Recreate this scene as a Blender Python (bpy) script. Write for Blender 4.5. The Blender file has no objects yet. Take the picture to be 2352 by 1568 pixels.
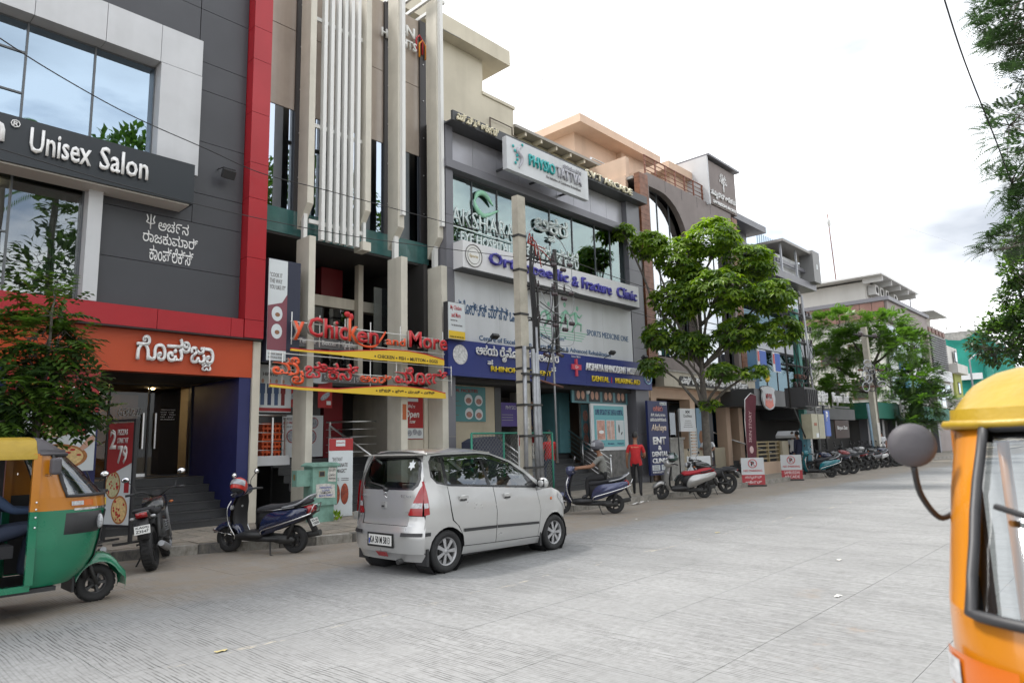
import bpy, bmesh, math, random
from mathutils import Vector, Matrix, Quaternion, noise
from mathutils.geometry import tessellate_polygon

random.seed(7)
S = bpy.context.scene
COL = S.collection
R = math.radians
pi = math.pi

# ------------------------------------------------------------------ camera
YAW, PITCH, ROLL, HC = R(46.98), R(8.60), R(-1.44), 1.63
_f = Vector((math.cos(PITCH) * math.sin(YAW), math.cos(PITCH) * math.cos(YAW), math.sin(PITCH)))
_r = _f.cross(Vector((0, 0, 1))).normalized()
_u = _r.cross(_f)
_r, _u = math.cos(ROLL) * _r + math.sin(ROLL) * _u, -math.sin(ROLL) * _r + math.cos(ROLL) * _u
CAM = Vector((0, 0, HC))
cam = bpy.data.cameras.new('camera')
cam.lens, cam.sensor_width, cam.sensor_fit = 24.0, 36.0, 'HORIZONTAL'
cam.clip_start, cam.clip_end = 0.05, 3000
cam.dof.use_dof = True; cam.dof.focus_distance = 11.0; cam.dof.aperture_fstop = 3.2
cam_o = bpy.data.objects.new('camera', cam)
COL.objects.link(cam_o)
cam_o.matrix_world = Matrix(((_r.x, _u.x, -_f.x, CAM.x), (_r.y, _u.y, -_f.y, CAM.y), (_r.z, _u.z, -_f.z, CAM.z), (0, 0, 0, 1)))
S.camera = cam_o

# photo pixel (2352 x 1568 grid) to a direction, then to a point on a known plane
def ray(x, y):
    return (x - 1176) * _r - (y - 784.1) * _u + 1568.0 * _f
def PY(x, y, Y):
    d = ray(x, y); return CAM + d * (Y / d.y)
def PX(x, y, X):
    d = ray(x, y); return CAM + d * (X / d.x)
def PZ(x, y, z=0.0):
    d = ray(x, y); return CAM + d * ((z - HC) / d.z)

# ------------------------------------------------------------------ sky, sun, exposure
SUN_EL, SUN_AZ = R(58), R(-25)          # azimuth measured from +Y towards +X
world = bpy.data.worlds.new('World'); S.world = world; world.use_nodes = True
nt = world.node_tree; nt.nodes.clear()
def N(t, typ, **kw):
    n = t.nodes.new(typ)
    for k, v in kw.items():
        if hasattr(n, k): setattr(n, k, v)
    return n
sky = N(nt, 'ShaderNodeTexSky', sky_type='NISHITA', sun_disc=False, sun_elevation=SUN_EL, sun_rotation=SUN_AZ, altitude=900, air_density=1.0, dust_density=2.0)
tc = N(nt, 'ShaderNodeTexCoord')
mp = N(nt, 'ShaderNodeMapping'); mp.inputs['Scale'].default_value = (1.0, 1.0, 3.0); mp.inputs['Location'].default_value = (5.3, 0.78, 2.05)
nz = N(nt, 'ShaderNodeTexNoise'); nz.inputs['Scale'].default_value = 2.3; nz.inputs['Detail'].default_value = 7; nz.inputs['Roughness'].default_value = 0.55
rp = N(nt, 'ShaderNodeValToRGB'); rp.color_ramp.elements[0].position = 0.31; rp.color_ramp.elements[1].position = 0.46
nz2 = N(nt, 'ShaderNodeTexNoise'); nz2.inputs['Scale'].default_value = 1.7; nz2.inputs['Detail'].default_value = 6
rp2 = N(nt, 'ShaderNodeValToRGB')
rp2.color_ramp.elements[0].position = 0.30; rp2.color_ramp.elements[0].color = (3.0, 3.25, 3.65, 1)
rp2.color_ramp.elements[1].position = 0.55; rp2.color_ramp.elements[1].color = (10.2, 10.3, 10.4, 1)
mx = N(nt, 'ShaderNodeMix', data_type='RGBA')
hz = N(nt, 'ShaderNodeMix', data_type='RGBA'); hz.inputs[0].default_value = 0.45
hz.inputs[7].default_value = (5.6, 6.3, 7.2, 1)
bg = N(nt, 'ShaderNodeBackground'); bg.inputs['Strength'].default_value = 0.1
ow = N(nt, 'ShaderNodeOutputWorld')
L = nt.links.new
L(tc.outputs['Generated'], mp.inputs['Vector']); L(mp.outputs[0], nz.inputs['Vector']); L(mp.outputs[0], nz2.inputs['Vector'])
L(nz.outputs[0], rp.inputs[0]); L(nz2.outputs[0], rp2.inputs[0])
L(sky.outputs[0], hz.inputs[6])
L(rp.outputs[0], mx.inputs[0]); L(hz.outputs[2], mx.inputs[6]); L(rp2.outputs[0], mx.inputs[7])
L(mx.outputs[2], bg.inputs['Color']); L(bg.outputs[0], ow.inputs[0])

sun = bpy.data.lights.new('sun', 'SUN'); sun.energy = 2.0; sun.angle = R(11); sun.color = (1.0, 0.96, 0.9)
sun_o = bpy.data.objects.new('sun', sun); COL.objects.link(sun_o)
_sd = Vector((math.cos(SUN_EL) * math.sin(SUN_AZ), math.cos(SUN_EL) * math.cos(SUN_AZ), math.sin(SUN_EL)))
sun_o.rotation_euler = (-_sd).to_track_quat('-Z', 'Y').to_euler()
S.view_settings.view_transform = 'Standard'; S.view_settings.look = 'None'; S.view_settings.gamma = 1.0
S.view_settings.use_curve_mapping = False
S.view_settings.exposure = 1.2
S.cycles.max_bounces = 6; S.cycles.diffuse_bounces = 3; S.cycles.glossy_bounces = 3
S.cycles.transmission_bounces = 4; S.cycles.transparent_max_bounces = 16
S.cycles.caustics_reflective = False; S.cycles.caustics_refractive = False
S.cycles.use_denoising = True

# ------------------------------------------------------------------ materials
MATS = {}
def M(name, col=(.5, .5, .5), rough=.6, metal=0., nz=None, col2=None, bump=None, coat=0., spec=.5, streak=None, emit=None, trans=0., alpha=None, sss=0.):
    """nz=(scale, amount) mottling; streak=(scale, amount) run-off stains; bump=(scale, strength)"""
    if name in MATS: return MATS[name]
    m = bpy.data.materials.new(name); m.use_nodes = True
    t = m.node_tree; b = t.nodes['Principled BSDF']
    if len(col) == 3: col = (*col, 1)
    b.inputs['Base Color'].default_value = col
    b.inputs['Roughness'].default_value = rough; b.inputs['Metallic'].default_value = metal
    b.inputs['Specular IOR Level'].default_value = spec
    b.inputs['Coat Weight'].default_value = coat; b.inputs['Coat Roughness'].default_value = .08
    if trans: b.inputs['Transmission Weight'].default_value = trans
    if alpha is not None: b.inputs['Alpha'].default_value = alpha
    if emit: b.inputs['Emission Color'].default_value = (*emit[:3], 1); b.inputs['Emission Strength'].default_value = emit[3]
    lk = t.links.new
    tcn = N(t, 'ShaderNodeTexCoord'); src = None
    if nz:
        n1 = N(t, 'ShaderNodeTexNoise'); n1.inputs['Scale'].default_value = nz[0]; n1.inputs['Detail'].default_value = 6; n1.inputs['Roughness'].default_value = .62
        lk(tcn.outputs['Object'], n1.inputs['Vector'])
        mr = N(t, 'ShaderNodeMapRange'); mr.inputs[1].default_value = .3; mr.inputs[2].default_value = .7
        lk(n1.outputs[0], mr.inputs[0])
        mixn = N(t, 'ShaderNodeMix', data_type='RGBA')
        c2 = col2 or tuple(c * (1 - nz[1]) for c in col[:3])
        c1 = col if col2 else tuple(min(1, c * (1 + nz[1] * .5)) for c in col[:3]) + (1,)
        mixn.inputs[6].default_value = c1; mixn.inputs[7].default_value = (*c2[:3], 1)
        lk(mr.outputs[0], mixn.inputs[0]); src = mixn.outputs[2]
        rr = N(t, 'ShaderNodeMapRange'); rr.inputs[3].default_value = max(0.02, rough - .1); rr.inputs[4].default_value = min(1, rough + .1)
        lk(n1.outputs[0], rr.inputs[0]); lk(rr.outputs[0], b.inputs['Roughness'])
    if streak:
        mpn = N(t, 'ShaderNodeMapping'); mpn.inputs['Scale'].default_value = (streak[0], streak[0], streak[0] * .08)
        lk(tcn.outputs['Object'], mpn.inputs[0])
        n2 = N(t, 'ShaderNodeTexNoise'); n2.inputs['Scale'].default_value = 1.0; n2.inputs['Detail'].default_value = 5
        lk(mpn.outputs[0], n2.inputs['Vector'])
        mr2 = N(t, 'ShaderNodeMapRange'); mr2.inputs[1].default_value = .5; mr2.inputs[2].default_value = .75; mr2.inputs[3].default_value = 0; mr2.inputs[4].default_value = streak[1]
        lk(n2.outputs[0], mr2.inputs[0])
        ms = N(t, 'ShaderNodeMix', data_type='RGBA')
        if src: lk(src, ms.inputs[6])
        else: ms.inputs[6].default_value = col
        ms.inputs[7].default_value = (col[0] * .35, col[1] * .33, col[2] * .3, 1)
        lk(mr2.outputs[0], ms.inputs[0]); src = ms.outputs[2]
    if src: lk(src, b.inputs['Base Color'])
    if bump:
        n3 = N(t, 'ShaderNodeTexNoise'); n3.inputs['Scale'].default_value = bump[0]; n3.inputs['Detail'].default_value = 4
        lk(tcn.outputs['Object'], n3.inputs['Vector'])
        bp = N(t, 'ShaderNodeBump'); bp.inputs['Strength'].default_value = bump[1]; bp.inputs['Distance'].default_value = .02
        lk(n3.outputs[0], bp.inputs['Height']); lk(bp.outputs[0], b.inputs['Normal'])
    MATS[name] = m
    return m

def glass(name, tint=(.55, .6, .6), refl=.35, rough=.01, wav=.0, boost=1.0, grow=.6, gcol=(.92, .96, 1.)):
    """window glass: tinted see-through with a mirror coat that grows at grazing angles"""
    if name in MATS: return MATS[name]
    m = bpy.data.materials.new(name); m.use_nodes = True
    t = m.node_tree; t.nodes.clear(); lk = t.links.new
    tr = N(t, 'ShaderNodeBsdfTransparent'); tr.inputs[0].default_value = (*tint, 1)
    gl = N(t, 'ShaderNodeBsdfGlossy'); gl.inputs['Roughness'].default_value = rough; gl.inputs[0].default_value = (*gcol, 1)
    lw = N(t, 'ShaderNodeLayerWeight'); lw.inputs[0].default_value = .35
    mr = N(t, 'ShaderNodeMapRange'); mr.inputs[3].default_value = refl; mr.inputs[4].default_value = min(1, refl + grow)
    ms = N(t, 'ShaderNodeMixShader'); o = N(t, 'ShaderNodeOutputMaterial')
    lk(lw.outputs['Fresnel'], mr.inputs[0]); lk(mr.outputs[0], ms.inputs[0]); lk(tr.outputs[0], ms.inputs[1]); lk(gl.outputs[0], ms.inputs[2]); lk(ms.outputs[0], o.inputs[0])
    if wav:
        tcn = N(t, 'ShaderNodeTexCoord')
        n3 = N(t, 'ShaderNodeTexNoise'); n3.inputs['Scale'].default_value = .9; n3.inputs['Detail'].default_value = 1
        lk(tcn.outputs['Object'], n3.inputs['Vector'])
        bp = N(t, 'ShaderNodeBump'); bp.inputs['Strength'].default_value = wav; bp.inputs['Distance'].default_value = .03
        lk(n3.outputs[0], bp.inputs['Height']); lk(bp.outputs[0], gl.inputs['Normal'])
    MATS[name] = m
    return m

# ------------------------------------------------------------------ mesh tools
def link(name, me, mat=None, parent=None, loc=None, rot=None):
    o = bpy.data.objects.new(name, me); COL.objects.link(o)
    if mat is not None and me is not None and not me.materials:
        for k in (mat if isinstance(mat, (list, tuple)) else [mat]): me.materials.append(k)
    if parent: o.parent = parent
    if loc is not None: o.location = loc
    if rot is not None: o.rotation_euler = rot
    return o

def tag(o, label=None, cat=None, group=None, kind=None):
    if label: o['label'] = label
    if cat: o['category'] = cat
    if group: o['group'] = group
    if kind: o['kind'] = kind
    return o

def thing(name, label, cat, loc=(0, 0, 0), rz=0, group=None):
    o = bpy.data.objects.new(name, None); COL.objects.link(o)
    o.empty_display_size = .1
    o.location = loc; o.rotation_euler = (0, 0, rz)
    return tag(o, label, cat, group)

def struct(name, me_o):
    me_o['kind'] = 'structure'; return me_o

def copy_tree(o, parent=None):
    c = o.copy(); COL.objects.link(c); c.parent = parent
    for ch in list(o.children): copy_tree(ch, c)
    return c

class MB:
    """collects shapes into one mesh"""
    def __init__(s): s.bm = bmesh.new(); s.mi = 0
    def _fin(s, verts, mtx=None, smooth=False):
        if mtx is not None: bmesh.ops.transform(s.bm, matrix=mtx, verts=verts)
        fs = set(f for v in verts for f in v.link_faces)
        for f in fs: f.smooth = smooth; f.material_index = s.mi
        return s
    def box(s, x0, x1, y0, y1, z0, z1, mtx=None):
        v = [s.bm.verts.new((x, y, z)) for z in (z0, z1) for y in (y0, y1) for x in (x0, x1)]
        for q in ((0, 2, 3, 1), (4, 5, 7, 6), (0, 1, 5, 4), (2, 6, 7, 3), (0, 4, 6, 2), (1, 3, 7, 5)):
            s.bm.faces.new([v[i] for i in q])
        return s._fin(v, mtx)
    def prism(s, pts, a0, a1, axis='y', mtx=None, smooth=False):
        """polygon in the plane across `axis`, swept from a0 to a1.  y: pts=(x,z), x: pts=(y,z), z: pts=(x,y)"""
        def mk(p, a):
            return {'y': (p[0], a, p[1]), 'x': (a, p[0], p[1]), 'z': (p[0], p[1], a)}[axis]
        A = [s.bm.verts.new(mk(p, a0)) for p in pts]; B = [s.bm.verts.new(mk(p, a1)) for p in pts]
        n = len(pts)
        s.bm.faces.new(A[::-1]); s.bm.faces.new(B)
        sides = []
        for i in range(n): sides.append(s.bm.faces.new((A[i], A[(i + 1) % n], B[(i + 1) % n], B[i])))
        s._fin(A + B, mtx)
        if smooth:
            for f in sides: f.smooth = True
        return s
    def tube(s, pts, r, seg=8, cap=True, closed=False, smooth=True):
        """tube along a polyline; r = number or list"""
        pts = [Vector(p) for p in pts]; n = len(pts)
        rs = r if isinstance(r, (list, tuple)) else [r] * n
        rings = []; up = None
        for i, p in enumerate(pts):
            if closed: d = (pts[(i + 1) % n] - pts[i - 1])
            elif i == 0: d = pts[1] - pts[0]
            elif i == n - 1: d = pts[-1] - pts[-2]
            else: d = (pts[i + 1] - p).normalized() + (p - pts[i - 1]).normalized()
            if d.length < 1e-9: d = Vector((0, 0, 1))
            d.normalize()
            if up is None:
                up = Vector((0, 0, 1)) if abs(d.z) < .9 else Vector((1, 0, 0))
            a = d.cross(up)
            if a.length < 1e-6: a = d.cross(Vector((0, 1, 0)))
            a.normalize(); b = a.cross(d).normalized(); up = b
            rings.append([s.bm.verts.new(p + rs[i] * (math.cos(2 * pi * k / seg) * a + math.sin(2 * pi * k / seg) * b)) for k in range(seg)])
        m = n if closed else n - 1
        for i in range(m):
            A, B = rings[i], rings[(i + 1) % n]
            for k in range(seg):
                f = s.bm.faces.new((A[k], A[(k + 1) % seg], B[(k + 1) % seg], B[k])); f.smooth = smooth; f.material_index = s.mi
        if cap and not closed:
            f = s.bm.faces.new(rings[0][::-1]); f.material_index = s.mi
            f = s.bm.faces.new(rings[-1]); f.material_index = s.mi
        return s
    def lathe(s, prof, seg=20, mtx=None, smooth=True, a0=0, a1=2 * pi):
        """profile [(r, h)] turned about local z"""
        full = abs(a1 - a0 - 2 * pi) < 1e-6
        cnt = seg if full else seg + 1
        rings = []; vs = []
        for r, h in prof:
            if r < 1e-6:
                v = s.bm.verts.new((0, 0, h)); rings.append([v] * cnt); vs.append(v)
            else:
                ring = [s.bm.verts.new((r * math.cos(a0 + (a1 - a0) * k / seg), r * math.sin(a0 + (a1 - a0) * k / seg), h)) for k in range(cnt)]
                rings.append(ring); vs += ring
        for A, B in zip(rings, rings[1:]):
            for k in range(seg):
                q = [A[k], A[(k + 1) % cnt], B[(k + 1) % cnt], B[k]]
                q2 = []
                for v in q:
                    if v not in q2: q2.append(v)
                if len(q2) > 2:
                    try: s.bm.faces.new(q2)
                    except ValueError: pass
        return s._fin(vs, mtx, smooth)
    def ball(s, c, r, seg=12, rings=8, mtx=None):
        r = r if isinstance(r, (list, tuple)) else (r, r, r)
        prof = [(math.sin(pi * i / rings), -math.cos(pi * i / rings)) for i in range(rings + 1)]
        prof[0] = (0, -1); prof[-1] = (0, 1)
        mm = Matrix.Translation(c) @ (mtx or Matrix()) @ Matrix.Diagonal((*r, 1))
        return s.lathe(prof, seg, mm)
    def quad(s, *p, smooth=False):
        v = [s.bm.verts.new(q) for q in p]; f = s.bm.faces.new(v); f.material_index = s.mi; f.smooth = smooth; return s
    def grid(s, rows, smooth=True, closed_u=False):
        """rows of points -> quads"""
        V = [[s.bm.verts.new(p) for p in row] for row in rows]
        for A, B in zip(V, V[1:]):
            n = len(A)
            for k in range(n if closed_u else n - 1):
                f = s.bm.faces.new((A[k], A[(k + 1) % n], B[(k + 1) % n], B[k])); f.smooth = smooth; f.material_index = s.mi
        return s
    def bevel(s, w, seg=2, ang=30):
        es = [e for e in s.bm.edges if len(e.link_faces) == 2 and e.calc_face_angle(0) > R(ang)]
        bmesh.ops.bevel(s.bm, geom=es, offset=w, segments=seg, profile=.5, affect='EDGES', clamp_overlap=True)
        return s
    def mesh(s, name='m', normals=True):
        if normals: bmesh.ops.recalc_face_normals(s.bm, faces=s.bm.faces)
        me = bpy.data.meshes.new(name); s.bm.to_mesh(me); s.bm.free(); return me
    def build(s, name, mat, parent=None, loc=None, rot=None, normals=True):
        return link(name, s.mesh(name, normals), mat, parent, loc, rot)

def box(name, x0, x1, y0, y1, z0, z1, mat, parent=None, bev=0.):
    m = MB().box(x0, x1, y0, y1, z0, z1)
    if bev: m.bevel(bev, 1)
    return m.build(name, mat, parent)

UNIT = {}
def ubox(name, c, d, mat, parent=None, rz=0):
    """box piece that shares one unit mesh per material (for alike pieces)"""
    k = mat.name
    if k not in UNIT:
        me = MB().box(-.5, .5, -.5, .5, -.5, .5).mesh('piece'); me.materials.append(mat); UNIT[k] = me
    o = link(name, UNIT[k], None, parent, c, (0, 0, rz)); o.scale = d
    return o

def drape(poly, fn, holes=(), step=.12, axes=(0, 1)):
    """fill a 2D polygon (with holes), cut it into cells, map (u,v)->3D by fn.  returns bmesh"""
    loops = [[Vector((p[0], p[1], 0)) for p in poly]] + [[Vector((p[0], p[1], 0)) for p in h] for h in holes]
    flat = [p for l in loops for p in l]
    tris = tessellate_polygon(loops)
    bm = bmesh.new(); vs = [bm.verts.new(p) for p in flat]
    for a, b, c in tris:
        try: bm.faces.new((vs[a], vs[b], vs[c]))
        except ValueError: pass
    lo = [min(p[i] for p in flat) for i in (0, 1)]; hi = [max(p[i] for p in flat) for i in (0, 1)]
    for i in axes:
        k = lo[i] + step
        while k < hi[i] - step * .3:
            co = Vector((0, 0, 0)); co[i] = k; no = Vector((0, 0, 0)); no[i] = 1
            bmesh.ops.bisect_plane(bm, geom=bm.verts[:] + bm.edges[:] + bm.faces[:], dist=1e-5, plane_co=co, plane_no=no)
            k += step
    for v in bm.verts: v.co = Vector(fn(v.co.x, v.co.y))
    for f in bm.faces: f.smooth = True
    return bm

def bm_obj(name, bm, mat, parent=None, flip=False):
    bm.normal_update()
    if flip: bmesh.ops.reverse_faces(bm, faces=bm.faces)
    me = bpy.data.meshes.new(name); bm.to_mesh(me); bm.free()
    return link(name, me, mat, parent)

# ------------------------------------------------------------------ lettering
SCR = bpy.data.scenes.new('scratch')
def evaluated(o):
    """mesh of an object after its modifiers, worked out in an empty scratch scene (fast)"""
    SCR.collection.objects.link(o); vl = SCR.view_layers[0]; vl.update(); dg = vl.depsgraph
    me = bpy.data.meshes.new_from_object(o.evaluated_get(dg)); SCR.collection.objects.unlink(o); return me
def text(name, body, mat, parent, origin, width=None, height=None, depth=.01, bold=0., spacing=1., shear=0., right=(1, 0, 0), up=(0, 0, 1), align='L', subs=()):
    """lettering whose lower left corner of its bounding box sits at origin, on the plane right/up; extruded towards the viewer"""
    def raw(txt):
        c = bpy.data.curves.new('lettering', 'FONT'); c.body = txt; c.offset = bold; c.space_character = spacing; c.shear = shear; c.resolution_u = 2
        o = bpy.data.objects.new('lettering', c); me = evaluated(o)
        bpy.data.objects.remove(o); bpy.data.curves.remove(c)
        bm = bmesh.new(); bm.from_mesh(me); bpy.data.meshes.remove(me); return bm
    bm = raw(body)
    for idx, g in subs:
        pre = raw(body[:idx + 1]); x1 = max((v.co.x for v in pre.verts), default=0); pre.free()
        sb = raw(g); tmp = bpy.data.meshes.new('t')
        bmesh.ops.transform(sb, matrix=Matrix.Translation((x1 - .36, -.42, 0)) @ Matrix.Scale(.55, 4), verts=sb.verts)
        sb.to_mesh(tmp); sb.free(); bm.from_mesh(tmp); bpy.data.meshes.remove(tmp)
    bmesh.ops.remove_doubles(bm, verts=bm.verts, dist=1e-5)
    # every island its own small step in depth so that overlapping strokes are never coplanar
    comp = {}; k = 0
    for v in bm.verts:
        if v in comp: continue
        st = [v]; comp[v] = k
        while st:
            q = st.pop()
            for e in q.link_edges:
                w = e.other_vert(q)
                if w not in comp: comp[w] = k; st.append(w)
        k += 1
    xs = [v.co.x for v in bm.verts]; ys = [v.co.y for v in bm.verts]
    x0, x1, y0, y1 = min(xs), max(xs), min(ys), max(ys)
    sx = width / (x1 - x0) if width else None; sy = height / (y1 - y0) if height else None
    sx = sx or sy; sy = sy or sx
    jit = {v: comp[v] % 6 for v in bm.verts}
    front = bm.faces[:]
    top = {v: jit[v] for v in bm.verts}
    ret = bmesh.ops.extrude_face_region(bm, geom=front)
    newv = [g for g in ret['geom'] if isinstance(g, bmesh.types.BMVert)]
    newset = set(newv)
    for v in newv:
        j = comp.get(v)
    Rv, Uv = Vector(right).normalized(), Vector(up).normalized(); Nv = Rv.cross(Uv).normalized()
    O = Vector(origin)
    # island of new verts: follow edges back to an old vertex
    for v in newv:
        for e in v.link_edges:
            w = e.other_vert(v)
            if w in comp and w not in newset: top[v] = jit[w]; break
    ext = (x1 - x0) * sx
    sh = {'L': 0, 'C': -ext / 2, 'R': -ext}[align]
    for v in bm.verts:
        d = (depth + top.get(v, 0) * min(.0006, depth * .08)) if v in newset else 0
        v.co = O + Rv * ((v.co.x - x0) * sx + sh) + Uv * ((v.co.y - y0) * sy) + Nv * d
    bmesh.ops.recalc_face_normals(bm, faces=bm.faces)
    me = bpy.data.meshes.new(name); bm.to_mesh(me); bm.free()
    return link(name, me, mat, parent)

def smooth_poly(pts, n=4, closed=True):
    """Catmull-Rom through 2D/3D points"""
    P = [Vector(p) for p in pts]; out = []; m = len(P)
    rng = range(m) if closed else range(m - 1)
    for i in rng:
        p0, p1, p2, p3 = (P[(i - 1) % m], P[i], P[(i + 1) % m], P[(i + 2) % m]) if closed else (P[max(i - 1, 0)], P[i], P[i + 1], P[min(i + 2, m - 1)])
        for k in range(n):
            t = k / n
            out.append(.5 * ((2 * p1) + (p2 - p0) * t + (2 * p0 - 5 * p1 + 4 * p2 - p3) * t * t + (3 * p1 - p0 - 3 * p2 + p3) * t ** 3))
    if not closed: out.append(P[-1])
    return out
# ================================================================== ground, road, pavement
def road_material():
    m = bpy.data.materials.new('concrete_road'); m.use_nodes = True; MATS['concrete_road'] = m
    t = m.node_tree; b = t.nodes['Principled BSDF']; lk = t.links.new
    g = N(t, 'ShaderNodeNewGeometry'); sp = N(t, 'ShaderNodeSeparateXYZ'); lk(g.outputs['Position'], sp.inputs[0])
    def noise(scale, detail=4, rough=.5, stretch=None):
        n = N(t, 'ShaderNodeTexNoise'); n.inputs['Scale'].default_value = scale; n.inputs['Detail'].default_value = detail; n.inputs['Roughness'].default_value = rough
        if stretch:
            mp = N(t, 'ShaderNodeMapping'); mp.inputs['Scale'].default_value = stretch; lk(g.outputs['Position'], mp.inputs[0]); lk(mp.outputs[0], n.inputs['Vector'])
        else: lk(g.outputs['Position'], n.inputs['Vector'])
        return n.outputs[0]
    def mth(op, a, c=None, d=None):
        n = N(t, 'ShaderNodeMath', operation=op)
        for i, v in enumerate((a, c, d)):
            if v is None: continue
            if isinstance(v, (int, float)): n.inputs[i].default_value = v
            else: lk(v, n.inputs[i])
        return n.outputs[0]
    def mr(v, a, c, o0=0., o1=1.):
        n = N(t, 'ShaderNodeMapRange', interpolation_type='SMOOTHSTEP'); n.inputs[1].default_value = a; n.inputs[2].default_value = c; n.inputs[3].default_value = o0; n.inputs[4].default_value = o1
        lk(v, n.inputs[0]); return n.outputs[0]
    def mix(f, a, c):
        n = N(t, 'ShaderNodeMix', data_type='RGBA'); lk(f, n.inputs[0])
        for i, v in ((6, a), (7, c)):
            if isinstance(v, tuple): n.inputs[i].default_value = (*v, 1)
            else: lk(v, n.inputs[i])
        return n.outputs[2]
    X, Y = sp.outputs[0], sp.outputs[1]
    base = mix(mr(noise(.55, 5, .6), .3, .7), (.32, .322, .323), (.265, .267, .268))
    base = mix(mr(noise(14, 5, .7), .35, .75), base, (.222, .222, .22))
    # tined grooves across the road, worn away in patches
    wob = mth('MULTIPLY', noise(.9, 2), .10)
    fine = mth('MULTIPLY', noise(9, 2, .5, (1, .3, 1)), .012)
    ph = mth('MULTIPLY', mth('ADD', mth('ADD', X, wob), fine), 2 * pi / .032)
    gr = mr(mth('SINE', ph), .25, .75)
    patch = mth('MULTIPLY', mr(noise(1.2, 4, .6, (1.4, .5, 1)), .38, .62, .25, 1.0), mr(noise(7, 3, .6, (6., .35, 1)), .40, .56))
    grm = mth('MULTIPLY', gr, patch)
    base = mix(mth('MULTIPLY', grm, .88), base, (.075, .075, .075))
    # tan dust along the kerb side
    dust = mr(mth('ADD', Y, mth('MULTIPLY', noise(.9, 6, .65, (.35, 1, 1)), 2.6)), 9.0, 10.1)
    base = mix(mth('MULTIPLY', dust, mr(noise(3.5, 5, .6), .2, .75, .95, .45)), base, (.27, .222, .17))
    sp2 = mth('MULTIPLY', mr(noise(1.1, 6, .7), .60, .72), mr(Y, 3.6, 2.0))
    base = mix(mth('MULTIPLY', sp2, .55), base, (.30, .22, .155))
    # oil stains where wheels run
    oil = mth('MULTIPLY', mr(noise(.8, 5, .6, (.25, 1.6, 1)), .60, .74), .35)
    base = mix(oil, base, (.14, .14, .14))
    # worn yellow-white line on the middle joint
    ln = mth('MULTIPLY', mr(mth('ABSOLUTE', mth('SUBTRACT', Y, 5.80)), .075, .045), mr(noise(3.2, 6, .7, (.8, 3, 1)), .56, .64))
    base = mix(mth('MULTIPLY', ln, .5), base, (.60, .52, .38))
    lk(base, b.inputs['Base Color']); b.inputs['Roughness'].default_value = .82; b.inputs['Specular IOR Level'].default_value = .35
    h = mth('SUBTRACT', mth('MULTIPLY', noise(60, 3), .35), grm)
    bp = N(t, 'ShaderNodeBump'); bp.inputs['Strength'].default_value = .5; bp.inputs['Distance'].default_value = .004
    lk(h, bp.inputs['Height']); lk(bp.outputs[0], b.inputs['Normal'])
    return m
m_road = road_material()

struct('ground', MB().quad((-400, -400, -.08), (900, -400, -.08), (900, 400, -.08), (-400, 400, -.08)).build('ground', M('bare_earth', (.26, .22, .17), .95, nz=(.6, .3))))
road = struct('road', MB().quad((-120, -7.2, -.012), (620, -7.2, -.012), (620, 12.6, -.012), (-120, 12.6, -.012)).build('road', m_road))
DX, DY = 1.25, 1.12
slab = MB().box(-.623, .623, -.558, .558, -.02, 0).mesh('slab'); slab.materials.append(m_road)
for j in range(9):
    for i in range(-1, 27):
        cx, cy = .6 + DX * i + DX / 2, .28 + DY * j + DY / 2
        link('concrete_slab', slab, None, road, (cx, cy, 0 + random.uniform(-.0015, .0)))
far_road = MB()
far_road.quad((34.4, -7.2, 0), (620, -7.2, 0), (620, 10.3, 0), (34.4, 10.3, 0))
far_road.build('far_carriageway', m_road, road)

# kerb line (bulges towards the shops on the left)
KERB = [(-30, 12.5), (0, 12.3), (3.75, 12.08), (5.2, 11.62), (6.3, 11.0), (7.4, 10.66), (9, 10.6), (30, 10.6), (60, 10.7), (620, 12.0)]
def kerb_y(x):
    for (x0, y0), (x1, y1) in zip(KERB, KERB[1:]):
        if x0 <= x <= x1: return y0 + (y1 - y0) * (x - x0) / (x1 - x0)
    return 10.7
m_pave = M('pavement_concrete', (.28, .25, .21), .9, nz=(3.0, .35), bump=(40, .3))
pv = MB()
xs = [-30 + .6 * i for i in range(60)] + [6 + 1.5 * i for i in range(40)] + [70, 100, 200, 400, 620]
rows = [[(x, kerb_y(x) + .14, .118) for x in xs], [(x, 22, .118) for x in xs]]
pv.grid(rows, smooth=False)
pavement = struct('pavement', pv.build('pavement', m_pave))
# pavers near the shops, one by one
mp_ = [M('paver_a', (.29, .255, .21), .92, nz=(9, .3), bump=(60, .3)), M('paver_b', (.25, .225, .19), .92, nz=(9, .35), bump=(60, .3)), M('paver_c', (.32, .28, .235), .92, nz=(9, .3), bump=(60, .3))]
pmesh = []
for mm in mp_:
    me = MB().box(-.194, .194, -.194, .194, -.02, .012).mesh('paver'); me.materials.append(mm); pmesh.append(me)
rnd = random.Random(3)
for i in range(36):
    x = 2.0 + .4 * i
    for j in range(9):
        y = 14.2 - .4 * j
        if y - .2 < kerb_y(x) + .2 or y - .2 < kerb_y(x + .2) + .2 or y - .2 < kerb_y(x - .2) + .2: continue
        o = link('paver', pmesh[rnd.randrange(3)], None, pavement, (x, y, .12 + rnd.uniform(-.002, .004)), (rnd.uniform(-.006, .006), rnd.uniform(-.006, .006), rnd.uniform(-.01, .01)))
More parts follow.
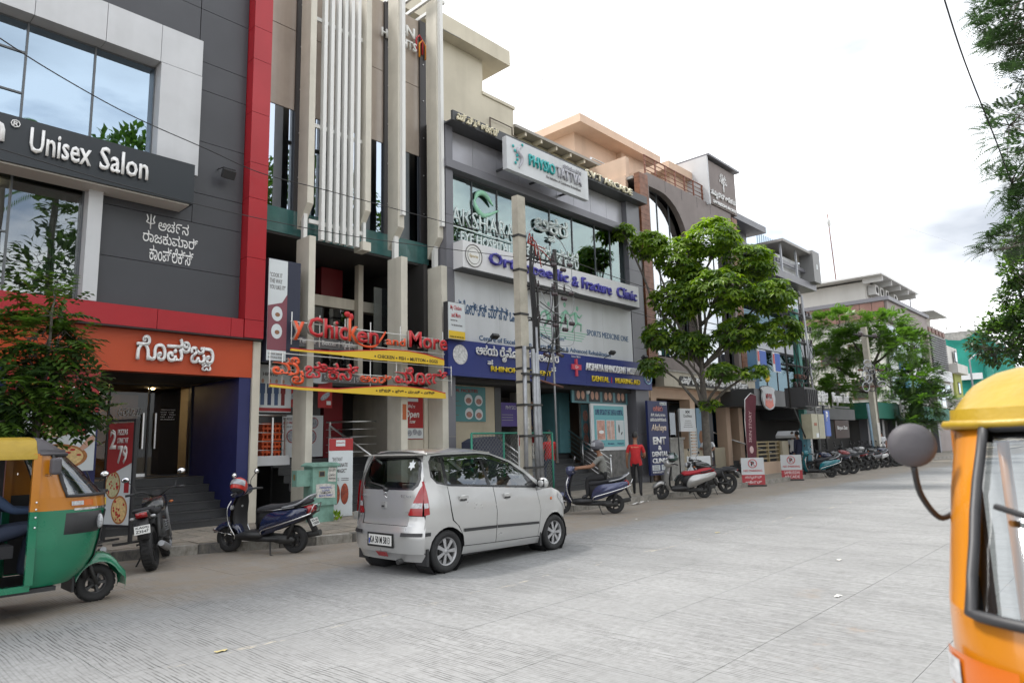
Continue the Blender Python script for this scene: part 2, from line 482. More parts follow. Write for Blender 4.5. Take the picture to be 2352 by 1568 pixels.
# kerb stones, faded black and white
mk_w = M('kerb_white', (.40, .385, .35), .9, nz=(7, .6), col2=(.20, .18, .155), bump=(50, .3))
mk_b = M('kerb_black', (.055, .055, .06), .9, nz=(7, .5), col2=(.19, .175, .15), bump=(50, .3))
mk_g = M('kerb_grey', (.30, .28, .25), .9, nz=(5, .4), bump=(50, .3))
kerb = struct('kerb', MB().box(-40, -30.2, 12.45, 12.6, 0, .14).build('kerb', mk_g))
x = -6.0; k = 0
kb = MB().box(-.5, .5, 0, .17, -.02, .138).bevel(.018, 2).mesh('kerb_stone')
kms = []
for mm in (mk_w, mk_b, mk_g):
    me = kb.copy(); me.materials.append(mm); kms.append(me)
while x < 75:
    ln = .58 + rnd.uniform(-.04, .04) if x < 30 else 1.2
    y0, y1 = kerb_y(x), kerb_y(x + ln)
    me = kms[k % 2] if x < 9 else kms[2]
    o = link('kerb_stone', me, None, kerb, (x + ln / 2, (y0 + y1) / 2, rnd.uniform(-.006, .006)), (rnd.uniform(-.01, .01), 0, math.atan2(y1 - y0, ln) + rnd.uniform(-.008, .008)))
    o.scale = (ln * (math.hypot(1, (y1 - y0) / ln)) - .012, 1, 1)
    x += ln; k += 1
# ================================================================== building A: dark grey panels, red frame, pizza shop
m_grey = M('grey_cladding', (.050, .052, .061), .42, nz=(.7, .12))
m_redp = M('red_cladding', (.36, .008, .016), .36, nz=(.8, .12))
m_white = M('white_cladding', (.54, .55, .57), .42, nz=(1.2, .08), streak=(2.2, .12))
m_orange = M('orange_fascia', (.47, .058, .010), .45, nz=(.8, .08))
m_navy = M('navy_paint', (.012, .016, .095), .5, nz=(2, .12))
m_dkglass = glass('shop_glass', (.62, .58, .52), .02, grow=.15)
m_upglass = glass('upper_glass', (.20, .24, .28), .42, wav=.05, gcol=(.55, .70, .86))
m_black = M('black_paint', (.018, .018, .02), .45)
m_dark = M('dark_interior', (.035, .033, .032), .8)
m_alu = M('brushed_steel', (.62, .62, .62), .3, metal=1., nz=(30, .15))
m_gran = M('grey_granite', (.042, .043, .046), .42, nz=(60, .3), bump=(80, .05))
m_let = M('white_letters', (.80, .80, .80), .4)
m_cream = M('cream_paint', (.58, .535, .45), .75, nz=(1.4, .12), streak=(2.6, .35))
m_conc = M('raw_concrete', (.36, .35, .33), .9, nz=(4, .3), bump=(40, .3))
YA = 14.3
A = thing('commercial_building', 'dark grey clad building with red frame, salon upstairs and orange pizza shop below', 'building', (5, 14.3, 0))
def ab(name, x0, x1, y0, y1, z0, z1, mat, par=None, bev=0.):
    o = box(name, x0, x1, y0, y1, z0, z1, mat, None, bev)
    p = par or A
    o.parent = p; o.matrix_parent_inverse = (Matrix.Translation(p.location) if p.parent is None else Matrix.Translation(A.location)).inverted()
    return o
def adopt(o, p):
    """parent while keeping world place (roots are only translated / turned about z)"""
    def wm(q):
        m = Matrix.LocRotScale(q.location, q.rotation_euler, q.scale)
        return (wm(q.parent) @ q.matrix_parent_inverse @ m) if q.parent else m
    o.parent = p; o.matrix_parent_inverse = wm(p).inverted(); return o
def part(name, p, x0, x1, y0, y1, z0, z1, mat, bev=0.):
    return adopt(box(name, x0, x1, y0, y1, z0, z1, mat, None, bev), p)
def tpart(p, *a, **k):
    o = text(a[0], a[1], a[2], None, *a[3:], **k); return adopt(o, p)

part('body', A, -6, 7.0, 18.2, 26, 3.4, 14.5, m_grey)
part('rear_body', A, -6, 7.0, 20.7, 26, .1, 3.38, m_grey)
part('side_wall', A, 6.98, 7.10, 14.75, 18.2, .1, 14.5, m_cream)
# upper wall backing, then the panels proud of it
part('backing', A, 5.5, 7.0, 14.55, 18.2, 4.4, 14.5, m_dark)
part('backing', A, -6, 5.5, 14.55, 18.2, 10.5, 14.5, m_dark)
part('backing', A, 3.8, 5.5, 14.56, 18.2, 4.4, 7.75, m_dark)
zs = [4.48, 5.44, 6.46, 7.13, 8.31, 9.50, 10.16, 11.4, 12.6, 14.5]
for z0, z1 in zip(zs, zs[1:]):
    for x0, x1 in ((5.58, 6.66),):
        if z1 <= 6.5: x0 = 3.86
        part('cladding_panel', A, x0, x1, 14.40, 14.55, z0 + .006, z1 - .006, m_grey, .004)
for x0, x1 in ((-6, -2.2), (-2.2, 1.6), (1.6, 5.57)):
    for z0, z1 in ((10.56, 11.4), (11.4, 12.6), (12.6, 14.5)):
        part('cladding_panel', A, x0 + .006, x1 - .006, 14.40, 14.55, z0 + .006, z1 - .006, m_grey, .004)
part('cladding_panel', A, 3.86, 5.57, 14.40, 14.55, 6.466, 7.4, m_grey, .004)
# red frame: column on the right, band below
for z0, z1 in ((4.06, 4.46), (4.46, 5.85), (5.85, 7.22), (7.22, 8.05), (8.05, 9.25), (9.25, 10.55), (10.55, 11.35), (11.35, 12.6), (12.6, 14.5)):
    part('red_panel', A, 6.67, 7.10, 14.10, 14.62, z0 + .005, z1 - .005, m_redp, .006)
for x0, x1 in ((-6, -3.6), (-3.6, -1.3), (-1.3, .9), (.9, 2.62), (2.62, 4.9), (4.9, 6.38), (6.38, 6.66)):
    part('red_panel', A, x0 + .005, x1 - .005, 14.12, 14.62, 4.06, 4.455, m_redp, .006)
part('soffit', A, -6, 7.1, 14.13, 14.7, 4.03, 4.058, m_black)
# white surround of the first floor window
for x0, x1 in ((-6, -3.4), (-3.4, -1.2), (-1.2, 1.0), (1.0, 2.52), (2.52, 3.70), (3.70, 4.72), (4.72, 5.57)):
    part('white_panel', A, x0 + .005, x1 - .005, 14.18, 14.60, 9.68, 10.50, m_white, .006)
part('white_panel', A, 4.74, 5.57, 14.18, 14.60, 7.42, 9.67, m_white, .006)
part('white_panel', A, 3.60, 3.84, 14.20, 14.60, 4.48, 6.9, m_white, .006)
def window(p, xs_, z0, z1, Y, gm, fm, rails=(), name='window', fr=.035):
    w = part(name, p, xs_[0], xs_[-1], Y + .012, Y + .06, z0, z0 + fr, fm); part('top_rail', w, xs_[0], xs_[-1], Y + .012, Y + .06, z1 - fr, z1, fm)
    for x in xs_: part('mullion', w, x - fr / 2, x + fr / 2, Y - .01, Y + .055, z0, z1, fm)
    for a, b in zip(xs_, xs_[1:]): part('pane', w, a + fr / 2, b - fr / 2, Y + .02, Y + .032, z0 + fr, z1 - fr, gm)
    for (a, b, z) in rails: part('rail', w, a, b, Y - .005, Y + .05, z - fr / 2, z + fr / 2, fm)
    return w
m_wfr = M('window_frame_grey', (.10, .11, .12), .4)
window(A, (-6, -3.4, -1.2, 1.0, 2.50, 3.62, 4.735), 7.40, 9.67, 14.50, m_upglass, m_wfr, ((1.0, 2.5, 9.05), (1.0, 2.5, 8.25)))
window(A, (-6, -3.4, -1.2, 1.0, 2.45, 3.59), 4.48, 6.80, 14.50, glass('salon_glass', (.50, .53, .52), .16, wav=.04), m_wfr, ((1.0, 2.45, 5.6),))
part('ceiling', A, -6, 5.5, 14.57, 18.19, 6.9, 7.3, M('office_white', (.6, .6, .58), .8))
part('back_wall', A, -6, 5.5, 18.1, 18.19, 4.5, 10.4, M('office_wall', (.35, .34, .32), .8))
part('floor_slab', A, -6, 5.5, 14.57, 18.19, 4.42, 4.47, m_dark)
bl = MB()
for i in range(9): bl.box(2.86 + i * .085, 2.935 + i * .085, 14.75, 14.757, 4.48, 6.6)
adopt(bl.build('window_blind', M('blind', (.50, .54, .52), .7)), A)
adopt(MB().box(2.1, 2.4, 15.6, 15.9, 6.84, 6.88).build('ceiling_light', M('lit_panel', (1, .9, .7), .5, emit=(1, .82, .5, 3.))), A)
# painted name on the panel
tpart(A, 'lettering', 'ಅಚ೯ನ', m_let, (4.92, 14.396, 6.14), width=.60, height=.24, depth=.008)
tpart(A, 'lettering', 'ರಾಜಕುಮಾರ್', m_let, (4.64, 14.396, 5.86), width=1.08, height=.24, depth=.008)
tpart(A, 'lettering', 'ಕಾಂಪ್ಲೆಕ್ಸ್', m_let, (4.78, 14.396, 5.50), width=.86, height=.32, depth=.008)
tr = MB()
tr.tube([(4.77, 14.39, 6.13), (4.77, 14.39, 6.44)], .012, 6)
for s in (-1, 1): tr.tube(smooth_poly([(4.77, 14.39, 6.24), (4.77 + s * .075, 14.39, 6.27), (4.77 + s * .05, 14.39, 6.33), (4.77 + s * .075, 14.39, 6.42)], 4, False), .012, 6)
adopt(tr.build('trident_emblem', m_let), A)

# salon sign box
sg = thing('salon_sign', 'long black sign box with white letters reading Unisex Salon', 'sign', (2, 13.8, 6.6))
m_signb = M('sign_black', (.013, .018, .025), .35)
part('box', sg, -6, 5.36, 13.8, 14.38, 6.64, 7.48, m_signb, .008)
part('underside_lip', sg, -6, 5.3, 13.86, 14.38, 6.61, 6.638, M('lip_cream', (.5, .48, .44), .6))
tpart(sg, 'lettering', 'Unisex', m_let, (2.53, 13.78, 6.88), width=.95, height=.45, depth=.05, bold=.012)
tpart(sg, 'lettering', 'Salon', m_let, (3.62, 13.78, 6.88), width=.84, height=.45, depth=.05, bold=.012)
tpart(sg, 'lettering', 'n', m_let, (1.92, 13.78, 6.95), width=.25, height=.34, depth=.05, bold=.012)
tpart(sg, 'registered_mark', '®', m_let, (2.24, 13.78, 7.26), height=.14, depth=.03)
# floodlight
fl = thing('floodlight', 'small black floodlight on a bracket on the grey cladding', 'lamp', (6.05, 14.3, 7.3))
adopt(MB().box(-.14, .14, -.06, .05, -.1, .1, Matrix.Translation((6.2, 14.12, 7.62)) @ Matrix.Rotation(R(30), 4, 'X')).bevel(.012, 1).build('housing', m_black), fl)
adopt(MB().tube([(6.08, 14.40, 7.78), (6.08, 14.1, 7.74), (6.34, 14.1, 7.74), (6.34, 14.40, 7.78)], .012, 6).build('bracket', m_black), fl)

# pizza shop: fascia, letters
part('fascia', A, -6, 7.08, 14.32, 14.6, 3.22, 4.03, m_orange)
sg = thing('shop_lettering', 'white raised script letters on the orange pizza shop fascia', 'sign', (5.3, 14.3, 3.4))
tpart(sg, 'lettering', 'ಗೊಪಿಜಾ', m_let, (4.60, 14.30, 3.44), width=1.50, height=.50, depth=.07, bold=.014)
tpart(sg, 'lettering', 'ಜ', m_let, (5.86, 14.30, 3.30), width=.19, height=.17, depth=.06, bold=.014)
# right pillar (navy), cream strip, reveal
part('pillar', A, 6.70, 6.96, 14.34, 14.8, .1, 3.22, m_navy)
part('reveal_wall', A, 6.70, 6.96, 14.8, 17.0, .1, 3.22, m_navy)
part('cream_strip', A, 6.97, 7.14, 14.28, 14.75, .1, 4.02, m_cream)
# left pier with poster
part('pier', A, -6, 4.06, 14.40, 17.0, .1, 3.22, m_navy)
part('ceiling', A, 4.06, 6.7, 14.6, 21, 3.24, 3.34, m_dark)
# steps
for i in range(6):
    part('step', A, 4.07, 6.69, 14.42 + .30 * i, 17.2, .118 + .165 * i, .118 + .165 * (i + 1) - .03, m_gran)
    part('tread', A, 4.065, 6.695, 14.40 + .30 * i, 17.2, .118 + .165 * (i + 1) - .03, .118 + .165 * (i + 1), m_gran, .006)
YS = 16.75
part('shop_floor', A, 4.07, 6.7, YS, 21, 1.0, 1.112, M('shop_floor', (.12, .09, .07), .4))
# shop front glazing and door
sf = window(A, (4.09, 4.92, 5.74, 6.68), 1.12, 3.22, YS, m_dkglass, m_black, name='shop_front')
part('handle', sf, 5.60, 5.63, YS - .07, YS - .03, 1.75, 2.55, m_alu)
part('handle', sf, 5.86, 5.89, YS - .07, YS - .03, 1.75, 2.55, m_alu)
part('lock_plate', sf, 5.5, 5.72, YS - .01, YS + .02, 1.13, 1.20, m_alu)
tpart(sf, 'lettering', 'GOPIZZA', M('frosted_print', (.85, .85, .83), .6), (5.10, YS + .008, 2.48), width=.52, height=.17, depth=.004, bold=.01)
for i in range(5):
    tpart(sf, 'opening_hours', ('OPERATION HOURS', 'MON  11:00', 'TUE - THU', 'FRI - SAT', 'SUNDAY')[i], MATS['frosted_print'], (6.0, YS + .008, 2.62 - .055 * i), width=.32 - .03 * (i % 2), height=.028, depth=.003)
# interior
m_wood = M('warm_wood', (.24, .14, .07), .6, nz=(3, .3))
part('interior_wall', A, 4.06, 6.7, 20.4, 20.6, 1.1, 3.3, m_wood)
part('interior_side', A, 4.0, 4.06, 17.0, 20.6, 1.1, 3.3, m_wood)
part('interior_column', A, 5.2, 5.42, 19.2, 19.4, 1.1, 3.3, M('warm_light_wood', (.34, .22, .12), .6))
part('counter', A, 4.5, 5.9, 19.0, 19.6, 1.1, 2.05, m_wood)
for x, y in ((4.6, 17.6), (5.0, 18.6), (6.2, 18.0), (5.6, 19.6)):
    adopt(MB().lathe([(0, 0), (.07, 0), (.07, -.02), (0, -.02)], 14, Matrix.Translation((x, y, 3.23))).build('downlight', M('lit_spot', (1, .9, .7), .5, emit=(1, .78, .45, 60.))), A)
# round emblem ring on the glass (left pane)
rg = MB().tube([(4.62 + .42 * math.cos(a * pi / 20), YS + .0, 2.25 + .42 * math.sin(a * pi / 20)) for a in range(40)], .012, 4, closed=True)
adopt(rg.build('glass_ring', M('print_brown', (.10, .07, .05), .6)), sf)

# posters -------------------------------------------------------------
def disc(mb, cx, cz, r, Y, n=20, ry=None):
    ry = ry or r
    mb.prism([(cx + r * math.cos(2 * pi * k / n), cz + ry * math.sin(2 * pi * k / n)) for k in range(n)], Y - .002, Y, 'y')
    return mb
m_pw = M('poster_white', (.62, .66, .68), .5, nz=(1.5, .06))
m_pr = M('poster_red', (.34, .022, .025), .5)
m_crust = M('pizza_crust', (.42, .17, .05), .6, nz=(14, .5)); m_cheese = M('pizza_cheese', (.72, .52, .24), .6, nz=(22, .35)); m_pep = M('pizza_topping', (.45, .03, .02), .5)
m_cheese2 = M('pizza_pale', (.60, .58, .34), .6, nz=(22, .35))
def pizza(p, mtx, r, ch, seed, squash=.5):
    """printed pizza: three flat layers"""
    rr = random.Random(seed)
    for nm, rad, m, d in (('pizza_crust', r, m_crust, 0), ('pizza_cheese', r * .86, ch, .002)):
        o = MB().prism([(rad * math.cos(2 * pi * k / 28), rad * squash * math.sin(2 * pi * k / 28)) for k in range(28)], -d - .0015, -d, 'y', mtx).build(nm, m); adopt(o, p)
    b = MB()
    for k in range(15):
        a, q = rr.uniform(0, 2 * pi), r * .78 * math.sqrt(rr.random()); s = r * rr.uniform(.07, .11)
        b.prism([(q * math.cos(a) + s * math.cos(2 * pi * j / 8), squash * (q * math.sin(a) + s * math.sin(2 * pi * j / 8))) for j in range(8)], -.0055 - .0003 * k, -.0035, 'y', mtx)
    adopt(b.build('pizza_topping', m_pep), p)
po = thing('pizza_poster', 'large white poster with pizzas and a red drink cup on the navy pier', 'poster', (3.4, 14.38, 1.3))
part('sheet', po, 2.6, 4.02, 14.375, 14.396, 1.36, 2.42, m_pw)
part('red_header', po, 2.6, 4.04, 14.36, 14.396, 2.43, 3.2, m_pr)
T = Matrix.Translation
pizza(po, T((3.45, 14.372, 1.62)), .46, m_cheese, 1); pizza(po, T((3.35, 14.372, 2.12)), .3, m_cheese2, 2)
part('drink_cup', po, 3.72, 3.86, 14.366, 14.374, 2.0, 2.28, m_pr)
hd = MB().prism([(3.78, 1.78), (3.9, 1.95), (4.01, 2.02), (4.01, 1.9), (3.9, 1.78), (3.82, 1.72)], 14.366, 14.374, 'y')
adopt(hd.build('printed_hand', M('print_skin', (.52, .30, .22), .6)), po)
tpart(po, 'lettering', 'GO WONDER', m_let, (3.3, 14.358, 2.72), width=.62, height=.16, depth=.006, bold=.01)
tpart(po, 'lettering', 'GOPIZZA', M('print_red', (.5, .02, .02), .5), (3.2, 14.372, 2.31), width=.4, height=.09, depth=.003, bold=.01)
adopt(disc(MB(), 2.95, 2.82, .17, 14.358).build('yellow_badge', M('print_yellow', (.75, .45, .03), .5)), po)
# ================================================================== building B: cream fins, louvres, chicken shop
def crop(ox, oy, s):
    return lambda x, y: ((ox + x / s) / 1.741497, (oy + y / s) / 1.741497)
d2 = crop(1000, 0, 1.148); d3 = crop(1700, 400, 1.425); d4 = crop(2400, 500, 1.568); d5 = crop(1000, 1100, 1.425)
dB1 = crop(1000, 750, 2.613); dB2 = crop(1000, 1400, 2.613); dC3 = crop(1750, 1450, 2.613)
def on(d, x, y, Y): return PY(*d(x, y), Y)
def pxpoly(d, pts, Y):
    q = [on(d, x, y, Y) for x, y in pts]; return [(p.x, p.z) for p in q]
def plate(name, p, d, pts, Y, th, mat, smooth=0):
    q = pxpoly(d, pts, Y)
    if smooth: q = [(v.x, v.y) for v in smooth_poly(q, smooth)]
    return adopt(MB().prism(q, Y, Y + th, 'y').build(name, mat), p)
def ptext(p, name, body, mat, d, x0, yb, x1, yt, Y, depth=.02, **k):
    """lettering on plane Y: left/right ends and the bottom/top of its left end, all in crop pixels"""
    a = on(d, x0, yb, Y); b = on(d, x1, yb, Y); t = on(d, x0, yt, Y)
    return tpart(p, name, body, mat, (a.x, Y - .0005, a.z), width=PXw(d, x0, x1, yb, Y), height=t.z - a.z, depth=depth, **k)
def PXw(d, x0, x1, y, Y):
    # same world height at both ends
    return on(d, x1, y, Y).x - on(d, x0, y, Y).x

B = thing('commercial_building', 'glass fronted building with tall cream fins and white vertical louvres above red shop lettering', 'building', (10, 14.9, 0))
m_bfin = M('fin_cream', (.62, .59, .51), .7, nz=(1.8, .1), streak=(3, .22))
m_bglass = glass('curtain_glass', (.07, .08, .10), .50, wav=.06, gcol=(.62, .72, .86))
m_teal = M('teal_glass', (.065, .165, .16), .07, spec=.8, nz=(2, .3))
m_span = M('spandrel_beige', (.44, .375, .32), .22, nz=(.8, .15), streak=(2.5, .25))
m_louv = M('louvre_white', (.72, .72, .70), .5, streak=(4, .15))
m_lowglass = glass('dark_shop_glass', (.32, .34, .34), .12)
part('core', B, 7.15, 12.65, 20.0, 26, .1, 14.6, m_dark)
part('curtain_backing', B, 7.15, 12.7, 15.42, 20.0, 6.95, 14.6, m_dark)
for x0, x1 in ((7.2, 8.53), (8.53, 9.9), (9.9, 11.32), (11.32, 12.70)):
    part('glass_pane', B, x0 + .012, x1 - .012, 15.30, 15.315, 7.0, 10.29, m_bglass)
    part('beige_panel', B, x0 + .012, x1 - .012, 15.29, 15.33, 10.31, 12.52, m_span)
    part('beige_panel', B, x0 + .012, x1 - .012, 15.29, 15.33, 12.54, 14.75, m_span)
    part('canopy_glass', B, x0 + .012, x1 - .012, 15.12, 15.134, 6.92, 7.55, m_teal)
part('soffit', B, 7.15, 12.65, 15.14, 20, 6.86, 6.94, m_dark)
m_strip = M('dark_strip', (.045, .04, .04), .5)
for x in (8.50, 9.86, 11.30, 12.62): 
    st = part('dark_mullion', B, x - .15, x + .09, 15.22, 15.29, 7.0, 14.75, m_strip)
    for k in range(6): adopt(MB().lathe([(0, 0), (.02, 0), (.02, .02), (0, .02)], 8, Matrix.Translation((x - .03, 15.22, 7.3 + 1.2 * k)) @ Matrix.Rotation(pi / 2, 4, 'X')).build('bolt', m_alu), st)
FINX = ((8.28, 8.45), (11.02, 11.23), (12.44, 12.65))
for x0, x1 in FINX:
    part('lower_fin', B, x0, x1, 14.28, 14.88, .1, 6.72, m_bfin, .008)
    adopt(MB().prism([(14.42, 7.58), (14.88, 7.02), (14.88, 15.3), (14.42, 15.3)], x0, x1, 'x').bevel(.008, 1).build('upper_fin', m_bfin), B)
    part('steel_link', B, x0 + .02, x1 - .05, 14.60, 14.72, 6.5, 7.5, m_louv)
adopt(MB().prism([(14.42, 7.78), (14.80, 7.3), (14.80, 15.3), (14.42, 15.3)], 9.96, 10.13, 'x').bevel(.008, 1).build('upper_fin', m_bfin), B)
part('fin_stub', B, 9.88, 10.13, 14.40, 14.80, 6.70, 6.93, m_bfin, .008)
part('steel_link', B, 10.0, 10.08, 14.56, 14.66, 6.9, 7.5, m_louv)
lv = [8.70 + .204 * i for i in range(6)]
for x in lv: part('louvre_bar', B, x, x + .095, 14.46, 14.60, 6.74 + (x - 8.7) * .02, 15.3, m_louv)
for z in (7.15, 9.68, 12.62): part('louvre_rail', B, 8.45, 10.0, 14.60, 14.66, z, z + .10, m_louv)
# rooftop pergola bars over fins
for x in (11.08, 12.5): part('roof_post', B, x, x + .11, 14.3, 14.42, 7.9, 16.2, m_louv)
for i in range(7): part('pergola_bar', B, 10.2 + i * .42, 10.28 + i * .42, 14.4, 17.2, 15.05, 15.15, m_louv)
# roof sign lettering RSN HEIGHTS
sg = thing('building_name_sign', 'white raised letters RSN HEIGHTS with red and orange house mark high on glass building', 'sign', (12, 15.2, 13))
m_let3 = M('letter_white', (.78, .78, .76), .4); m_lr = M('sign_red', (.50, .02, .03), .4); m_lo = M('sign_orange', (.80, .30, .02), .4)
tpart(sg, 'lettering', 'RSN', m_let3, (11.38, 15.2, 13.95), width=.85, height=.36, depth=.05, bold=.02)
tpart(sg, 'lettering', 'HEIGHTS', m_let3, (11.0, 15.2, 13.55), width=1.30, height=.28, depth=.05, bold=.02)
for k, (mm, dx) in enumerate(((m_lr, 0), (m_lo, .12))):
    adopt(MB().tube([(12.30 + dx, 15.18, 13.6 - dx), (12.30 + dx, 15.18, 14.05 - dx), (12.42 + dx, 15.18, 14.2 - dx), (12.54 + dx, 15.18, 14.05 - dx), (12.54 + dx, 15.18, 13.6 - dx)], .03, 6).build('house_mark', mm), sg)

# lower floors ---------------------------------------------------------
m_shopdark = M('shop_dark_wall', (.05, .047, .045), .6); m_maroon = M('maroon_wall', (.16, .012, .016), .45)
part('beam', B, 7.15, 12.65, 16.4, 16.7, 5.55, 5.85, m_cream)
for x0, x1 in ((7.2, 8.6), (8.6, 10.0), (10.0, 11.0)):
    part('glass_pane', B, x0 + .01, x1 - .01, 16.5, 16.515, 3.6, 5.54, m_lowglass)
part('upper_floor_slab', B, 7.15, 12.65, 16.42, 20, 3.35, 3.58, m_shopdark)
part('maroon_column', B, 10.2, 10.9, 16.9, 17.3, 3.58, 6.8, m_maroon)
part('white_post', B, 10.98, 11.14, 16.2, 16.4, 3.6, 6.86, m_cream)
part('blue_glass_pane', B, 11.3, 12.4, 15.9, 15.915, 3.6, 6.2, glass('blue_shade_glass', (.16, .26, .27), .14))
part('side_wall', B, 12.3, 12.44, 14.9, 20, .1, 3.3, m_cream)
part('upper_side_wall', B, 12.3, 12.44, 14.9, 20, 3.32, 6.86, m_dark)
part('shop_wall', B, 7.15, 12.3, 18.4, 18.6, 1.4, 3.4, m_shopdark)
part('maroon_pier', B, 10.35, 10.95, 16.9, 17.3, 1.4, 3.4, m_maroon)
part('shop_panel', B, 8.5, 10.3, 17.0, 17.06, 1.45, 3.3, M('shop_panel_grey', (.09, .09, .092), .4))
part('podium', B, 8.46, 12.3, 16.2, 20, .1, 1.40, m_gran)
for i in range(7):
    part('step', B, 8.5, 11.0, 14.55 + .27 * i, 16.5, .118 + .183 * i, .118 + .183 * (i + 1) - .03, m_gran)
    part('tread', B, 8.495, 11.005, 14.53 + .27 * i, 16.5, .118 + .183 * (i + 1) - .03, .118 + .183 * (i + 1), m_gran, .005)
part('landing_edge', B, 7.16, 8.27, 14.95, 15.1, 1.30, 1.52, m_white)
part('landing', B, 7.16, 8.27, 15.1, 18.4, 1.32, 1.45, m_gran)
part('basement_wall', B, 7.16, 8.45, 17.5, 17.6, .1, 1.3, m_dark)
part('wall_return', B, 11.24, 12.40, 14.95, 15.05, .1, 3.2, m_cream)
def railing(p, pts, posts, bars, r=.022, mat=None, pr=.02):
    mat = mat or m_alu
    o = adopt(MB().tube(pts, r, 8).build('handrail', mat), p)
    for q in posts: adopt(MB().box(q[0] - pr, q[0] + pr, q[1] - pr, q[1] + pr, q[2], q[3]).build('post', mat), p)
    for k in range(1, bars + 1):
        adopt(MB().tube([(a[0], a[1], a[2] - .2 * k) for a in pts], .010, 6).build('bar', mat), p)
rl = thing('landing_railing', 'steel railing along the raised landing left of the first cream fin', 'railing', (7.7, 15, 1.5))
railing(rl, [(7.18, 15.02, 2.45), (8.2, 15.02, 2.45)], [(7.85, 15.02, 1.5, 2.4), (8.18, 15.02, 1.5, 2.4)], 4)
rl = thing('stair_railing', 'steel stair railing beside the middle cream fin of the chicken shop', 'railing', (10.8, 15, 1))
railing(rl, [(11.0, 15.35, 2.35), (10.0, 16.2, 2.35)], [(10.05, 16.1, 1.4, 2.35)], 4)
adopt(MB().tube([(10.06, 16.1, 2.25), (10.72, 14.6, 1.2)], .03, 8).build('sloping_rail', m_alu), rl)
for k in (0, 1):
    rl = thing('plastic_crate', ('orange plastic crate on the landing behind railing, upper of two', 'orange plastic crate on the landing behind railing, lower of two')[1 - k], 'crate', (7.95, 15.4, 1.45 + .42 * k), group='orange crates on the landing')
    cr = MB()
    for z in (0, .13, .26, .36): cr.box(-.24, .24, -.17, .17, z, z + .05)
    for x in (-.2, -.1, 0, .1, .2): cr.box(x - .015, x + .015, -.165, .165, .01, .4)
    cr.build('lattice_body', M('crate_orange', (.62, .09, .02), .5), rl)
# red board on landing wall
po = thing('red_poster', 'white and red poster on the wall behind the orange crates', 'poster', (7.6, 15.6, 1.9))
part('sheet', po, 7.2, 8.0, 15.7, 15.72, 1.5, 2.3, m_pw); part('red_block', po, 7.22, 7.6, 15.69, 15.7, 1.7, 2.1, m_pr)
tpart(po, 'lettering', 'Mo', m_pr, (7.25, 15.69, 2.12), width=.25, height=.14, depth=.003, bold=.02)

# --- lettering on the wire frame
YL = 14.05
m_lred = M('letter_red', (.50, .016, .022), .35); m_lord = M('letter_orange_red', (.72, .085, .018), .35)
m_edge = M('letter_side', (.42, .36, .31), .6)
sg = thing('shop_name_sign', 'red raised letters reading Chicken and More with yellow band on a wire frame', 'sign', (10, YL, 4))
def two_tone(p, body, d, x0, yb, x1, yt, front, bold=.02, **k):
    ptext(p, 'letter_returns', body, m_edge, d, x0, yb, x1, yt, YL, depth=.09, bold=bold, **k)
    a = on(d, x0, yb, YL)
    b = on(d, x1, yb, YL); t = on(d, x0, yt, YL)
    tpart(p, 'lettering', body, front, (a.x, YL - .0925, a.z), width=b.x - a.x, height=t.z - a.z, depth=.008, bold=bold, **k)
two_tone(sg, 'y', d5, 235, 370, 297, 262, m_lord)
two_tone(sg, 'Chic', d5, 318, 352, 545, 236, m_lred)
two_tone(sg, 'k', d5, 548, 378, 606, 248, m_lord)
two_tone(sg, 'en', d5, 596, 385, 722, 318, m_lred)
two_tone(sg, 'and', d5, 762, 398, 874, 352, m_lord)
two_tone(sg, 'More', d5, 894, 412, 1112, 318, m_lred)
hd = MB()
c = on(d5, 548, 225, YL); hd.ball((c.x, YL - .05, c.z), (.09, .04, .07)); c = on(d5, 570, 240, YL); hd.ball((c.x, YL - .05, c.z), (.07, .04, .09))
adopt(hd.build('chicken_comb', m_lred), sg)
sw = [on(d5, x, y, YL) for x, y in ((590, 378), (640, 405), (700, 408), (735, 372), (765, 325))]
adopt(MB().tube(smooth_poly([(p.x, YL - .06, p.z) for p in sw], 5, False), [.02 + .012 * math.sin(pi * i / 20) for i in range(21)], 8).build('swash', m_lord), sg)
m_yband = M('band_yellow', (.74, .50, .035), .5); m_bandtxt = M('band_black', (.03, .025, .02), .5)
top1 = [(235, 418), (350, 430), (500, 437), (620, 432), (800, 428), (900, 434), (1000, 453), (1107, 484)]
bot1 = [(1107, 514), (900, 497), (700, 481), (500, 455), (350, 440), (235, 430)]
plate('yellow_band', sg, d5, top1 + bot1, YL - .05, .05, m_yband)
plate('red_edge', sg, d5, [(x, y - 5) for x, y in top1] + [(x, y + 1) for x, y in top1[::-1]], YL - .052, .05, m_lred)
ptext(sg, 'lettering', '▪ CHICKEN ▪ FISH ▪ MUTTON ▪ EGGS', m_bandtxt, d5, 710, 470, 1070, 450, YL - .05, depth=.005, bold=.015)
fr = MB()
for y in (262, 360): 
    a, b = on(d5, 235, y, YL), on(d5, 1112, y + 62, YL); fr.tube([(a.x, YL + .02, a.z), (b.x, YL + .02, a.z)], .014, 6)
for x in (240, 400, 545, 570, 690, 860, 1100):
    a = on(d5, x, 300, YL); fr.tube([(a.x, YL + .02, 4.0), (a.x, YL + .02, 4.75)], .012, 6)
adopt(fr.build('wire_frame', m_louv), sg)
m_dimtxt = M('dim_white_print', (.45, .45, .46), .6)
part('strap_board', sg, on(d5, 250, 380, YL + .3).x, on(d5, 590, 400, YL + .3).x, YL + .3, YL + .315, 4.02, 4.26, M('grey_board', (.16, .16, .165), .5))
tpart(sg, 'lettering', 'Tender | Better | Tastier', M('print_white', (.75, .75, .75), .5), (on(d5, 275, 380, YL + .3).x, YL + .299, 4.07), width=1.62, height=.15, depth=.006, bold=.02)
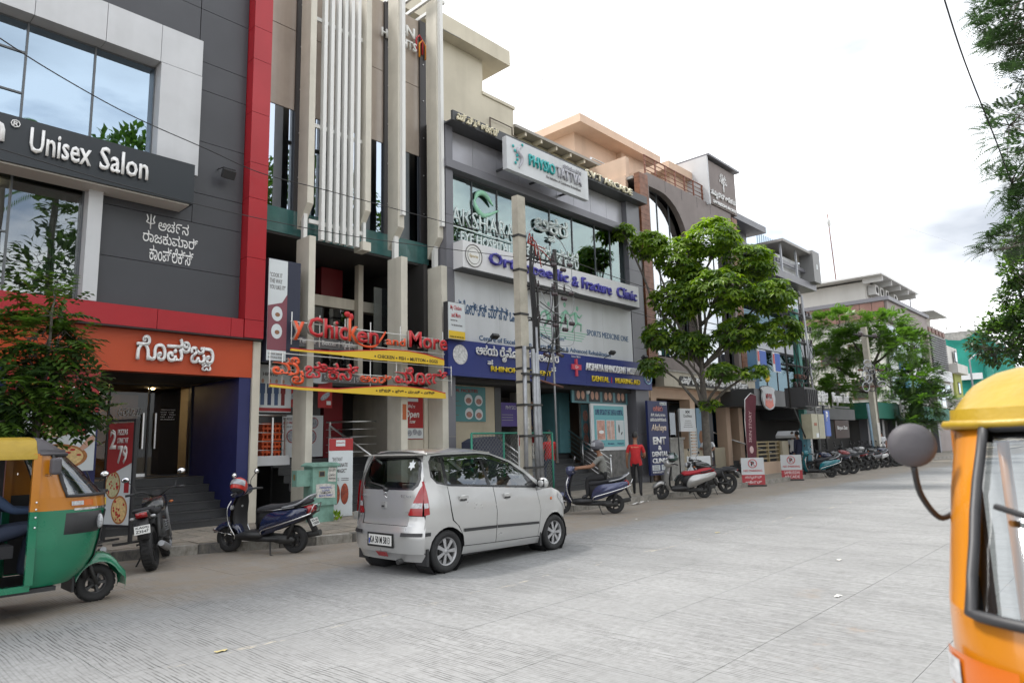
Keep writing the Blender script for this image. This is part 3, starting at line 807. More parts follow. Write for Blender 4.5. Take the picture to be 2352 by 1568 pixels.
# Kannada line
sg = thing('shop_name_sign', 'red raised Kannada letters with lower yellow band on a wire frame', 'sign', (10, YL, 3))
two_tone(sg, 'ಮೈ', d5, 112, 618, 295, 458, m_lord, bold=.022)
two_tone(sg, 'ಚಿಕನ್', d5, 300, 590, 608, 488, m_lred, bold=.022)
two_tone(sg, 'ಅಂಡ್', d5, 614, 612, 796, 560, m_lord, bold=.022)
two_tone(sg, 'ಮೋರ್', d5, 812, 618, 1112, 518, m_lred, bold=.022)
top2 = [(115, 622), (300, 640), (500, 650), (650, 640), (800, 632), (900, 637), (1020, 652), (1115, 675)]
bot2 = [(1118, 704), (900, 694), (700, 682), (500, 668), (300, 655), (115, 636)]
plate('yellow_band', sg, d5, top2 + bot2, YL - .05, .05, m_yband)
plate('red_edge', sg, d5, [(x, y - 5) for x, y in top2] + [(x, y + 1) for x, y in top2[::-1]], YL - .052, .05, m_lred)
ptext(sg, 'lettering', '▪ ಚಿಕನ್ ▪ ಫಿಶ್ ▪ ಮಟನ್ ▪ ಎಗ್ಸ್', m_bandtxt, d5, 718, 668, 1052, 646, YL - .05, depth=.005, bold=.012)
part('strap_board', sg, 8.72, 10.45, YL + .3, YL + .315, 3.22, 3.42, MATS['grey_board'])
tpart(sg, 'lettering', 'ಟೆಂಡರ್ | ಬೆಟರ್ | ಟೇಸ್ಟಿಯರ್', MATS['print_white'], (8.78, YL + .299, 3.24), width=1.6, height=.16, depth=.005)
fr = MB()
for z in (3.42, 3.78): fr.tube([(7.25, YL + .02, z), (12.6, YL + .02, z)], .012, 6)
for x in (7.25, 7.55, 9.9, 10.7, 12.58): fr.tube([(x, YL + .02, 3.0), (x, YL + .02, 3.82)], .012, 6)
adopt(fr.build('wire_frame', m_louv), sg)
# blade sign at the left: COOK IT THE WAY YOU LIKE IT
sg = thing('blade_sign', 'tall white and maroon box sign reading Cook it the way you like it', 'sign', (7.6, 14.2, 3.2))
bx0, bx1 = 7.20, 7.66
part('dark_box', sg, 7.22, 8.02, 14.19, 14.5, 3.60, 5.95, M('box_navy', (.03, .034, .06), .4))
part('face', sg, bx0 + .02, bx1 + .02, 14.17, 14.188, 3.62, 5.93, m_pw)
adopt(MB().prism([(bx0 + .02, 4.85), (bx1 - .1, 4.95), (bx1 + .02, 5.15), (bx1 + .02, 3.85), (bx0 + .02, 3.85)], 14.164, 14.169, 'y').build('maroon_field', M('print_mauve', (.20, .06, .08), .5)), sg)
for k, (t_, w_) in enumerate((('"COOK IT', .3), ('THE WAY', .3), ('YOU LIKE IT!"', .38))): tpart(sg, 'lettering', t_, M('print_grey', (.14, .13, .13), .6), (bx0 + .05, 14.168, 5.52 - .14 * k), width=w_, height=.10, depth=.003)
for k, z in enumerate((4.68, 4.28)): adopt(disc(MB(), bx0 + .24, z, .13, 14.162, 20, .17).build('dish_photo', m_pw), sg)
for k, z in enumerate((4.66, 4.26)): adopt(disc(MB(), bx0 + .25, z, .06, 14.158, 10, .05).build('dish_food', M('print_food', (.25, .12, .06), .6)), sg)
tpart(sg, 'lettering', 'CHICKEN, SEAFOOD', MATS['print_grey'], (bx0 + .05, 14.168, 3.74), width=.36, height=.05, depth=.003)
tpart(sg, 'lettering', 'MUTTON & MORE', MATS['print_grey'], (bx0 + .06, 14.168, 3.66), width=.34, height=.05, depth=.003)
# blade sign at the right: white yellow box on the last fin
sg = thing('blade_sign', 'small white and yellow box sign projecting from the last cream fin', 'sign', (12.7, 13.9, 4.6))
def rbox(p, name, x0, x1, y0, y1, z0, z1, mat, bev=0.):
    b = MB().box(x0, x1, y0, y1, z0, z1)
    if bev: b.bevel(bev, 1)
    o = b.build(name, mat); o.data.transform(Mx); return adopt(o, p)
Mx = Matrix.Translation((12.40, 13.95, 0)) @ Matrix.Rotation(R(0), 4, 'Z')
rbox(sg, 'face', -.02, .60, -.02, 0, 4.57, 5.60, m_pw); rbox(sg, 'face_yellow', -.015, .595, -.024, -.02, 4.58, 4.80, m_yband)
rbox(sg, 'cabinet', -.03, .61, .0, .18, 4.55, 5.62, M('box_dark', (.05, .05, .055), .4))
for k, (t_, w_, h_, mm) in enumerate((('My Chicken', .42, .16, m_lred), ('and More', .34, .14, m_lred), ('Tender · Better · Tastier', .26, .04, MATS['print_grey']), ('for the love of meat', .40, .06, MATS['print_grey']))):
    tpart(sg, 'lettering', t_, mm, (12.45 + .04 * (k % 2), 13.928, (5.36, 5.18, 5.08, 4.94)[k]), width=w_, height=h_, depth=.003, bold=.008)
tpart(sg, 'lettering', 'CHICKEN · FISH · MUTTON · EGGS', m_bandtxt, (12.42, 13.924, 4.61), width=.52, height=.045, depth=.003)
# posters
def poster(name, label, x0, x1, z0, z1, Y, mat, th=.015):
    o = thing(name, label, 'poster', ((x0 + x1) / 2, Y, z0)); part('sheet', o, x0, x1, Y, Y + th, z0, z1, mat); return o
po = poster('hiring_poster', 'white hiring poster with four standing staff figures', 7.42, 8.27, 2.52, 3.62, 14.96, m_pw)
tpart(po, 'lettering', 'HIRING', MATS['print_grey'], (7.55, 14.955, 3.36), width=.36, height=.08, depth=.002, bold=.02)
part('red_strip', po, 7.42, 8.27, 14.955, 14.96, 2.54, 2.62, m_pr)
for k, mm in enumerate((M('print_blue_a', (.06, .1, .2), .6), M('print_blue_b', (.03, .05, .12), .6), MATS['print_blue_a'], M('print_maroon', (.2, .03, .03), .6))):
    x = 7.55 + k * .17
    f = MB(); f.box(x - .045, x + .045, 14.952, 14.956, 2.68, 2.95); f.box(x - .06, x + .06, 14.951, 14.955, 2.95, 3.18)
    adopt(f.build('printed_body', mm), po); adopt(disc(MB(), x, 3.24, .035, 14.953, 10, .05).build('printed_head', MATS['print_skin']), po)
po = poster('fish_poster', 'large white poster of fresh water fish plates at back of shop', 8.95, 10.15, 1.45, 2.55, 16.6, m_pw)
tpart(po, 'lettering', 'SOURCED WIDEST RANGE OF', MATS['print_grey'], (8.97, 16.595, 2.42), width=.75, height=.06, depth=.002, bold=.01)
tpart(po, 'lettering', 'AND FRESH WATER FISH', MATS['print_red'], (8.97, 16.595, 2.32), width=.72, height=.06, depth=.002, bold=.01)
tpart(po, 'lettering', 'PACKED BY PROFESSIONALS', MATS['print_grey'], (8.97, 16.595, 2.22), width=.6, height=.05, depth=.002)
for cx, cz, r in ((9.25, 2.0, .18), (9.75, 1.98, .2), (9.55, 1.66, .18), (9.85, 2.35, .15)):
    adopt(disc(MB(), cx, cz, r, 16.594, 20).build('printed_plate', m_pr), po); adopt(disc(MB(), cx, cz, r * .88, 16.591, 20).build('printed_fish', M('print_fish', (.36, .38, .42), .5, nz=(25, .6))), po)
for k, (x, lab) in enumerate(((8.72, 'red fish poster partly hidden behind the first cream fin'), (9.62, 'red fish poster hanging free beside the oval sticker'))):
    po = poster('small_fish_poster', lab, x, x + .42, 2.72, 3.40, 16.0, m_pr)
    adopt(MB().ball((x + .21, 15.995, 3.02), (.17, .004, .07), mtx=Matrix.Rotation(R(-35), 4, 'Y')).build('printed_fish', MATS['print_fish']), po)
    part('price_tag', po, x + .25, x + .38, 15.992, 15.998, 2.80, 2.90, m_pw)
po = thing('oval_sticker', 'white oval sticker hanging above the red fish posters', 'sticker', (9.6, 16, 3.4))
adopt(disc(MB(), 9.62, 3.50, .40, 15.96, 24, .15).build('sticker', m_pw), po)
po = poster('open_poster', 'maroon poster reading We are Open now on the cream wall', 11.50, 12.28, 1.85, 3.05, 14.93, m_pr)
part('white_foot', po, 11.5, 12.28, 14.925, 14.93, 1.87, 2.15, m_pw)
tpart(po, 'lettering', "We're", m_let, (11.75, 14.925, 2.70), width=.24, height=.10, depth=.003, shear=.2)
tpart(po, 'lettering', 'Open', m_let, (11.64, 14.925, 2.38), width=.5, height=.26, depth=.003, shear=.2, bold=.02)
tpart(po, 'lettering', 'now', m_let, (11.8, 14.925, 2.28), width=.2, height=.08, depth=.003, shear=.2)
tpart(po, 'lettering', '16', MATS['print_yellow'], (11.54, 14.92, 1.98), width=.13, height=.13, depth=.003, bold=.02)
for k, x in enumerate((11.8, 11.98, 12.14)): adopt(disc(MB(), x, 2.02 + .03 * (k % 2), .08, 14.92, 14).build('printed_dish', MATS['print_fish']), po)
adopt(MB().box(11.68, 12.1, 14.922, 14.93, 2.88, 2.97).build('white_label', m_pw), po)
po = poster('brown_notice', 'small brown notice on the middle cream fin', 11.06, 11.18, 2.35, 2.75, 14.268, M('notice_brown', (.40, .10, .03), .6), .01)
# marinate standee
def standee(label, x, y, rz):
    o = thing('marinate_standee', label, 'standee', (x, y, .13), rz)
    MB().box(-.42, .42, -.015, .015, .02, 1.78).build('board', m_pw, o)
    MB().box(-.42, .42, -.019, -.0155, 1.50, 1.775).build('maroon_header', m_pr, o)
    MB().box(-.18, .14, -.023, -.0195, 1.60, 1.74).build('white_label', m_pw, o)
    text('lettering', 'My Chicken and More', m_lred, o, (-.16, -.024, 1.65), width=.28, height=.05, depth=.002)
    for k, (t_, w_) in enumerate((('"INSTANT', .36), ('MARINATE', .46), ('MAGIC"', .34))): text('lettering', t_, MATS['print_grey'], o, (-.30 + .08 * k, -.017, 1.26 - .13 * k), width=w_, height=.09, depth=.002, bold=.015 * (k > 0), shear=.15)
    for k in range(4): MB().box(-.32 + .34 * (k % 2), -.32 + .34 * (k % 2) + .26, -.0185, -.0152, .86 - .04 * (k // 2), .875 - .04 * (k // 2)).build('small_print', MATS['print_grey'], o)
    for k in range(2): MB().ball((-.16 + .3 * k, -.018, .52), (.14, .006, .24)).build('printed_fillet', M('print_fillet', (.11, .02, .015), .5, nz=(14, .8), col2=(.45, .08, .03)), o)
    for s in (-1, 1): MB().tube([(s * .3, .01, 1.2), (s * .3, .45, .0)], .012, 6).build('leg', m_black, o)
    o.scale = (.66, 1, .98)
    return o
standee('marinate magic standee beside the green utility box', 8.75, 13.55, R(-14))
standee('marinate magic standee seen above the silver car by the power pole', 13.35, 12.0, R(-14))
# green utility box
ub = thing('utility_box', 'weathered pale green electrical utility box pasted with loan notices', 'utility box', (8.0, 13.15, .13), R(-4)); ub.scale = (.78, .8, .82)
m_ub = M('box_green', (.20, .36, .30), .6, nz=(5, .25), streak=(6, .35))
MB().box(-.36, .36, -.26, .26, .42, 1.40).bevel(.01, 1).build('cabinet', m_ub, ub)
MB().prism([(-.42, 1.40), (.42, 1.40), (.42, 1.44), (.3, 1.50), (-.3, 1.50), (-.42, 1.44)], -.32, .32, 'y').build('lid', m_ub, ub)
MB().box(-.30, .30, -.2, .2, -.02, .42).build('plinth', m_ub, ub)
sb = MB().box(-.76, -.36, -.14, .14, .92, 1.32).bevel(.01, 1).build('side_box', m_ub, ub)
MB().box(-.765, -.76, -.06, .04, 1.08, 1.22).build('brass_plate', M('brass', (.35, .26, .1), .4, metal=.8), sb)
MB().box(-.17, -.03, -.272, -.26, 1.16, 1.27).build('meter_window', m_black, ub)
MB().box(-.19, -.01, -.268, -.26, 1.14, 1.29).build('window_frame', M('brass_dull', (.25, .2, .12), .6), ub)
m_pap = M('torn_paper', (.60, .58, .54), .8, nz=(18, .35))
MB().prism([(.08, 1.02), (.31, 1.0), (.33, 1.36), (.1, 1.38), (.07, 1.2)], -.268, -.262, 'y').build('notice', m_pap, ub)
MB().prism([(-.26, .62), (.30, .60), (.28, .93), (.02, .97), (-.27, .96)], -.269, -.262, 'y').build('notice', m_pap, ub)
m_pb = M('print_blue', (.03, .07, .35), .6); m_pk = M('print_black', (.03, .03, .03), .6)
for t_, z, w_, mm in (('PERSONAL', .84, .36, m_pb), ('LOAN', .77, .20, m_pb), ('HOME LOAN', .71, .28, m_pk), ('84319 90457', .64, .40, m_pb)):
    text('lettering', t_, mm, ub, (.02, -.2695, z), width=w_, height=.055, depth=.002, bold=.012, align='C')
for t_, z in (('O-LET', 1.27), ('CONTACT', 1.15), ('9945915686', 1.06)): text('lettering', t_, m_pk, ub, (.2, -.2685, z), width=.2, height=.05, depth=.002, bold=.012, align='C')
# ================================================================== building C: clinic block with signs
C = thing('clinic_building', 'grey and white clad clinic block with wide glass band and stacked signs', 'building', (18, 14.6, 0))
m_cgrey = M('grey_aluminium', (.155, .155, .175), .4, nz=(.9, .1))
m_cpan = M('pale_aluminium', (.42, .42, .46), .35, metal=.25, nz=(1.1, .1))
m_cdark = M('charcoal_cladding', (.055, .058, .062), .45, nz=(.8, .1))
m_cglass = glass('clinic_glass', (.36, .46, .44), .20, wav=.05, gcol=(.75, .88, .88))
m_bd = M('board_white', (.60, .62, .64), .5, nz=(.8, .08), streak=(1.6, .2))
part('core', C, 12.7, 23.1, 18.6, 26, .1, 11.3, m_conc)
part('roof', C, 12.7, 23.1, 14.6, 26, 11.1, 11.36, m_cdark)
# side pilasters in panels
for x0, x1 in ((12.66, 12.94), (22.14, 23.06)):
    for z0, z1 in ((.1, 1.9), (1.9, 3.6), (3.6, 5.2), (5.2, 6.7), (6.7, 8.3), (8.3, 9.7), (9.7, 11.1)):
        part('pilaster_panel', C, x0, x1, 14.3, 14.75, z0 + .005, z1 - .005, m_cgrey, .004)
# canopy with lettering
part('canopy_front', C, 12.62, 23.1, 13.92, 14.0, 11.06, 11.36, m_cdark)
part('canopy_soffit', C, 12.62, 23.1, 14.0, 14.7, 11.06, 11.10, m_cdark)
cp = [12.95, 13.98, 15.05, 16.08, 17.15, 18.05, 19.03, 20.06, 21.08, 22.13]
for x0, x1 in zip(cp, cp[1:]): part('pale_panel', C, x0 + .006, x1 - .006, 14.52, 14.6, 9.98, 11.05, m_cpan, .004)
part('ledge', C, 12.6, 23.1, 14.2, 14.7, 9.72, 9.97, m_cgrey, .006)
part('spandrel', C, 12.95, 22.13, 14.55, 14.9, 6.7, 7.0, m_cgrey)
gw = window(C, (12.95, 13.9, 15.0, 16.3, 17.6, 18.85, 20.2, 21.2, 22.13), 7.0, 9.71, 14.5, m_cglass, m_wfr)
part('office_back', C, 12.95, 22.13, 18.2, 18.5, 6.7, 9.9, M('office_back', (.28, .27, .25), .8))
part('office_ceiling', C, 12.95, 22.13, 14.7, 18.5, 9.74, 9.96, M('office_ceil', (.5, .5, .5), .8))
part('office_floor', C, 12.95, 22.13, 14.9, 18.5, 6.5, 6.7, m_conc)
part('curtain', C, 19.3, 20.1, 14.75, 14.79, 7.0, 9.7, M('curtain_grey', (.42, .46, .45), .8, streak=(9, .3)))
part('partition', C, 20.3, 21.0, 16.0, 16.1, 6.7, 9.7, M('partition_tan', (.36, .28, .18), .8))
part('lower_backing', C, 12.95, 22.13, 14.6, 18.6, 3.5, 6.7, m_conc)
sg = thing('building_name_sign', 'cream Kannada letters on the left half of the dark clinic canopy', 'sign', (13.5, 13.9, 11.1))
m_gold = M('letter_cream', (.72, .66, .48), .4)
tpart(sg, 'lettering', 'ಎಸ್.ವಿ.ಟಿ ಆಕೇ೯ಡ್', m_gold, (12.74, 13.90, 11.08), width=1.75, height=.27, depth=.05, bold=.02)
sg = thing('building_name_sign', 'cream raised letters S.V.T ARCADE on the dark clinic canopy', 'sign', (20.6, 13.9, 11.1))
tpart(sg, 'lettering', 'S.V.T ARCADE', m_gold, (18.95, 13.90, 11.11), width=3.0, height=.25, depth=.06, bold=.012)
# physiotherapy sign box
sg = thing('physio_sign', 'white box sign with teal lettering PHYSIO TATTVA high on the clinic', 'sign', (16.6, 13.6, 10))
part('box', sg, 14.55, 18.70, 13.6, 13.78, 10.02, 11.08, m_bd, .012)
for x in (15, 16.6, 18.2): part('bracket', sg, x, x + .06, 13.78, 14.55, 10.3, 10.36, m_cdark)
m_tl = M('letter_teal', (.02, .36, .36), .4); m_sil = M('letter_silver', (.42, .42, .46), .35)
tpart(sg, 'lettering', 'PHYSIO', m_tl, (15.55, 13.59, 10.40), width=1.30, height=.38, depth=.05, bold=.02)
tpart(sg, 'lettering', 'TATTVA', m_sil, (16.92, 13.59, 10.40), width=1.35, height=.38, depth=.05, bold=.02)
tpart(sg, 'lettering', 'ಫಿಸಿಯೋ ತತ್ವ', m_sil, (17.3, 13.59, 10.80), width=1.0, height=.17, depth=.02, bold=.01)
tpart(sg, 'lettering', 'An Initiative of Cadabams Brahmbhatt', MATS['print_grey'], (16.4, 13.59, 10.22), width=1.85, height=.10, depth=.006)
lg = MB()
for k in range(5): lg.ball((14.92 + .1 * math.sin(k * 1.1), 13.57, 10.3 + .13 * k), (.055, .02, .05), 10, 6)
adopt(lg.build('logo_dots', m_tl), sg)
adopt(MB().tube(smooth_poly([(15.22, 13.57, 10.92), (15.02, 13.57, 10.72), (15.22, 13.57, 10.5), (15.08, 13.57, 10.16)], 6, False), [.01 + .06 * math.sin(pi * i / 18) for i in range(19)], 8).build('logo_figure', m_sil), sg)
adopt(MB().ball((15.26, 13.57, 10.98), (.05, .02, .05), 10, 6).build('logo_head', m_tl), sg)
# AKSHAR eye hospital lettering on the glass
sg = thing('eye_hospital_lettering', 'white letters AKSHARA EYE HOSPITAL with green eye mark on the glass', 'sign', (14.5, 14.4, 7.5))
m_gl = M('letter_glasswhite', (.66, .74, .73), .4); m_grn = M('mark_green', (.30, .60, .42), .4)
tpart(sg, 'lettering', 'AKSHARA', m_gl, (12.98, 14.46, 8.14), width=2.75, height=.52, depth=.05, bold=-.012)
tpart(sg, 'lettering', 'EYE HOSPITAL', m_gl, (13.35, 14.46, 7.66), width=2.2, height=.30, depth=.05, bold=0.)
part('underline', sg, 12.98, 15.7, 14.42, 14.46, 8.04, 8.07, m_gl)
ey = [(13.95, 14.44, 9.05), (14.1, 14.44, 9.32), (14.4, 14.44, 9.36), (14.75, 14.44, 9.08)]
e1 = smooth_poly(ey, 6, False); adopt(MB().tube(e1, [.02 + .07 * math.sin(pi * i / (len(e1) - 1)) for i in range(len(e1))], 8).build('eye_upper', m_grn), sg)
e2 = smooth_poly([(13.92, 14.44, 9.08), (14.05, 14.44, 8.80), (14.35, 14.44, 8.66), (15.0, 14.44, 8.98)], 6, False); adopt(MB().tube(e2, [.02 + .06 * math.sin(pi * i / (len(e2) - 1)) for i in range(len(e2))], 8).build('eye_lower', m_grn), sg)
sg = thing('eye_hospital_lettering', 'white Kannada eye hospital letters on the clinic glass', 'sign', (18, 14.4, 7.5))
tpart(sg, 'lettering', 'ಅಕರ', m_gl, (16.75, 14.46, 8.75), width=1.75, height=.62, depth=.06, bold=.015)
tpart(sg, 'lettering', 'ಷ', m_gl, (17.42, 14.46, 8.46), width=.34, height=.28, depth=.05, bold=.015)
tpart(sg, 'lettering', 'ಕಣ್ಣಿನ ಆಸ್ಪತ್ರೆ', m_gl, (16.3, 14.46, 7.72), width=2.75, height=.62, depth=.05, bold=.01)
# orthopaedic board
sg = thing('orthopaedic_sign', 'long white board with violet blue letters Orthopaedic and Fracture Clinic', 'sign', (17.5, 13.9, 6.7))
m_vio = M('letter_violet', (.055, .05, .33), .4)
part('board', sg, 12.92, 22.08, 13.9, 14.5, 6.68, 7.48, M('board_bright', (.70, .70, .71), .5, nz=(.8, .05)), .012)
part('underside_trim', sg, 12.9, 22.1, 13.88, 14.5, 6.645, 6.678, m_cdark)
tpart(sg, 'lettering', 'Orthopaedic', m_vio, (13.95, 13.89, 6.82), width=3.75, height=.50, depth=.07, bold=.014)
tpart(sg, 'lettering', '&', m_vio, (17.9, 13.89, 6.88), width=.35, height=.36, depth=.07, bold=.014)
tpart(sg, 'lettering', 'Fracture', m_vio, (18.45, 13.89, 6.88), width=1.75, height=.40, depth=.07, bold=.014)
tpart(sg, 'lettering', 'Clinic', m_vio, (20.55, 13.89, 6.88), width=1.30, height=.40, depth=.07, bold=.014)
adopt(disc(MB(), 13.35, 7.08, .33, 13.895, 28).build('seal_disc', M('seal_white', (.74, .74, .72), .5)), sg)
adopt(MB().tube([(13.35 + .33 * math.cos(a * pi / 18), 13.885, 7.08 + .33 * math.sin(a * pi / 18)) for a in range(36)], .012, 6, closed=True).build('seal_ring', MATS['print_grey']), sg)
adopt(MB().tube([(13.35 + .24 * math.cos(a * pi / 18), 13.888, 7.08 + .24 * math.sin(a * pi / 18)) for a in range(36)], .006, 5, closed=True).build('seal_ring', MATS['print_grey']), sg)
tpart(sg, 'lettering', 'Sports', M('print_gold', (.45, .33, .12), .5), (13.35, 13.89, 7.0), width=.34, height=.12, depth=.004, align='C')
# sports medicine board
sg = thing('sports_medicine_board', 'big white board with green runners reading Sports Medicine One', 'sign', (17.5, 14.3, 4.6))
bx = [12.96, 14.8, 16.6, 18.4, 20.2, 22.08]
for a, b in zip(bx, bx[1:]): part('board_panel', sg, a + .003, b - .003, 14.3, 14.42, 4.5, 6.64, m_bd)
m_lb = M('print_slate', (.06, .13, .25), .5)
tpart(sg, 'lettering', 'ಸ್ಪೋರ್ಟ್ಸ್ ಮೆಡಿಸಿನ್ ಒನ್', m_lb, (13.0, 14.296, 5.42), width=2.6, height=.42, depth=.008, bold=.008)
tpart(sg, 'lettering', 'Centre of Excellence in Sports Medicine & Advanced Rehabilitation', m_lb, (13.9, 14.296, 4.66), width=6.7, height=.20, depth=.008, bold=.006)
tpart(sg, 'lettering', '"Rise Again"', m_lb, (16.6, 14.296, 5.0), width=1.4, height=.20, depth=.008)
tpart(sg, 'lettering', 'SPORTS MEDICINE ONE', m_lb, (19.2, 14.296, 5.38), width=2.6, height=.21, depth=.008)
m_rg = M('print_green', (.24, .50, .36), .6)
for k in range(4): part('green_line', sg, 16.6, 18.9 + .1 * k, 14.294, 14.299, 5.12 + .09 * k, 5.15 + .09 * k, m_rg)
rn = [[(16.9, 5.45), (17.1, 5.75), (17.0, 6.0), (17.15, 6.2)], [(17.7, 5.45), (17.85, 5.8), (18.05, 6.1), (18.0, 6.3)], [(18.35, 5.42), (18.6, 5.75), (18.55, 6.1), (18.7, 6.25)]]
for pts in rn:
    b = MB(); (x0, z0), (x1, z1), (x2, z2), (x3, z3) = pts
    b.tube([(x0, 14.297, z0), (x1, 14.297, z1), (x2, 14.297, z2)], [.03, .06, .075], 6); b.tube([(x1, 14.297, z1), (x1 + .28, 14.297, z1 - .02), (x1 + .25, 14.297, z0 + .05)], [.055, .04, .025], 6)
    b.tube([(x2, 14.297, z2), (x2 + .25, 14.297, z2 - .15), (x2 + .4, 14.297, z2 - .02)], [.04, .03, .02], 6); b.tube([(x2, 14.297, z2), (x2 - .22, 14.297, z2 - .1), (x2 - .3, 14.297, z2 - .26)], [.04, .03, .02], 6)
    b.ball((x3, 14.297, z3 + .02), (.07, .02, .09), 8, 6)
    o = adopt(b.build('runner_figure', m_rg), sg)
# blue fascia sign
sg = thing('hospital_sign', 'blue fascia sign reading AKSHAYA RHINODENT HOSPITAL in white and yellow', 'sign', (17.7, 14.1, 3.6))
m_blue = M('sign_blue', (.022, .036, .19), .45, nz=(.7, .12)); m_yl = M('letter_yellow', (.78, .58, .03), .4)
bx = [12.5, 14.6, 16.7, 18.8, 20.9, 23.0]
for a, b in zip(bx, bx[1:]): part('panel', sg, a + .002, b - .002, 14.1, 14.28, 3.58, 4.60, m_blue)
part('rear_frame', sg, 12.52, 22.98, 14.282, 14.5, 3.6, 4.58, m_cdark)
tpart(sg, 'lettering', 'ಅಕಯ ರೈನೋಡೆಂಟ್ ಆಸತ್ರೆ', m_let, (13.55, 14.09, 4.08), width=3.75, height=.46, depth=.04, bold=.009)
tpart(sg, 'lettering', 'ಷ', m_let, (14.02, 14.09, 3.96), width=.2, height=.16, depth=.04, bold=.009)
tpart(sg, 'lettering', 'ಪ', m_let, (16.92, 14.09, 3.94), width=.2, height=.16, depth=.04, bold=.009)
tpart(sg, 'lettering', 'RHINOPLASTY | ENT', m_yl, (14.15, 14.09, 3.73), width=2.75, height=.21, depth=.04, bold=.009)
tpart(sg, 'lettering', 'AKSHAYA RHINODENT HOSPITAL', m_let, (18.75, 14.09, 4.10), width=3.55, height=.26, depth=.05, bold=.009)
tpart(sg, 'lettering', 'DENTAL', m_yl, (19.1, 14.09, 3.74), width=1.0, height=.19, depth=.04, bold=.009)
tpart(sg, 'lettering', 'HEARING AID', m_yl, (20.5, 14.09, 3.74), width=1.6, height=.19, depth=.04, bold=.009)
part('red_divider', sg, 20.28, 20.31, 14.085, 14.1, 3.74, 3.94, m_lred)
m_pink = M('cross_pink', (.55, .06, .10), .4)
part('cross_bar', sg, 18.18, 18.28, 14.04, 14.1, 3.86, 4.44, m_pink); part('cross_arm', sg, 17.98, 18.48, 14.045, 14.099, 4.08, 4.26, m_pink)
tpart(sg, 'lettering', 'Dr', m_let, (18.23, 14.038, 4.12), height=.10, depth=.004, align='C'); tpart(sg, 'lettering', 'Since 2010', m_let, (18.0, 14.09, 4.50), width=.5, height=.06, depth=.004)
adopt(disc(MB(), 12.95, 4.18, .28, 14.09, 28).build('brain_seal', M('seal_grey', (.66, .66, .66), .5, nz=(16, .45))), sg)
adopt(disc(MB(), 22.72, 4.06, .24, 14.09, 28).build('tooth_seal', m_blue), sg)
adopt(MB().tube([(22.72 + .25 * math.cos(a * pi / 18), 14.085, 4.06 + .25 * math.sin(a * pi / 18)) for a in range(36)], .022, 6, closed=True).build('seal_ring', M('ring_blue', (.35, .6, .75), .4)), sg)
adopt(MB().tube(smooth_poly([(22.64, 14.085, 4.17), (22.62, 14.085, 4.05), (22.67, 14.085, 3.92), (22.72, 14.085, 4.03), (22.77, 14.085, 3.92), (22.82, 14.085, 4.05), (22.80, 14.085, 4.17), (22.72, 14.085, 4.14)], 4), .018, 6, closed=True).build('tooth_outline', m_let), sg)
for x in (14.0, 19.9, 22.0):
    fl = thing('sign_lamp', {14.0: 'small lamp on top of the blue hospital sign at its left end', 19.9: 'small lamp on top of the blue hospital sign near its middle', 22.0: 'small lamp on top of the blue hospital sign at its right end'}[x], 'lamp', (x, 13.7, 4.7), group='lamps on the blue hospital sign')
    MB().tube([(0, .4, -.1), (0, 0, .05)], .012, 6).build('arm', m_black, fl)
    MB().box(-.13, .13, -.08, .08, .02, .12, Matrix.Rotation(R(-35), 4, 'X')).bevel(.01, 1).build('head', m_black, fl)
# ground floor ----------------------------------------------------------
m_tan = M('tan_wall', (.50, .44, .33), .75, nz=(1.2, .12))
part('ground_ceiling', C, 12.7, 23.1, 14.5, 18.6, 3.45, 3.58, m_dark)
part('left_wall', C, 12.7, 15.4, 15.2, 15.4, .1, 3.45, m_tan)
part('back_wall', C, 15.3, 23.1, 18.3, 18.5, .1, 3.5, M('hall_wall', (.13, .12, .11), .7))
part('pillar', C, 15.42, 15.7, 15.2, 16.8, .1, 3.5, m_cdark)
part('pillar', C, 17.6, 17.75, 16.0, 16.6, 1.4, 3.5, m_conc)
part('door_frame', C, 15.8, 17.5, 16.9, 16.95, 1.4, 3.3, m_shopdark)
part('teal_wall', C, 19.1, 19.7, 15.6, 16.6, 1.3, 3.45, M('teal_print', (.10, .24, .27), .5, nz=(2, .2)))
part('landing', C, 15.4, 20.0, 16.1, 18.5, .1, 1.42, m_gran)
for i in range(8):
    part('step', C, 15.6, 19.6, 13.95 + .28 * i, 16.3, .118 + .163 * i, .118 + .163 * (i + 1) - .03, m_gran)
    part('tread', C, 15.595, 19.605, 13.93 + .28 * i, 16.3, .118 + .163 * (i + 1) - .03, .118 + .163 * (i + 1), m_gran, .005)
part('right_wall', C, 20.0, 23.1, 15.2, 15.4, .1, 3.5, m_conc)
part('low_wall', C, 19.75, 22.4, 14.4, 15.2, .1, 1.35, M('rough_wall', (.16, .155, .15), .9, nz=(5, .4), bump=(12, .5)))
for nm, x0, x1, lab in (('stair_railing', 19.62, 19.62, 'steel stair railing right of the clinic steps with sloping bars'), ('stair_railing', 15.55, 15.55, 'steel stair railing left of the clinic steps behind the mesh fence')):
    rl = thing(nm, lab, 'railing', (x0, 14, .13))
    for k in range(6):
        a = (x0, 13.82, 1.05 - .16 * k); b = (x0, 16.15, 2.42 - .16 * k)
        adopt(MB().tube([a, b], .028 if k == 0 else .013, 8).build('handrail' if k == 0 else 'bar', m_alu), rl)
    for yy, zz, top in ((13.82, .12, 1.12), (15.0, .75, 1.75), (16.15, 1.4, 2.42)):
        adopt(MB().tube([(x0, yy, zz), (x0, yy, top)], .03, 8).build('post', m_alu), rl)
    adopt(MB().ball((x0, 13.82, 1.17), .05, 10, 8).build('finial', m_alu), rl)
adopt(MB().tube([(19.62, 16.15, 2.42), (19.62, 16.6, 2.42), (19.62, 16.6, 3.0), (19.62, 16.2, 3.02)], .028, 8).build('top_loop', m_alu), rl)
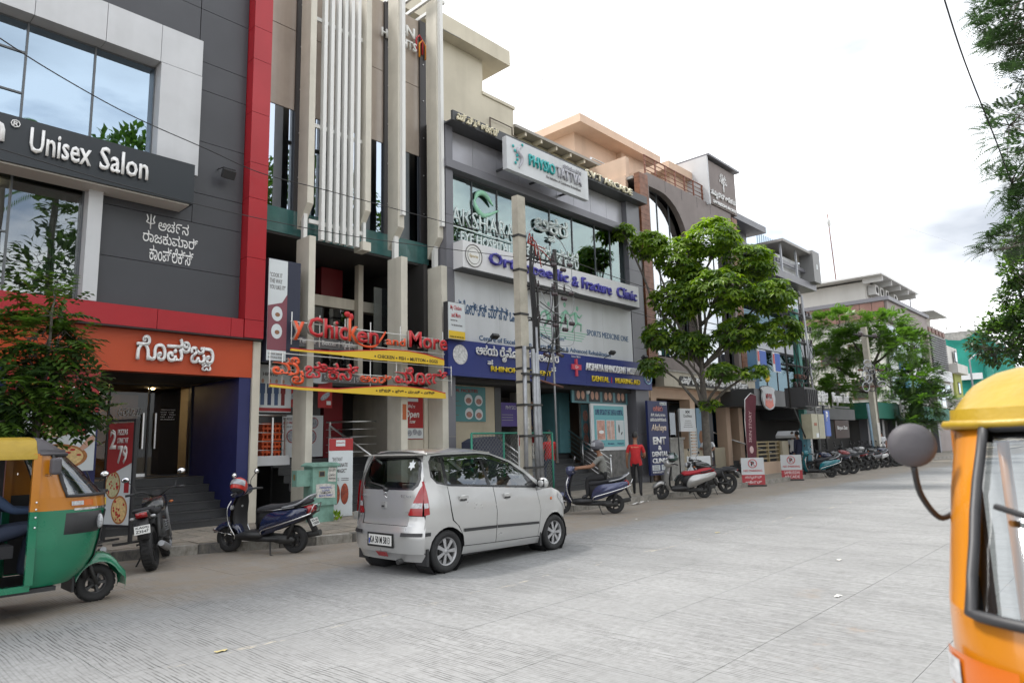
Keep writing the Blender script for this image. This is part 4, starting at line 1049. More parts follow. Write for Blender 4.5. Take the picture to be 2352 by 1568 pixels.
# dental posters
po = poster('dental_poster', 'teal dental facilities poster with four round photos on tan wall', 13.30, 14.98, 2.36, 3.42, 15.17, M('poster_teal', (.07, .23, .24), .5))
tpart(po, 'lettering', 'DENTAL FACILITIES', m_pr, (13.35, 15.165, 3.24), width=1.3, height=.10, depth=.003, bold=.015)
for k in range(5): part('text_line', po, 13.38, 13.75 + .1 * (k % 3), 15.163, 15.17, 3.1 - .14 * k, 3.12 - .14 * k, MATS['print_grey'])
for k, (cx, cz) in enumerate(((14.25, 3.02), (14.68, 3.0), (14.27, 2.6), (14.68, 2.58))):
    adopt(disc(MB(), cx, cz, .17, 15.166, 22).build('round_photo', m_pw), po); adopt(disc(MB(), cx, cz - .03, .12, 15.162, 16, .09).build('photo_teeth', M('print_gum', (.45, .22, .18), .6, nz=(20, .6))), po)
po = poster('speciality_board', 'white board with teal panel Super Speciality ENT Dental Hospital and three photos', 19.35, 21.6, 1.35, 3.0, 14.38, m_bd, .06)
part('teal_panel', po, 19.52, 21.36, 14.37, 14.379, 1.48, 2.93, M('poster_cyan', (.13, .38, .42), .5))
tpart(po, 'lettering', 'SUPER SPECIALITY ENT DENTAL HOSPITAL', M('print_navy', (.02, .04, .14), .5), (19.6, 14.369, 2.60), width=1.7, height=.2, depth=.003, bold=.02)
for k, (t_, mm) in enumerate((('Smile Design', M('print_smile', (.55, .30, .24), .6, nz=(7, .4))), ('Rhinoplasty', M('print_nose', (.58, .38, .32), .6, nz=(7, .3))), ('Hearing Aid', M('print_pale', (.55, .6, .62), .6)))):
    x = 19.64 + .59 * k
    b = MB().box(x, x + .5, 14.362, 14.369, 1.72, 2.42); adopt(b.build('photo_tile', m_pw), po)
    part('photo', po, x + .02, x + .48, 14.358, 14.362, 1.74, 2.40, mm)
    tpart(po, 'lettering', t_, MATS['print_navy'], (x + .06, 14.369, 1.54), width=.38, height=.08, depth=.003)
    if k == 0: adopt(disc(MB(), x + .26, 2.0, .15, 14.356, 14, .06).build('smile_teeth', m_let), po)
    if k == 1: part('photo_divider', po, x + .24, x + .26, 14.354, 14.358, 1.74, 2.40, m_pw)
    if k == 2:
        adopt(MB().ball((x + .18, 14.356, 2.12), (.04, .01, .16)).build('hearing_aid', m_black), po); adopt(MB().ball((x + .34, 14.356, 1.95), (.03, .01, .07), mtx=Matrix.Rotation(R(40), 4, 'Y')).build('hearing_bud', m_black), po)
po = poster('face_panel', 'teal panel with a row of four dark before and after face photos', 18.6, 22.0, 3.02, 3.56, 14.6, MATS['teal_print'], .05)
for k in range(4):
    x = 18.75 + .82 * k
    part('photo', po, x, x + .66, 14.59, 14.6, 3.08, 3.50, m_black); adopt(disc(MB(), x + .2, 3.3, .1, 14.588, 14, .15).build('face', MATS['print_skin']), po); adopt(disc(MB(), x + .46, 3.3, .1, 14.588, 14, .15).build('face', MATS['print_skin']), po)
po = poster('smile_panel', 'dark teal panel with smiling mouth photos beside the clinic steps', 19.66, 20.04, 1.4, 3.0, 15.0, MATS['teal_print'], .05)
for k, z in enumerate((2.6, 2.15, 1.75)): adopt(disc(MB(), 19.84, z, .15, 14.99, 16, .2).build('smile_photo', MATS['print_gum']), po)
po = poster('physio_board', 'violet hanging board reading PHYSIO TATTVA behind the power pole', 16.4, 18.05, 2.25, 3.05, 16.0, M('board_violet', (.13, .09, .35), .5), .06)
tpart(po, 'lettering', 'PHYSIO TATTVA', m_let, (16.75, 15.995, 2.82), width=1.15, height=.13, depth=.004)
for k in range(6): part('text_line', po, 16.55 + .75 * (k % 2), 17.1 + .75 * (k % 2), 15.99, 16.0, 2.45 + .09 * (k // 2), 2.47 + .09 * (k // 2), m_dimtxt)
cm = thing('security_camera', 'white dome security camera under the clinic fascia', 'camera', (19.5, 14.6, 3.35)); MB().ball((0, 0, .08), (.09, .09, .1)).build('dome', m_let, cm); MB().box(-.05, .05, -.05, .05, .15, .24).build('mount', m_let, cm)
# ENT totem
tt = thing('clinic_totem', 'tall dark blue board reading ENT and DENTAL CLINIC', 'sign', (22.9, 13.9, .13), R(-3))
MB().box(-.65, .65, -.05, .05, .25, 3.02).bevel(.01, 1).build('board', M('totem_blue', (.014, .022, .10), .45, nz=(1, .1)), tt)
for x in (-.5, .5): MB().box(x - .03, x + .03, .05, .11, -.02, 2.6).build('post', m_black, tt)
def tl(body, z, w, h, mm=m_let, **k): text('lettering', body, mm, tt, (0, -.051, z), width=w, height=h, depth=.012, align='C', **k)
MB().box(.15, .6, -.056, -.051, 2.87, 2.98).build('date_tag', m_pw, tt); text('lettering', 'Since : 2010', m_pk, tt, (.375, -.057, 2.895), width=.38, height=.06, depth=.002, align='C')
tl('ಅಕ್ಷಯ', 2.62, .62, .22, M('totem_pink', (.62, .22, .20), .5), bold=.015); tl('ಕಿವಿ, ಮೂಗು, ಗಂಟಲು', 2.42, .95, .13); tl('ಮತ್ತು ದಂತ ಚಿಕಿತ್ಸಾಲಯ', 2.25, 1.05, .13)
tl('Akshaya', 1.82, .98, .32, M('totem_cream', (.75, .62, .52), .5), shear=.25, bold=.014)
tl('ENT', 1.38, .85, .28, bold=.04); tl('&', 1.17, .24, .17, bold=.04); tl('DENTAL', .93, 1.05, .19, bold=.04); tl('CLINIC', .68, 1.05, .19, bold=.04)
for x in (-.55, .05): MB().box(x, x + .5, -.057, -.051, .42, .62).build('doctor_card', m_pw, tt)
for x in (-.51, .09):
    for k in range(3): MB().box(x + .04, x + .38, -.060, -.057, .46 + .05 * k, .475 + .05 * k).build('text_line', MATS['print_grey'], tt)
tl('RHINOPLASTY CLINIC', .31, 1.05, .075, bold=.01)
# cream houses behind and above
H = thing('rear_house', 'cream plastered house with flat overhanging roof slab rising behind the clinic', 'house', (16, 17, 0))
m_hc = M('house_cream', (.60, .55, .44), .8, nz=(.7, .1), streak=(1.3, .22))
part('tower', H, 12.9, 16.75, 16.8, 24, 8, 15.85, m_hc); part('roof_slab', H, 12.3, 17.75, 16.3, 25, 15.85, 16.45, m_hc); part('lower_wing', H, 16.75, 18.4, 16.8, 24, 8, 14.5, m_hc)
part('parapet_cap', H, 16.7, 18.45, 16.75, 24, 14.5, 14.62, m_hc)
pv_ = MB().tube([(17.0, 16.7, 12.9), (17.0, 16.7, 13.65), (18.2, 16.7, 13.65), (18.2, 16.7, 13.35), (18.5, 16.7, 13.35)], .03, 6); adopt(pv_.build('drain_pipe', M('pipe_brown', (.12, .09, .07), .6)), H)
part('vent_window', H, 17.9, 18.35, 16.78, 16.8, 12.7, 13.1, m_dark)
H2 = thing('rear_house', 'pale yellow rear house with a thin tiled eave above the clinic', 'house', (21, 17, 0))
part('wall', H2, 18.4, 24.0, 17.2, 25, 8, 13.75, M('house_yellow', (.58, .55, .40), .8, nz=(.7, .1), streak=(1.5, .25)))
part('eave', H2, 18.4, 24.3, 16.7, 25.2, 13.78, 13.9, M('eave_grey', (.34, .32, .29), .8)); 
for k in range(6): part('eave_bracket', H2, 19 + .95 * k, 19.1 + .95 * k, 16.75, 17.2, 13.62, 13.78, m_hc)
# ================================================================== building D: arcade with arched brown front
D = thing('arcade_building', 'brown clad arcade with arched glass front, peach side walls and roof terraces', 'building', (27, 14.5, 0))
m_dbr = M('brown_stone', (.20, .165, .155), .6, nz=(1.2, .15)); m_peach = M('peach_paint', (.66, .48, .36), .8, nz=(.8, .1), streak=(1.6, .15))
m_woodc = M('wood_cladding', (.22, .085, .04), .5, nz=(3, .45)); m_dglass = glass('arcade_glass', (.20, .26, .30), .45, wav=.05)
part('side_wall', D, 23.12, 23.3, 14.9, 26, .1, 12.6, m_peach)
part('core', D, 23.3, 32.1, 18.2, 26, .1, 12.5, m_peach)
part('roof', D, 23.2, 32.1, 14.6, 26, 12.4, 12.52, m_conc)
# wood edge boards
for x0, x1 in ((23.14, 23.78), (31.5, 32.1)):
    z = 4.42; k = 0
    while z < 12.4:
        part('wood_board', D, x0, x1, 14.24, 14.5, z + .004, z + .22 - .004, m_woodc); z += .22
# stone front with arched openings (drawn as one sheet with two holes)
def arch(x0, x1, z0, z1, r, n=8, side='R'):
    pts = [(x0, z0), (x1, z0)]
    pts += [(x1 - r + r * math.cos(a * pi / 2 / n), z1 - r + r * math.sin(a * pi / 2 / n)) for a in range(n + 1)] if side in 'RB' else [(x1, z1)]
    pts += [(x0 + r - r * math.sin(a * pi / 2 / n), z1 - r + r * math.cos(a * pi / 2 / n)) for a in range(n + 1)] if side in 'LB' else [(x0, z1)]
    return pts
op = [arch(23.86, 27.0, 5.0, 12.15, 2.3, side='R'), arch(27.5, 31.2, 5.0, 11.9, 2.3, side='L')]
bm = drape([(23.8, 4.45), (31.48, 4.45), (31.48, 12.72), (23.8, 12.72)], lambda u, v: (u, 14.26, v), op, step=20)
ret = bmesh.ops.extrude_face_region(bm, geom=bm.faces[:]); bmesh.ops.translate(bm, vec=(0, .25, 0), verts=[v for v in ret['geom'] if isinstance(v, bmesh.types.BMVert)])
for f in bm.faces: f.smooth = False
bmesh.ops.recalc_face_normals(bm, faces=bm.faces)
adopt(bm_obj('stone_front', bm, m_dbr), D)
for x in (25.2, 26.6, 28.0, 29.3): part('stone_joint', D, x, x + .015, 14.255, 14.262, 12.2, 12.72, m_black)
window(D, (23.85, 25.0, 26.0, 27.05), 4.6, 12.2, 14.6, m_dglass, m_wfr, ((23.85, 27.05, 7.0), (23.85, 27.05, 9.5)))
window(D, (27.45, 28.7, 30.0, 31.3), 4.6, 12.0, 14.6, m_dglass, m_wfr, ((27.45, 31.3, 7.0), (27.45, 31.3, 9.5)))
part('upper_interior', D, 23.3, 31.5, 15.6, 18.2, 4.5, 12.3, M('dim_room', (.10, .09, .08), .8))
# slab with shop name
part('slab_fascia', D, 23.75, 32.2, 14.0, 14.4, 3.78, 4.38, M('slab_cream', (.50, .46, .38), .75, nz=(1.2, .12), streak=(3, .3)))
part('slab_coping', D, 23.7, 32.25, 13.95, 14.5, 4.382, 4.44, m_conc)
part('soffit', D, 23.75, 32.2, 14.4, 18.2, 3.74, 3.80, m_peach)
sg = thing('shop_name_sign', 'white Kannada letters on black backing along the arcade slab edge', 'sign', (27, 13.95, 3.9))
adopt(MB().prism([(24.9, 3.86), (31.3, 3.86), (31.4, 4.0), (31.3, 4.2), (25.0, 4.24), (24.85, 4.05)], 13.97, 13.999, 'y').build('backing', m_black), sg)
tpart(sg, 'lettering', 'ವಾಘ್ ಬಕ್ರಿ ಟೀ ಲೌಂಜ್ ಮತ್ತು ಕೆಫೆ ಸ್ಟೋರ್', m_let, (25.0, 13.965, 3.88), width=6.2, height=.36, depth=.04, bold=.02)
# name tower
part('name_tower', D, 29.1, 32.1, 14.2, 17, 12.74, 14.9, m_dbr); part('tower_edge', D, 28.98, 29.09, 14.1, 17.1, 12.6, 15.0, m_white); part('tower_cap', D, 29.0, 32.3, 14.0, 17.2, 15.0, 15.1, m_cgrey)
sg = thing('arcade_name_sign', 'white tree emblem with Kannada and English name SAMRUDDHI ARCADE on the tower', 'sign', (30.6, 14.2, 12.8))
tpart(sg, 'lettering', 'ಸಮೃದ್ಧಿ ಆಕೇ೯ಡ್', m_let, (29.3, 14.19, 13.05), width=2.7, height=.42, depth=.06, bold=.012)
tpart(sg, 'lettering', 'SAMRUDDHI ARCADE', m_let, (29.5, 14.19, 12.80), width=2.4, height=.17, depth=.04, bold=.02)
tb = MB(); rt = random.Random(5); tb.tube([(30.7, 14.17, 13.6), (30.7, 14.17, 14.05)], [.05, .03], 6)
for k in range(46):
    a = rt.uniform(.1, pi - .1); r = rt.uniform(.2, .52); x, z = 30.7 + r * .8 * math.cos(a), 14.0 + r * 1.1 * math.sin(a)
    if k < 12: tb.tube([(30.7, 14.17, 13.98), ((30.7 + x) / 2 + .02, 14.17, (14.0 + z) / 2), (x, 14.17, z)], [.02, .012, .006], 4)
    tb.ball((x, 14.17, z), (.035, .01, .035), 6, 4)
adopt(tb.build('tree_emblem', m_let), sg)
# terraces
part('terrace_wall', D, 23.2, 23.45, 14.9, 26, 12.6, 13.45, m_peach)
part('upper_block', D, 24.5, 28.0, 18.5, 26, 12.5, 16.2, m_peach); part('upper_slab', D, 23.8, 30.8, 17.6, 27, 16.2, 16.6, m_peach)
part('step_block', D, 27.4, 29.0, 15.2, 18, 12.5, 14.0, m_peach); part('step_slab', D, 26.8, 29.0, 14.9, 18.4, 14.0, 14.35, m_peach); part('upper_block', D, 28.0, 30.6, 18.2, 26, 12.5, 16.2, m_peach)
m_rail = M('rail_brown', (.20, .07, .04), .5)
rl = thing('terrace_railing', 'brown metal railing along the front edge of the arcade roof terrace', 'railing', (26, 14.4, 12.72))
for z in (.2, .4, .6, .82): adopt(MB().tube([(23.8, 14.4, 12.72 + z), (28.95, 14.4, 12.72 + z)], .03 if z > .8 else .018, 6).build('rail', m_rail), rl)
for k in range(7): part('post', rl, 23.85 + .83 * k, 23.9 + .83 * k, 14.37, 14.43, 12.72, 13.56, m_rail)
rl = thing('roof_railing', 'steel railing on the upper terrace of the peach arcade', 'railing', (26, 17.5, 14))
for z in (.3, .6, .9): adopt(MB().tube([(24.2, 17.4, 13.6 + z), (27.4, 17.4, 13.6 + z)], .025, 6).build('rail', m_alu), rl)
for k in range(4): part('post', rl, 24.2 + 1.05 * k, 24.25 + 1.05 * k, 17.37, 17.43, 12.5, 14.5, m_alu)
# ground floor: peach columns, shop glass, steps
for x in (23.5, 26.6, 29.9, 31.2): part('column', D, x, x + .42, 14.5, 15.0, .1, 3.74, m_peach)
part('beam', D, 23.4, 31.7, 14.52, 14.98, 3.35, 3.74, m_peach)
window(D, (23.95, 25.2, 26.6), 1.3, 3.35, 15.8, m_lowglass, m_wfr); window(D, (27.05, 28.4, 29.9), 1.3, 3.35, 15.8, m_lowglass, m_wfr)
part('shop_back', D, 23.4, 32, 18.0, 18.2, 1.2, 3.74, M('shop_back_brown', (.20, .12, .07), .7))
part('plinth', D, 23.4, 29.8, 14.6, 18.2, .1, 1.28, m_tan)
part('navy_wall', D, 31.65, 33.0, 14.9, 15.1, .1, 3.74, M('navy_wall', (.02, .022, .06), .6))
for i in range(6): 
    part('step', D, 29.95, 33.4, 14.0 + .3 * i, 16.5, .118 + .17 * i, .118 + .17 * (i + 1) - .03, m_gran); part('tread', D, 29.94, 33.41, 13.98 + .3 * i, 16.5, .118 + .17 * (i + 1) - .03, .118 + .17 * (i + 1), m_gran, .005)
for k in range(5): part('ceiling_light', D, 24.6 + 1.3 * k, 25.0 + 1.3 * k, 14.6, 14.8, 3.72, 3.738, M('lit_strip', (1, .95, .85), .5, emit=(1, .95, .85, 6.)))
rl = thing('stair_railing', 'single sloping steel handrail over the arcade steps', 'railing', (30, 14.5, 1))
adopt(MB().tube([(29.3, 15.8, 2.35), (30.6, 14.6, 1.6), (33.2, 13.9, .95)], .03, 8).build('handrail', m_alu), rl); part('post', rl, 31.5, 31.56, 14.25, 14.31, .3, 1.38, m_alu)
# white slatted gate
gt = thing('gate', 'open white slatted metal gate behind the man with the child', 'gate', (25.6, 13.9, .13), R(12))
m_gw = M('gate_white', (.55, .55, .54), .5)
for x in (-.45, .45): MB().box(x - .03, x + .03, -.03, .03, 0, 2.0).build('stile', m_gw, gt)
for k in range(15): MB().box(-.42, .42, -.012, .012, .12 + .125 * k, .19 + .125 * k).build('slat', m_gw, gt)
gp = thing('gate_pier', 'grey granite gate pier between the totem and the slatted gate', 'pier', (24.2, 14.1, .13)); MB().box(-.5, .5, -.25, .25, -.02, 1.55).bevel(.01, 1).build('shaft', m_conc, gp); MB().box(-.55, .55, -.3, .3, 1.55, 1.63).build('cap', m_conc, gp)
sg = thing('doctor_board', 'white rounded board on a pole left of the slatted gate', 'sign', (24.4, 13.6, .13), R(-6))
MB().tube([(-.35, .06, -.02), (-.35, .06, 2.7)], .025, 8).build('pole', m_black, sg); MB().box(-.30, .72, -.04, .04, 1.85, 2.75).bevel(.05, 2).build('board', m_bd, sg)
text('lettering', 'DocNetz', m_pk, sg, (.21, -.041, 2.40), width=.55, height=.12, depth=.003, align='C')
for k in range(4): MB().box(-.1 + .04 * k, .52 - .04 * k, -.043, -.041, 2.02 + .08 * k, 2.04 + .08 * k).build('text_line', MATS['print_grey'], sg)
MB().tube(smooth_poly([(.08, -.043, 2.58), (.21, -.043, 2.66), (.34, -.043, 2.58)], 4, False), .015, 5).build('helix_mark', m_pk, sg); MB().tube(smooth_poly([(.08, -.043, 2.66), (.21, -.043, 2.58), (.34, -.043, 2.66)], 4, False), .015, 5).build('helix_mark', m_pk, sg)
for nm, lab, x, mm in (('shop_banner', 'pale blue product banner leaning behind the slatted gate', 27.3, M('banner_blue', (.18, .3, .42), .5)), ('shop_banner', 'tall black menu banner left of the tree trunk', 28.1, m_black)):
    bn = thing(nm, lab, 'banner', (x, 14.45, 1.3 if mm is not m_black else .13)); MB().box(-.33, .33, -.02, .02, 0, 1.7 if mm is not m_black else 2.8).build('panel', mm, bn)
    MB().ball((0, -.022, .45), (.2, .006, .3)).build('printed_pack', MATS['print_food'], bn)

# ================================================================== building E: dark glass corner
E_ = thing('office_building', 'dark blue glass office with grey aluminium bands and restaurant canopy below', 'building', (36, 14.5, 0))
m_eg = glass('office_glass', (.05, .14, .18), .16, wav=.06, grow=.35, gcol=(.5, .7, .8)); m_eb = M('blue_wall', (.015, .10, .20), .5); m_ep = M('band_pale', (.44, .46, .50), .4)
part('core', E_, 33.2, 41.5, 15.2, 26, .1, 12.2, m_cgrey)
part('blue_wall', E_, 32.3, 33.2, 14.9, 26, .1, 13.1, m_eb); part('blue_wall_front', E_, 32.3, 34.0, 14.55, 14.9, 3.9, 6.2, m_eb)
part('grey_band', E_, 32.6, 41.5, 14.4, 15.2, 6.2, 7.25, m_ep); part('grey_band', E_, 33.2, 41.7, 14.3, 15.2, 8.6, 8.85, m_cgrey); part('grey_band', E_, 33.2, 42.0, 14.0, 15.2, 10.3, 10.7, m_cgrey)
window(E_, (34.0, 35.4, 36.8, 38.2, 39.6, 41.4), 3.9, 6.19, 14.7, m_eg, m_wfr); window(E_, (33.2, 35.4, 36.8, 38.2, 39.6, 41.4), 7.26, 8.59, 14.9, m_eg, m_wfr); window(E_, (33.2, 35.4, 36.8, 38.2, 39.6, 41.4), 8.86, 10.29, 14.9, glass('pale_glass', (.3, .36, .42), .25, grow=.3), m_wfr)
part('roof_room', E_, 33.4, 36.0, 15.5, 20, 12.2, 12.9, m_cgrey); part('roof_slab', E_, 32.6, 36.6, 14.6, 21, 12.9, 13.25, m_cgrey)
part('shed_roof', E_, 36.8, 42.4, 13.8, 20, 12.35, 12.5, M('shed_sheet', (.30, .29, .28), .6)); part('shed_beam', E_, 36.8, 42.3, 14.2, 14.3, 11.3, 11.5, m_cgrey)
for x in (37.2, 39.4, 42.1): part('shed_post', E_, x, x + .1, 14.1, 14.2, 10.7, 12.35, m_ep)
part('white_panel', E_, 37.4, 41.3, 14.5, 14.6, 10.75, 11.9, m_bd)
tk = thing('rooftop_cabinet', 'grey metal cabinet standing at the roof edge of the dark glass office', 'cabinet', (41.5, 14.1, 10.7)); MB().box(-.55, .55, -.4, .4, 0, 1.9).bevel(.03, 2).build('housing', M('cabinet_grey', (.22, .22, .22), .5), tk); MB().box(-.1, .1, -.42, -.4, .8, 1.1).build('label_plate', m_pw, tk)
fn = thing('roof_fence', 'row of blue grey upright pickets on the roof of the dark office', 'fence', (40, 16, 12.5))
for k in range(11): adopt(MB().box(38.6 + .32 * k, 38.68 + .32 * k, 15.95, 16.0, 12.5, 13.75).build('picket', M('picket_blue', (.28, .38, .46), .6)), fn)
part('rail', fn, 38.5, 42.0, 16.0, 16.05, 12.9, 12.97, m_ep)
# restaurant canopy and pot sign
part('restaurant_canopy', E_, 29.5, 34.8, 12.9, 15.2, 3.1, 3.85, m_cdark)
part('restaurant_back', E_, 33.2, 41.3, 15.0, 15.2, .1, 3.3, m_dark)
sg = thing('pot_sign', 'white cooking pot shaped sign with flames on the dark canopy', 'sign', (30.84, 12.85, 3.3))
pt = smooth_poly([(-.62, .5), (-.72, .62), (-.5, .72), (0, .76), (.5, .72), (.72, .62), (.62, .5), (.70, .2), (.5, -.18), (0, -.30), (-.5, -.18), (-.70, .2)], 4)
adopt(MB().prism([(30.84 + p.x, 3.22 + p.y) for p in pt], 12.80, 12.87, 'y').build('pot', m_bd), sg)
adopt(MB().prism([(30.84 + p.x * 1.05, 3.22 + p.y * 1.06) for p in pt], 12.872, 12.9, 'y').build('pot_outline', m_black), sg)
tpart(sg, 'lettering', 'MVBR', m_lred, (30.84, 12.798, 3.43), width=.7, height=.22, depth=.006, align='C', bold=.01)
fm = [(-.45, -.12)] + [p for k in range(6) for p in ((-.40 + .15 * k, .18 + .08 * (k % 2)), (-.33 + .15 * k, .02))] + [(.45, -.12), (0, -.26)]
adopt(MB().prism([(30.84 + a, 3.22 + b) for a, b in fm], 12.79, 12.80, 'y').build('flames', m_lord), sg)
adopt(MB().tube(smooth_poly([(30.79, 12.83, 4.22), (30.99, 12.83, 4.4), (30.74, 12.83, 4.6), (30.94, 12.83, 4.9)], 5, False), [.06, .09, .1, .1, .09, .08, .09, .1, .1, .09, .07, .06, .05, .04, .03, .01], 6).build('steam', m_yband), sg)
for nm, lab, x, y, body in (('restaurant_sign', 'white Kannada restaurant letters above the far dark canopy', 35.2, 12.6, 'ಬಿರಿಯಾನಿ ಜ಼ೆಸ್ಟ್'), ('restaurant_sign', 'white letters Biryani Zest above the far dark canopy', 38.6, 12.6, 'Biryani Zest')):
    sg = thing(nm, lab, 'sign', (x, y, 4)); tpart(sg, 'lettering', body, m_let, (x, y, 3.3), width=2.6, height=.7, depth=.08, bold=.012); part('rail', sg, x - .1, x + 2.8, y + .01, y + .08, 3.18, 3.28, m_cdark)
part('far_canopy', E_, 34.8, 42.5, 12.7, 15.2, 2.55, 3.15, m_cdark)
for x, lab in ((35.2, 'brown hanging board below the far canopy, nearer one'), (38.4, 'brown hanging board below the far canopy, farther one')):
    sg = thing('hanging_board', lab, 'sign', (x, 12.5, 2.2)); part('board', sg, x, x + 2.2, 12.5, 12.56, 1.55, 2.5, M('board_brown', (.06, .035, .03), .5)); tpart(sg, 'lettering', 'Biryani Zest', m_let, (x + .3, 12.49, 1.95), width=1.6, height=.25, depth=.01)
# low fence, gate piers
fn = thing('terrace_fence', 'low beige wall with gold horizontal bars beside the maroon flag', 'fence', (29.9, 12.5, .13))
part('wall', fn, 28.5, 31.6, 12.5, 12.7, .1, .62, m_peach); part('end_wall', fn, 31.0, 31.7, 12.44, 12.76, .1, 1.5, m_tan)
for z in (.75, .93, 1.11, 1.29, 1.45): part('bar', fn, 28.5, 31.0, 12.56, 12.62, z, z + .06, M('bar_gold', (.32, .25, .13), .5))
for x in (28.55, 29.7, 30.9): part('post', fn, x, x + .08, 12.54, 12.64, .62, 1.52, MATS['bar_gold'])
gp = thing('gate_pier', 'dark granite gate pier with pale stepped cap', 'pier', (32.2, 12.5, .13)); MB().box(-.35, .35, -.35, .35, -.02, 1.5).build('shaft', m_cdark, gp); MB().prism([(-.5, 1.5), (.5, 1.5), (.5, 1.62), (.2, 1.82), (-.2, 1.82), (-.5, 1.62)], -.5, .5, 'y').build('cap', m_white, gp)
gt = thing('gate', 'half open grey slatted gate beside the dark granite pier', 'gate', (33.6, 12.4, .13)); 
for x in (-.9, .9): MB().box(x - .04, x + .04, -.03, .03, 0, 1.5).build('stile', m_gw, gt)
for k in range(9): MB().box(-.86, .86, -.015, .015, .1 + .15 * k, .2 + .15 * k).build('slat', m_gw, gt)
fg = thing('feather_flag', 'maroon feather flag banner reading SKIN STORY', 'flag', (27.7, 12.6, .13), R(-8))
fpts = smooth_poly([(0, .7), (0, 2.2), (.12, 3.1), (.55, 3.35), (.95, 3.30), (.78, 2.4), (.62, .75)], 5)
MB().prism([(p.x, p.y) for p in fpts], -.012, .012, 'y').build('cloth', M('flag_maroon', (.12, .02, .035), .7, nz=(2, .2)), fg); MB().tube([(-.02, 0, -.02), (-.02, 0, 2.3), (.1, 0, 3.15), (.55, 0, 3.42), (.98, 0, 3.33)], .02, 6).build('pole', m_alu, fg)
text('lettering', 'SKIN STORY', M('flag_pink', (.62, .45, .45), .6), fg, (.36, -.013, 1.35), width=1.3, height=.2, depth=.003, right=(.12, 0, 1), up=(-1, 0, .12)); MB().ball((.32, -.012, 1.05), (.15, .004, .15)).build('logo_disc', MATS['flag_pink'], fg)
# ================================================================== far buildings
F = thing('corner_building', 'white corner building with brown roof fascia and sheltered roof storey behind feathery trees', 'building', (64, 16, 0))
m_fw = M('far_white', (.56, .55, .52), .75, nz=(.5, .1), streak=(1, .2)); m_fb = M('far_brown', (.20, .105, .085), .6, nz=(1.5, .25)); m_fg = M('far_greybrown', (.25, .21, .20), .6, nz=(.6, .15))
part('body', F, 58.6, 71, 14.9, 24, .1, 10.6, m_fw)
for z in (4.5, 7.4):
    for y in (16.2, 18.4, 20.6):
        w_ = part('side_window', F, 58.5, 58.6, y, y + 1.3, z, z + 1.5, m_fb); part('pane', w_, 58.47, 58.5, y + .1, y + 1.2, z + .1, z + 1.4, m_dark)
part('fascia', F, 58.4, 71, 14.3, 14.9, 10.6, 12.1, m_fg); part('coping', F, 58.2, 71.2, 14.1, 15.1, 12.1, 12.4, m_cgrey)
for k in range(7): part('brown_panel', F, 58.25, 58.39, 14.5 + .9 * k, 15.36 + .9 * k, 10.7, 12.05, m_fb)
part('side_coping', F, 58.2, 58.6, 15.1, 24, 12.1, 12.4, m_cgrey)
part('roof_storey', F, 60.0, 69.8, 16.2, 24, 12.3, 14.2, m_fw); part('roof_sheet', F, 58.8, 70.8, 14.6, 25, 14.35, 14.5, M('sheet_white', (.6, .6, .6), .5))
for k in range(5): part('truss', F, 59.5 + 2.6 * k, 59.62 + 2.6 * k, 14.7, 16.2, 13.9, 14.35, m_gw)
for x in (61.0, 62.4, 64, 66.5):
    ac = thing('air_conditioner', {61.0: 'air conditioner on white roof storey, nearest of the four', 62.4: 'air conditioner on white roof storey, second from the near end', 64: 'air conditioner on white roof storey, third from the near end', 66.5: 'air conditioner on white roof storey, farthest of the four'}[x], 'air conditioner', (x, 15.85, 13.1), group='air conditioners on the roof storey')
    MB().box(-.45, .45, -.3, .3, 0, .8).bevel(.02, 1).build('housing', m_gw, ac); MB().lathe([(0, 0), (.28, 0), (.28, .02), (0, .02)], 14, Matrix.Translation((.0, -.3, .4)) @ Matrix.Rotation(pi / 2, 4, 'X')).build('fan_grille', m_dark, ac)
window(F, (59.2, 61.5, 64, 66.5, 70.5), 7.6, 10.5, 14.7, glass('far_glass', (.3, .36, .4), .5), m_fw, name='window', fr=.12)
window(F, (59.2, 61.5, 64, 66.5, 70.5), 4.4, 6.4, 14.7, MATS['far_glass'], m_fw, name='window', fr=.12)
part('sign_band', F, 58.9, 71, 14.2, 14.7, 6.4, 7.6, m_bd); part('blue_sign', F, 59.5, 63, 14.1, 14.2, 6.6, 7.5, M('far_blue', (.02, .08, .4), .5)); part('cyan_panel', F, 62.5, 66.5, 14.3, 14.6, 4.6, 6.3, M('far_cyan', (.16, .38, .55), .5))
part('green_fascia', F, 46, 71, 12.6, 14.9, 2.7, 3.7, M('far_green', (.015, .14, .10), .6)); part('ground_wall', F, 41.6, 71, 14.6, 14.9, .1, 2.7, m_dark)
sg = thing('green_shop_sign', 'large white letter emblem on the green shop fascia', 'sign', (52, 12.5, 2.8)); tpart(sg, 'lettering', 'ee', m_let, (51.5, 12.58, 2.8), width=2.2, height=1.3, depth=.06, bold=.03)
for k in range(7): part('pillar', F, 47.5 + 3.2 * k, 48.0 + 3.2 * k, 13.5, 14.0, .1, 2.7, m_cgrey)
bw_ = thing('brick_wall', 'low red brick garden wall behind the parked motorbikes', 'wall', (52, 12.6, .1)); part('wall', bw_, 46, 60, 12.6, 12.8, .1, 1.15, M('red_brick', (.30, .09, .06), .8, nz=(8, .4)))
for k in range(6): part('coping_course', bw_, 46, 60, 12.57, 12.6, .2 + .16 * k, .24 + .16 * k, M('mortar', (.4, .35, .3), .9))
G_ = thing('louvred_building', 'grey building with dark horizontal louvres and stone base down the street', 'building', (75, 15, 0))
part('body', G_, 71.2, 78.5, 14.4, 24, .1, 11.6, m_fg); part('white_band', G_, 71.2, 78.8, 14.2, 14.4, 6.6, 7.6, m_bd)
for k in range(14): part('louvre', G_, 71.8, 78.0, 14.25, 14.4, 7.75 + .22 * k, 7.89 + .22 * k, m_cdark)
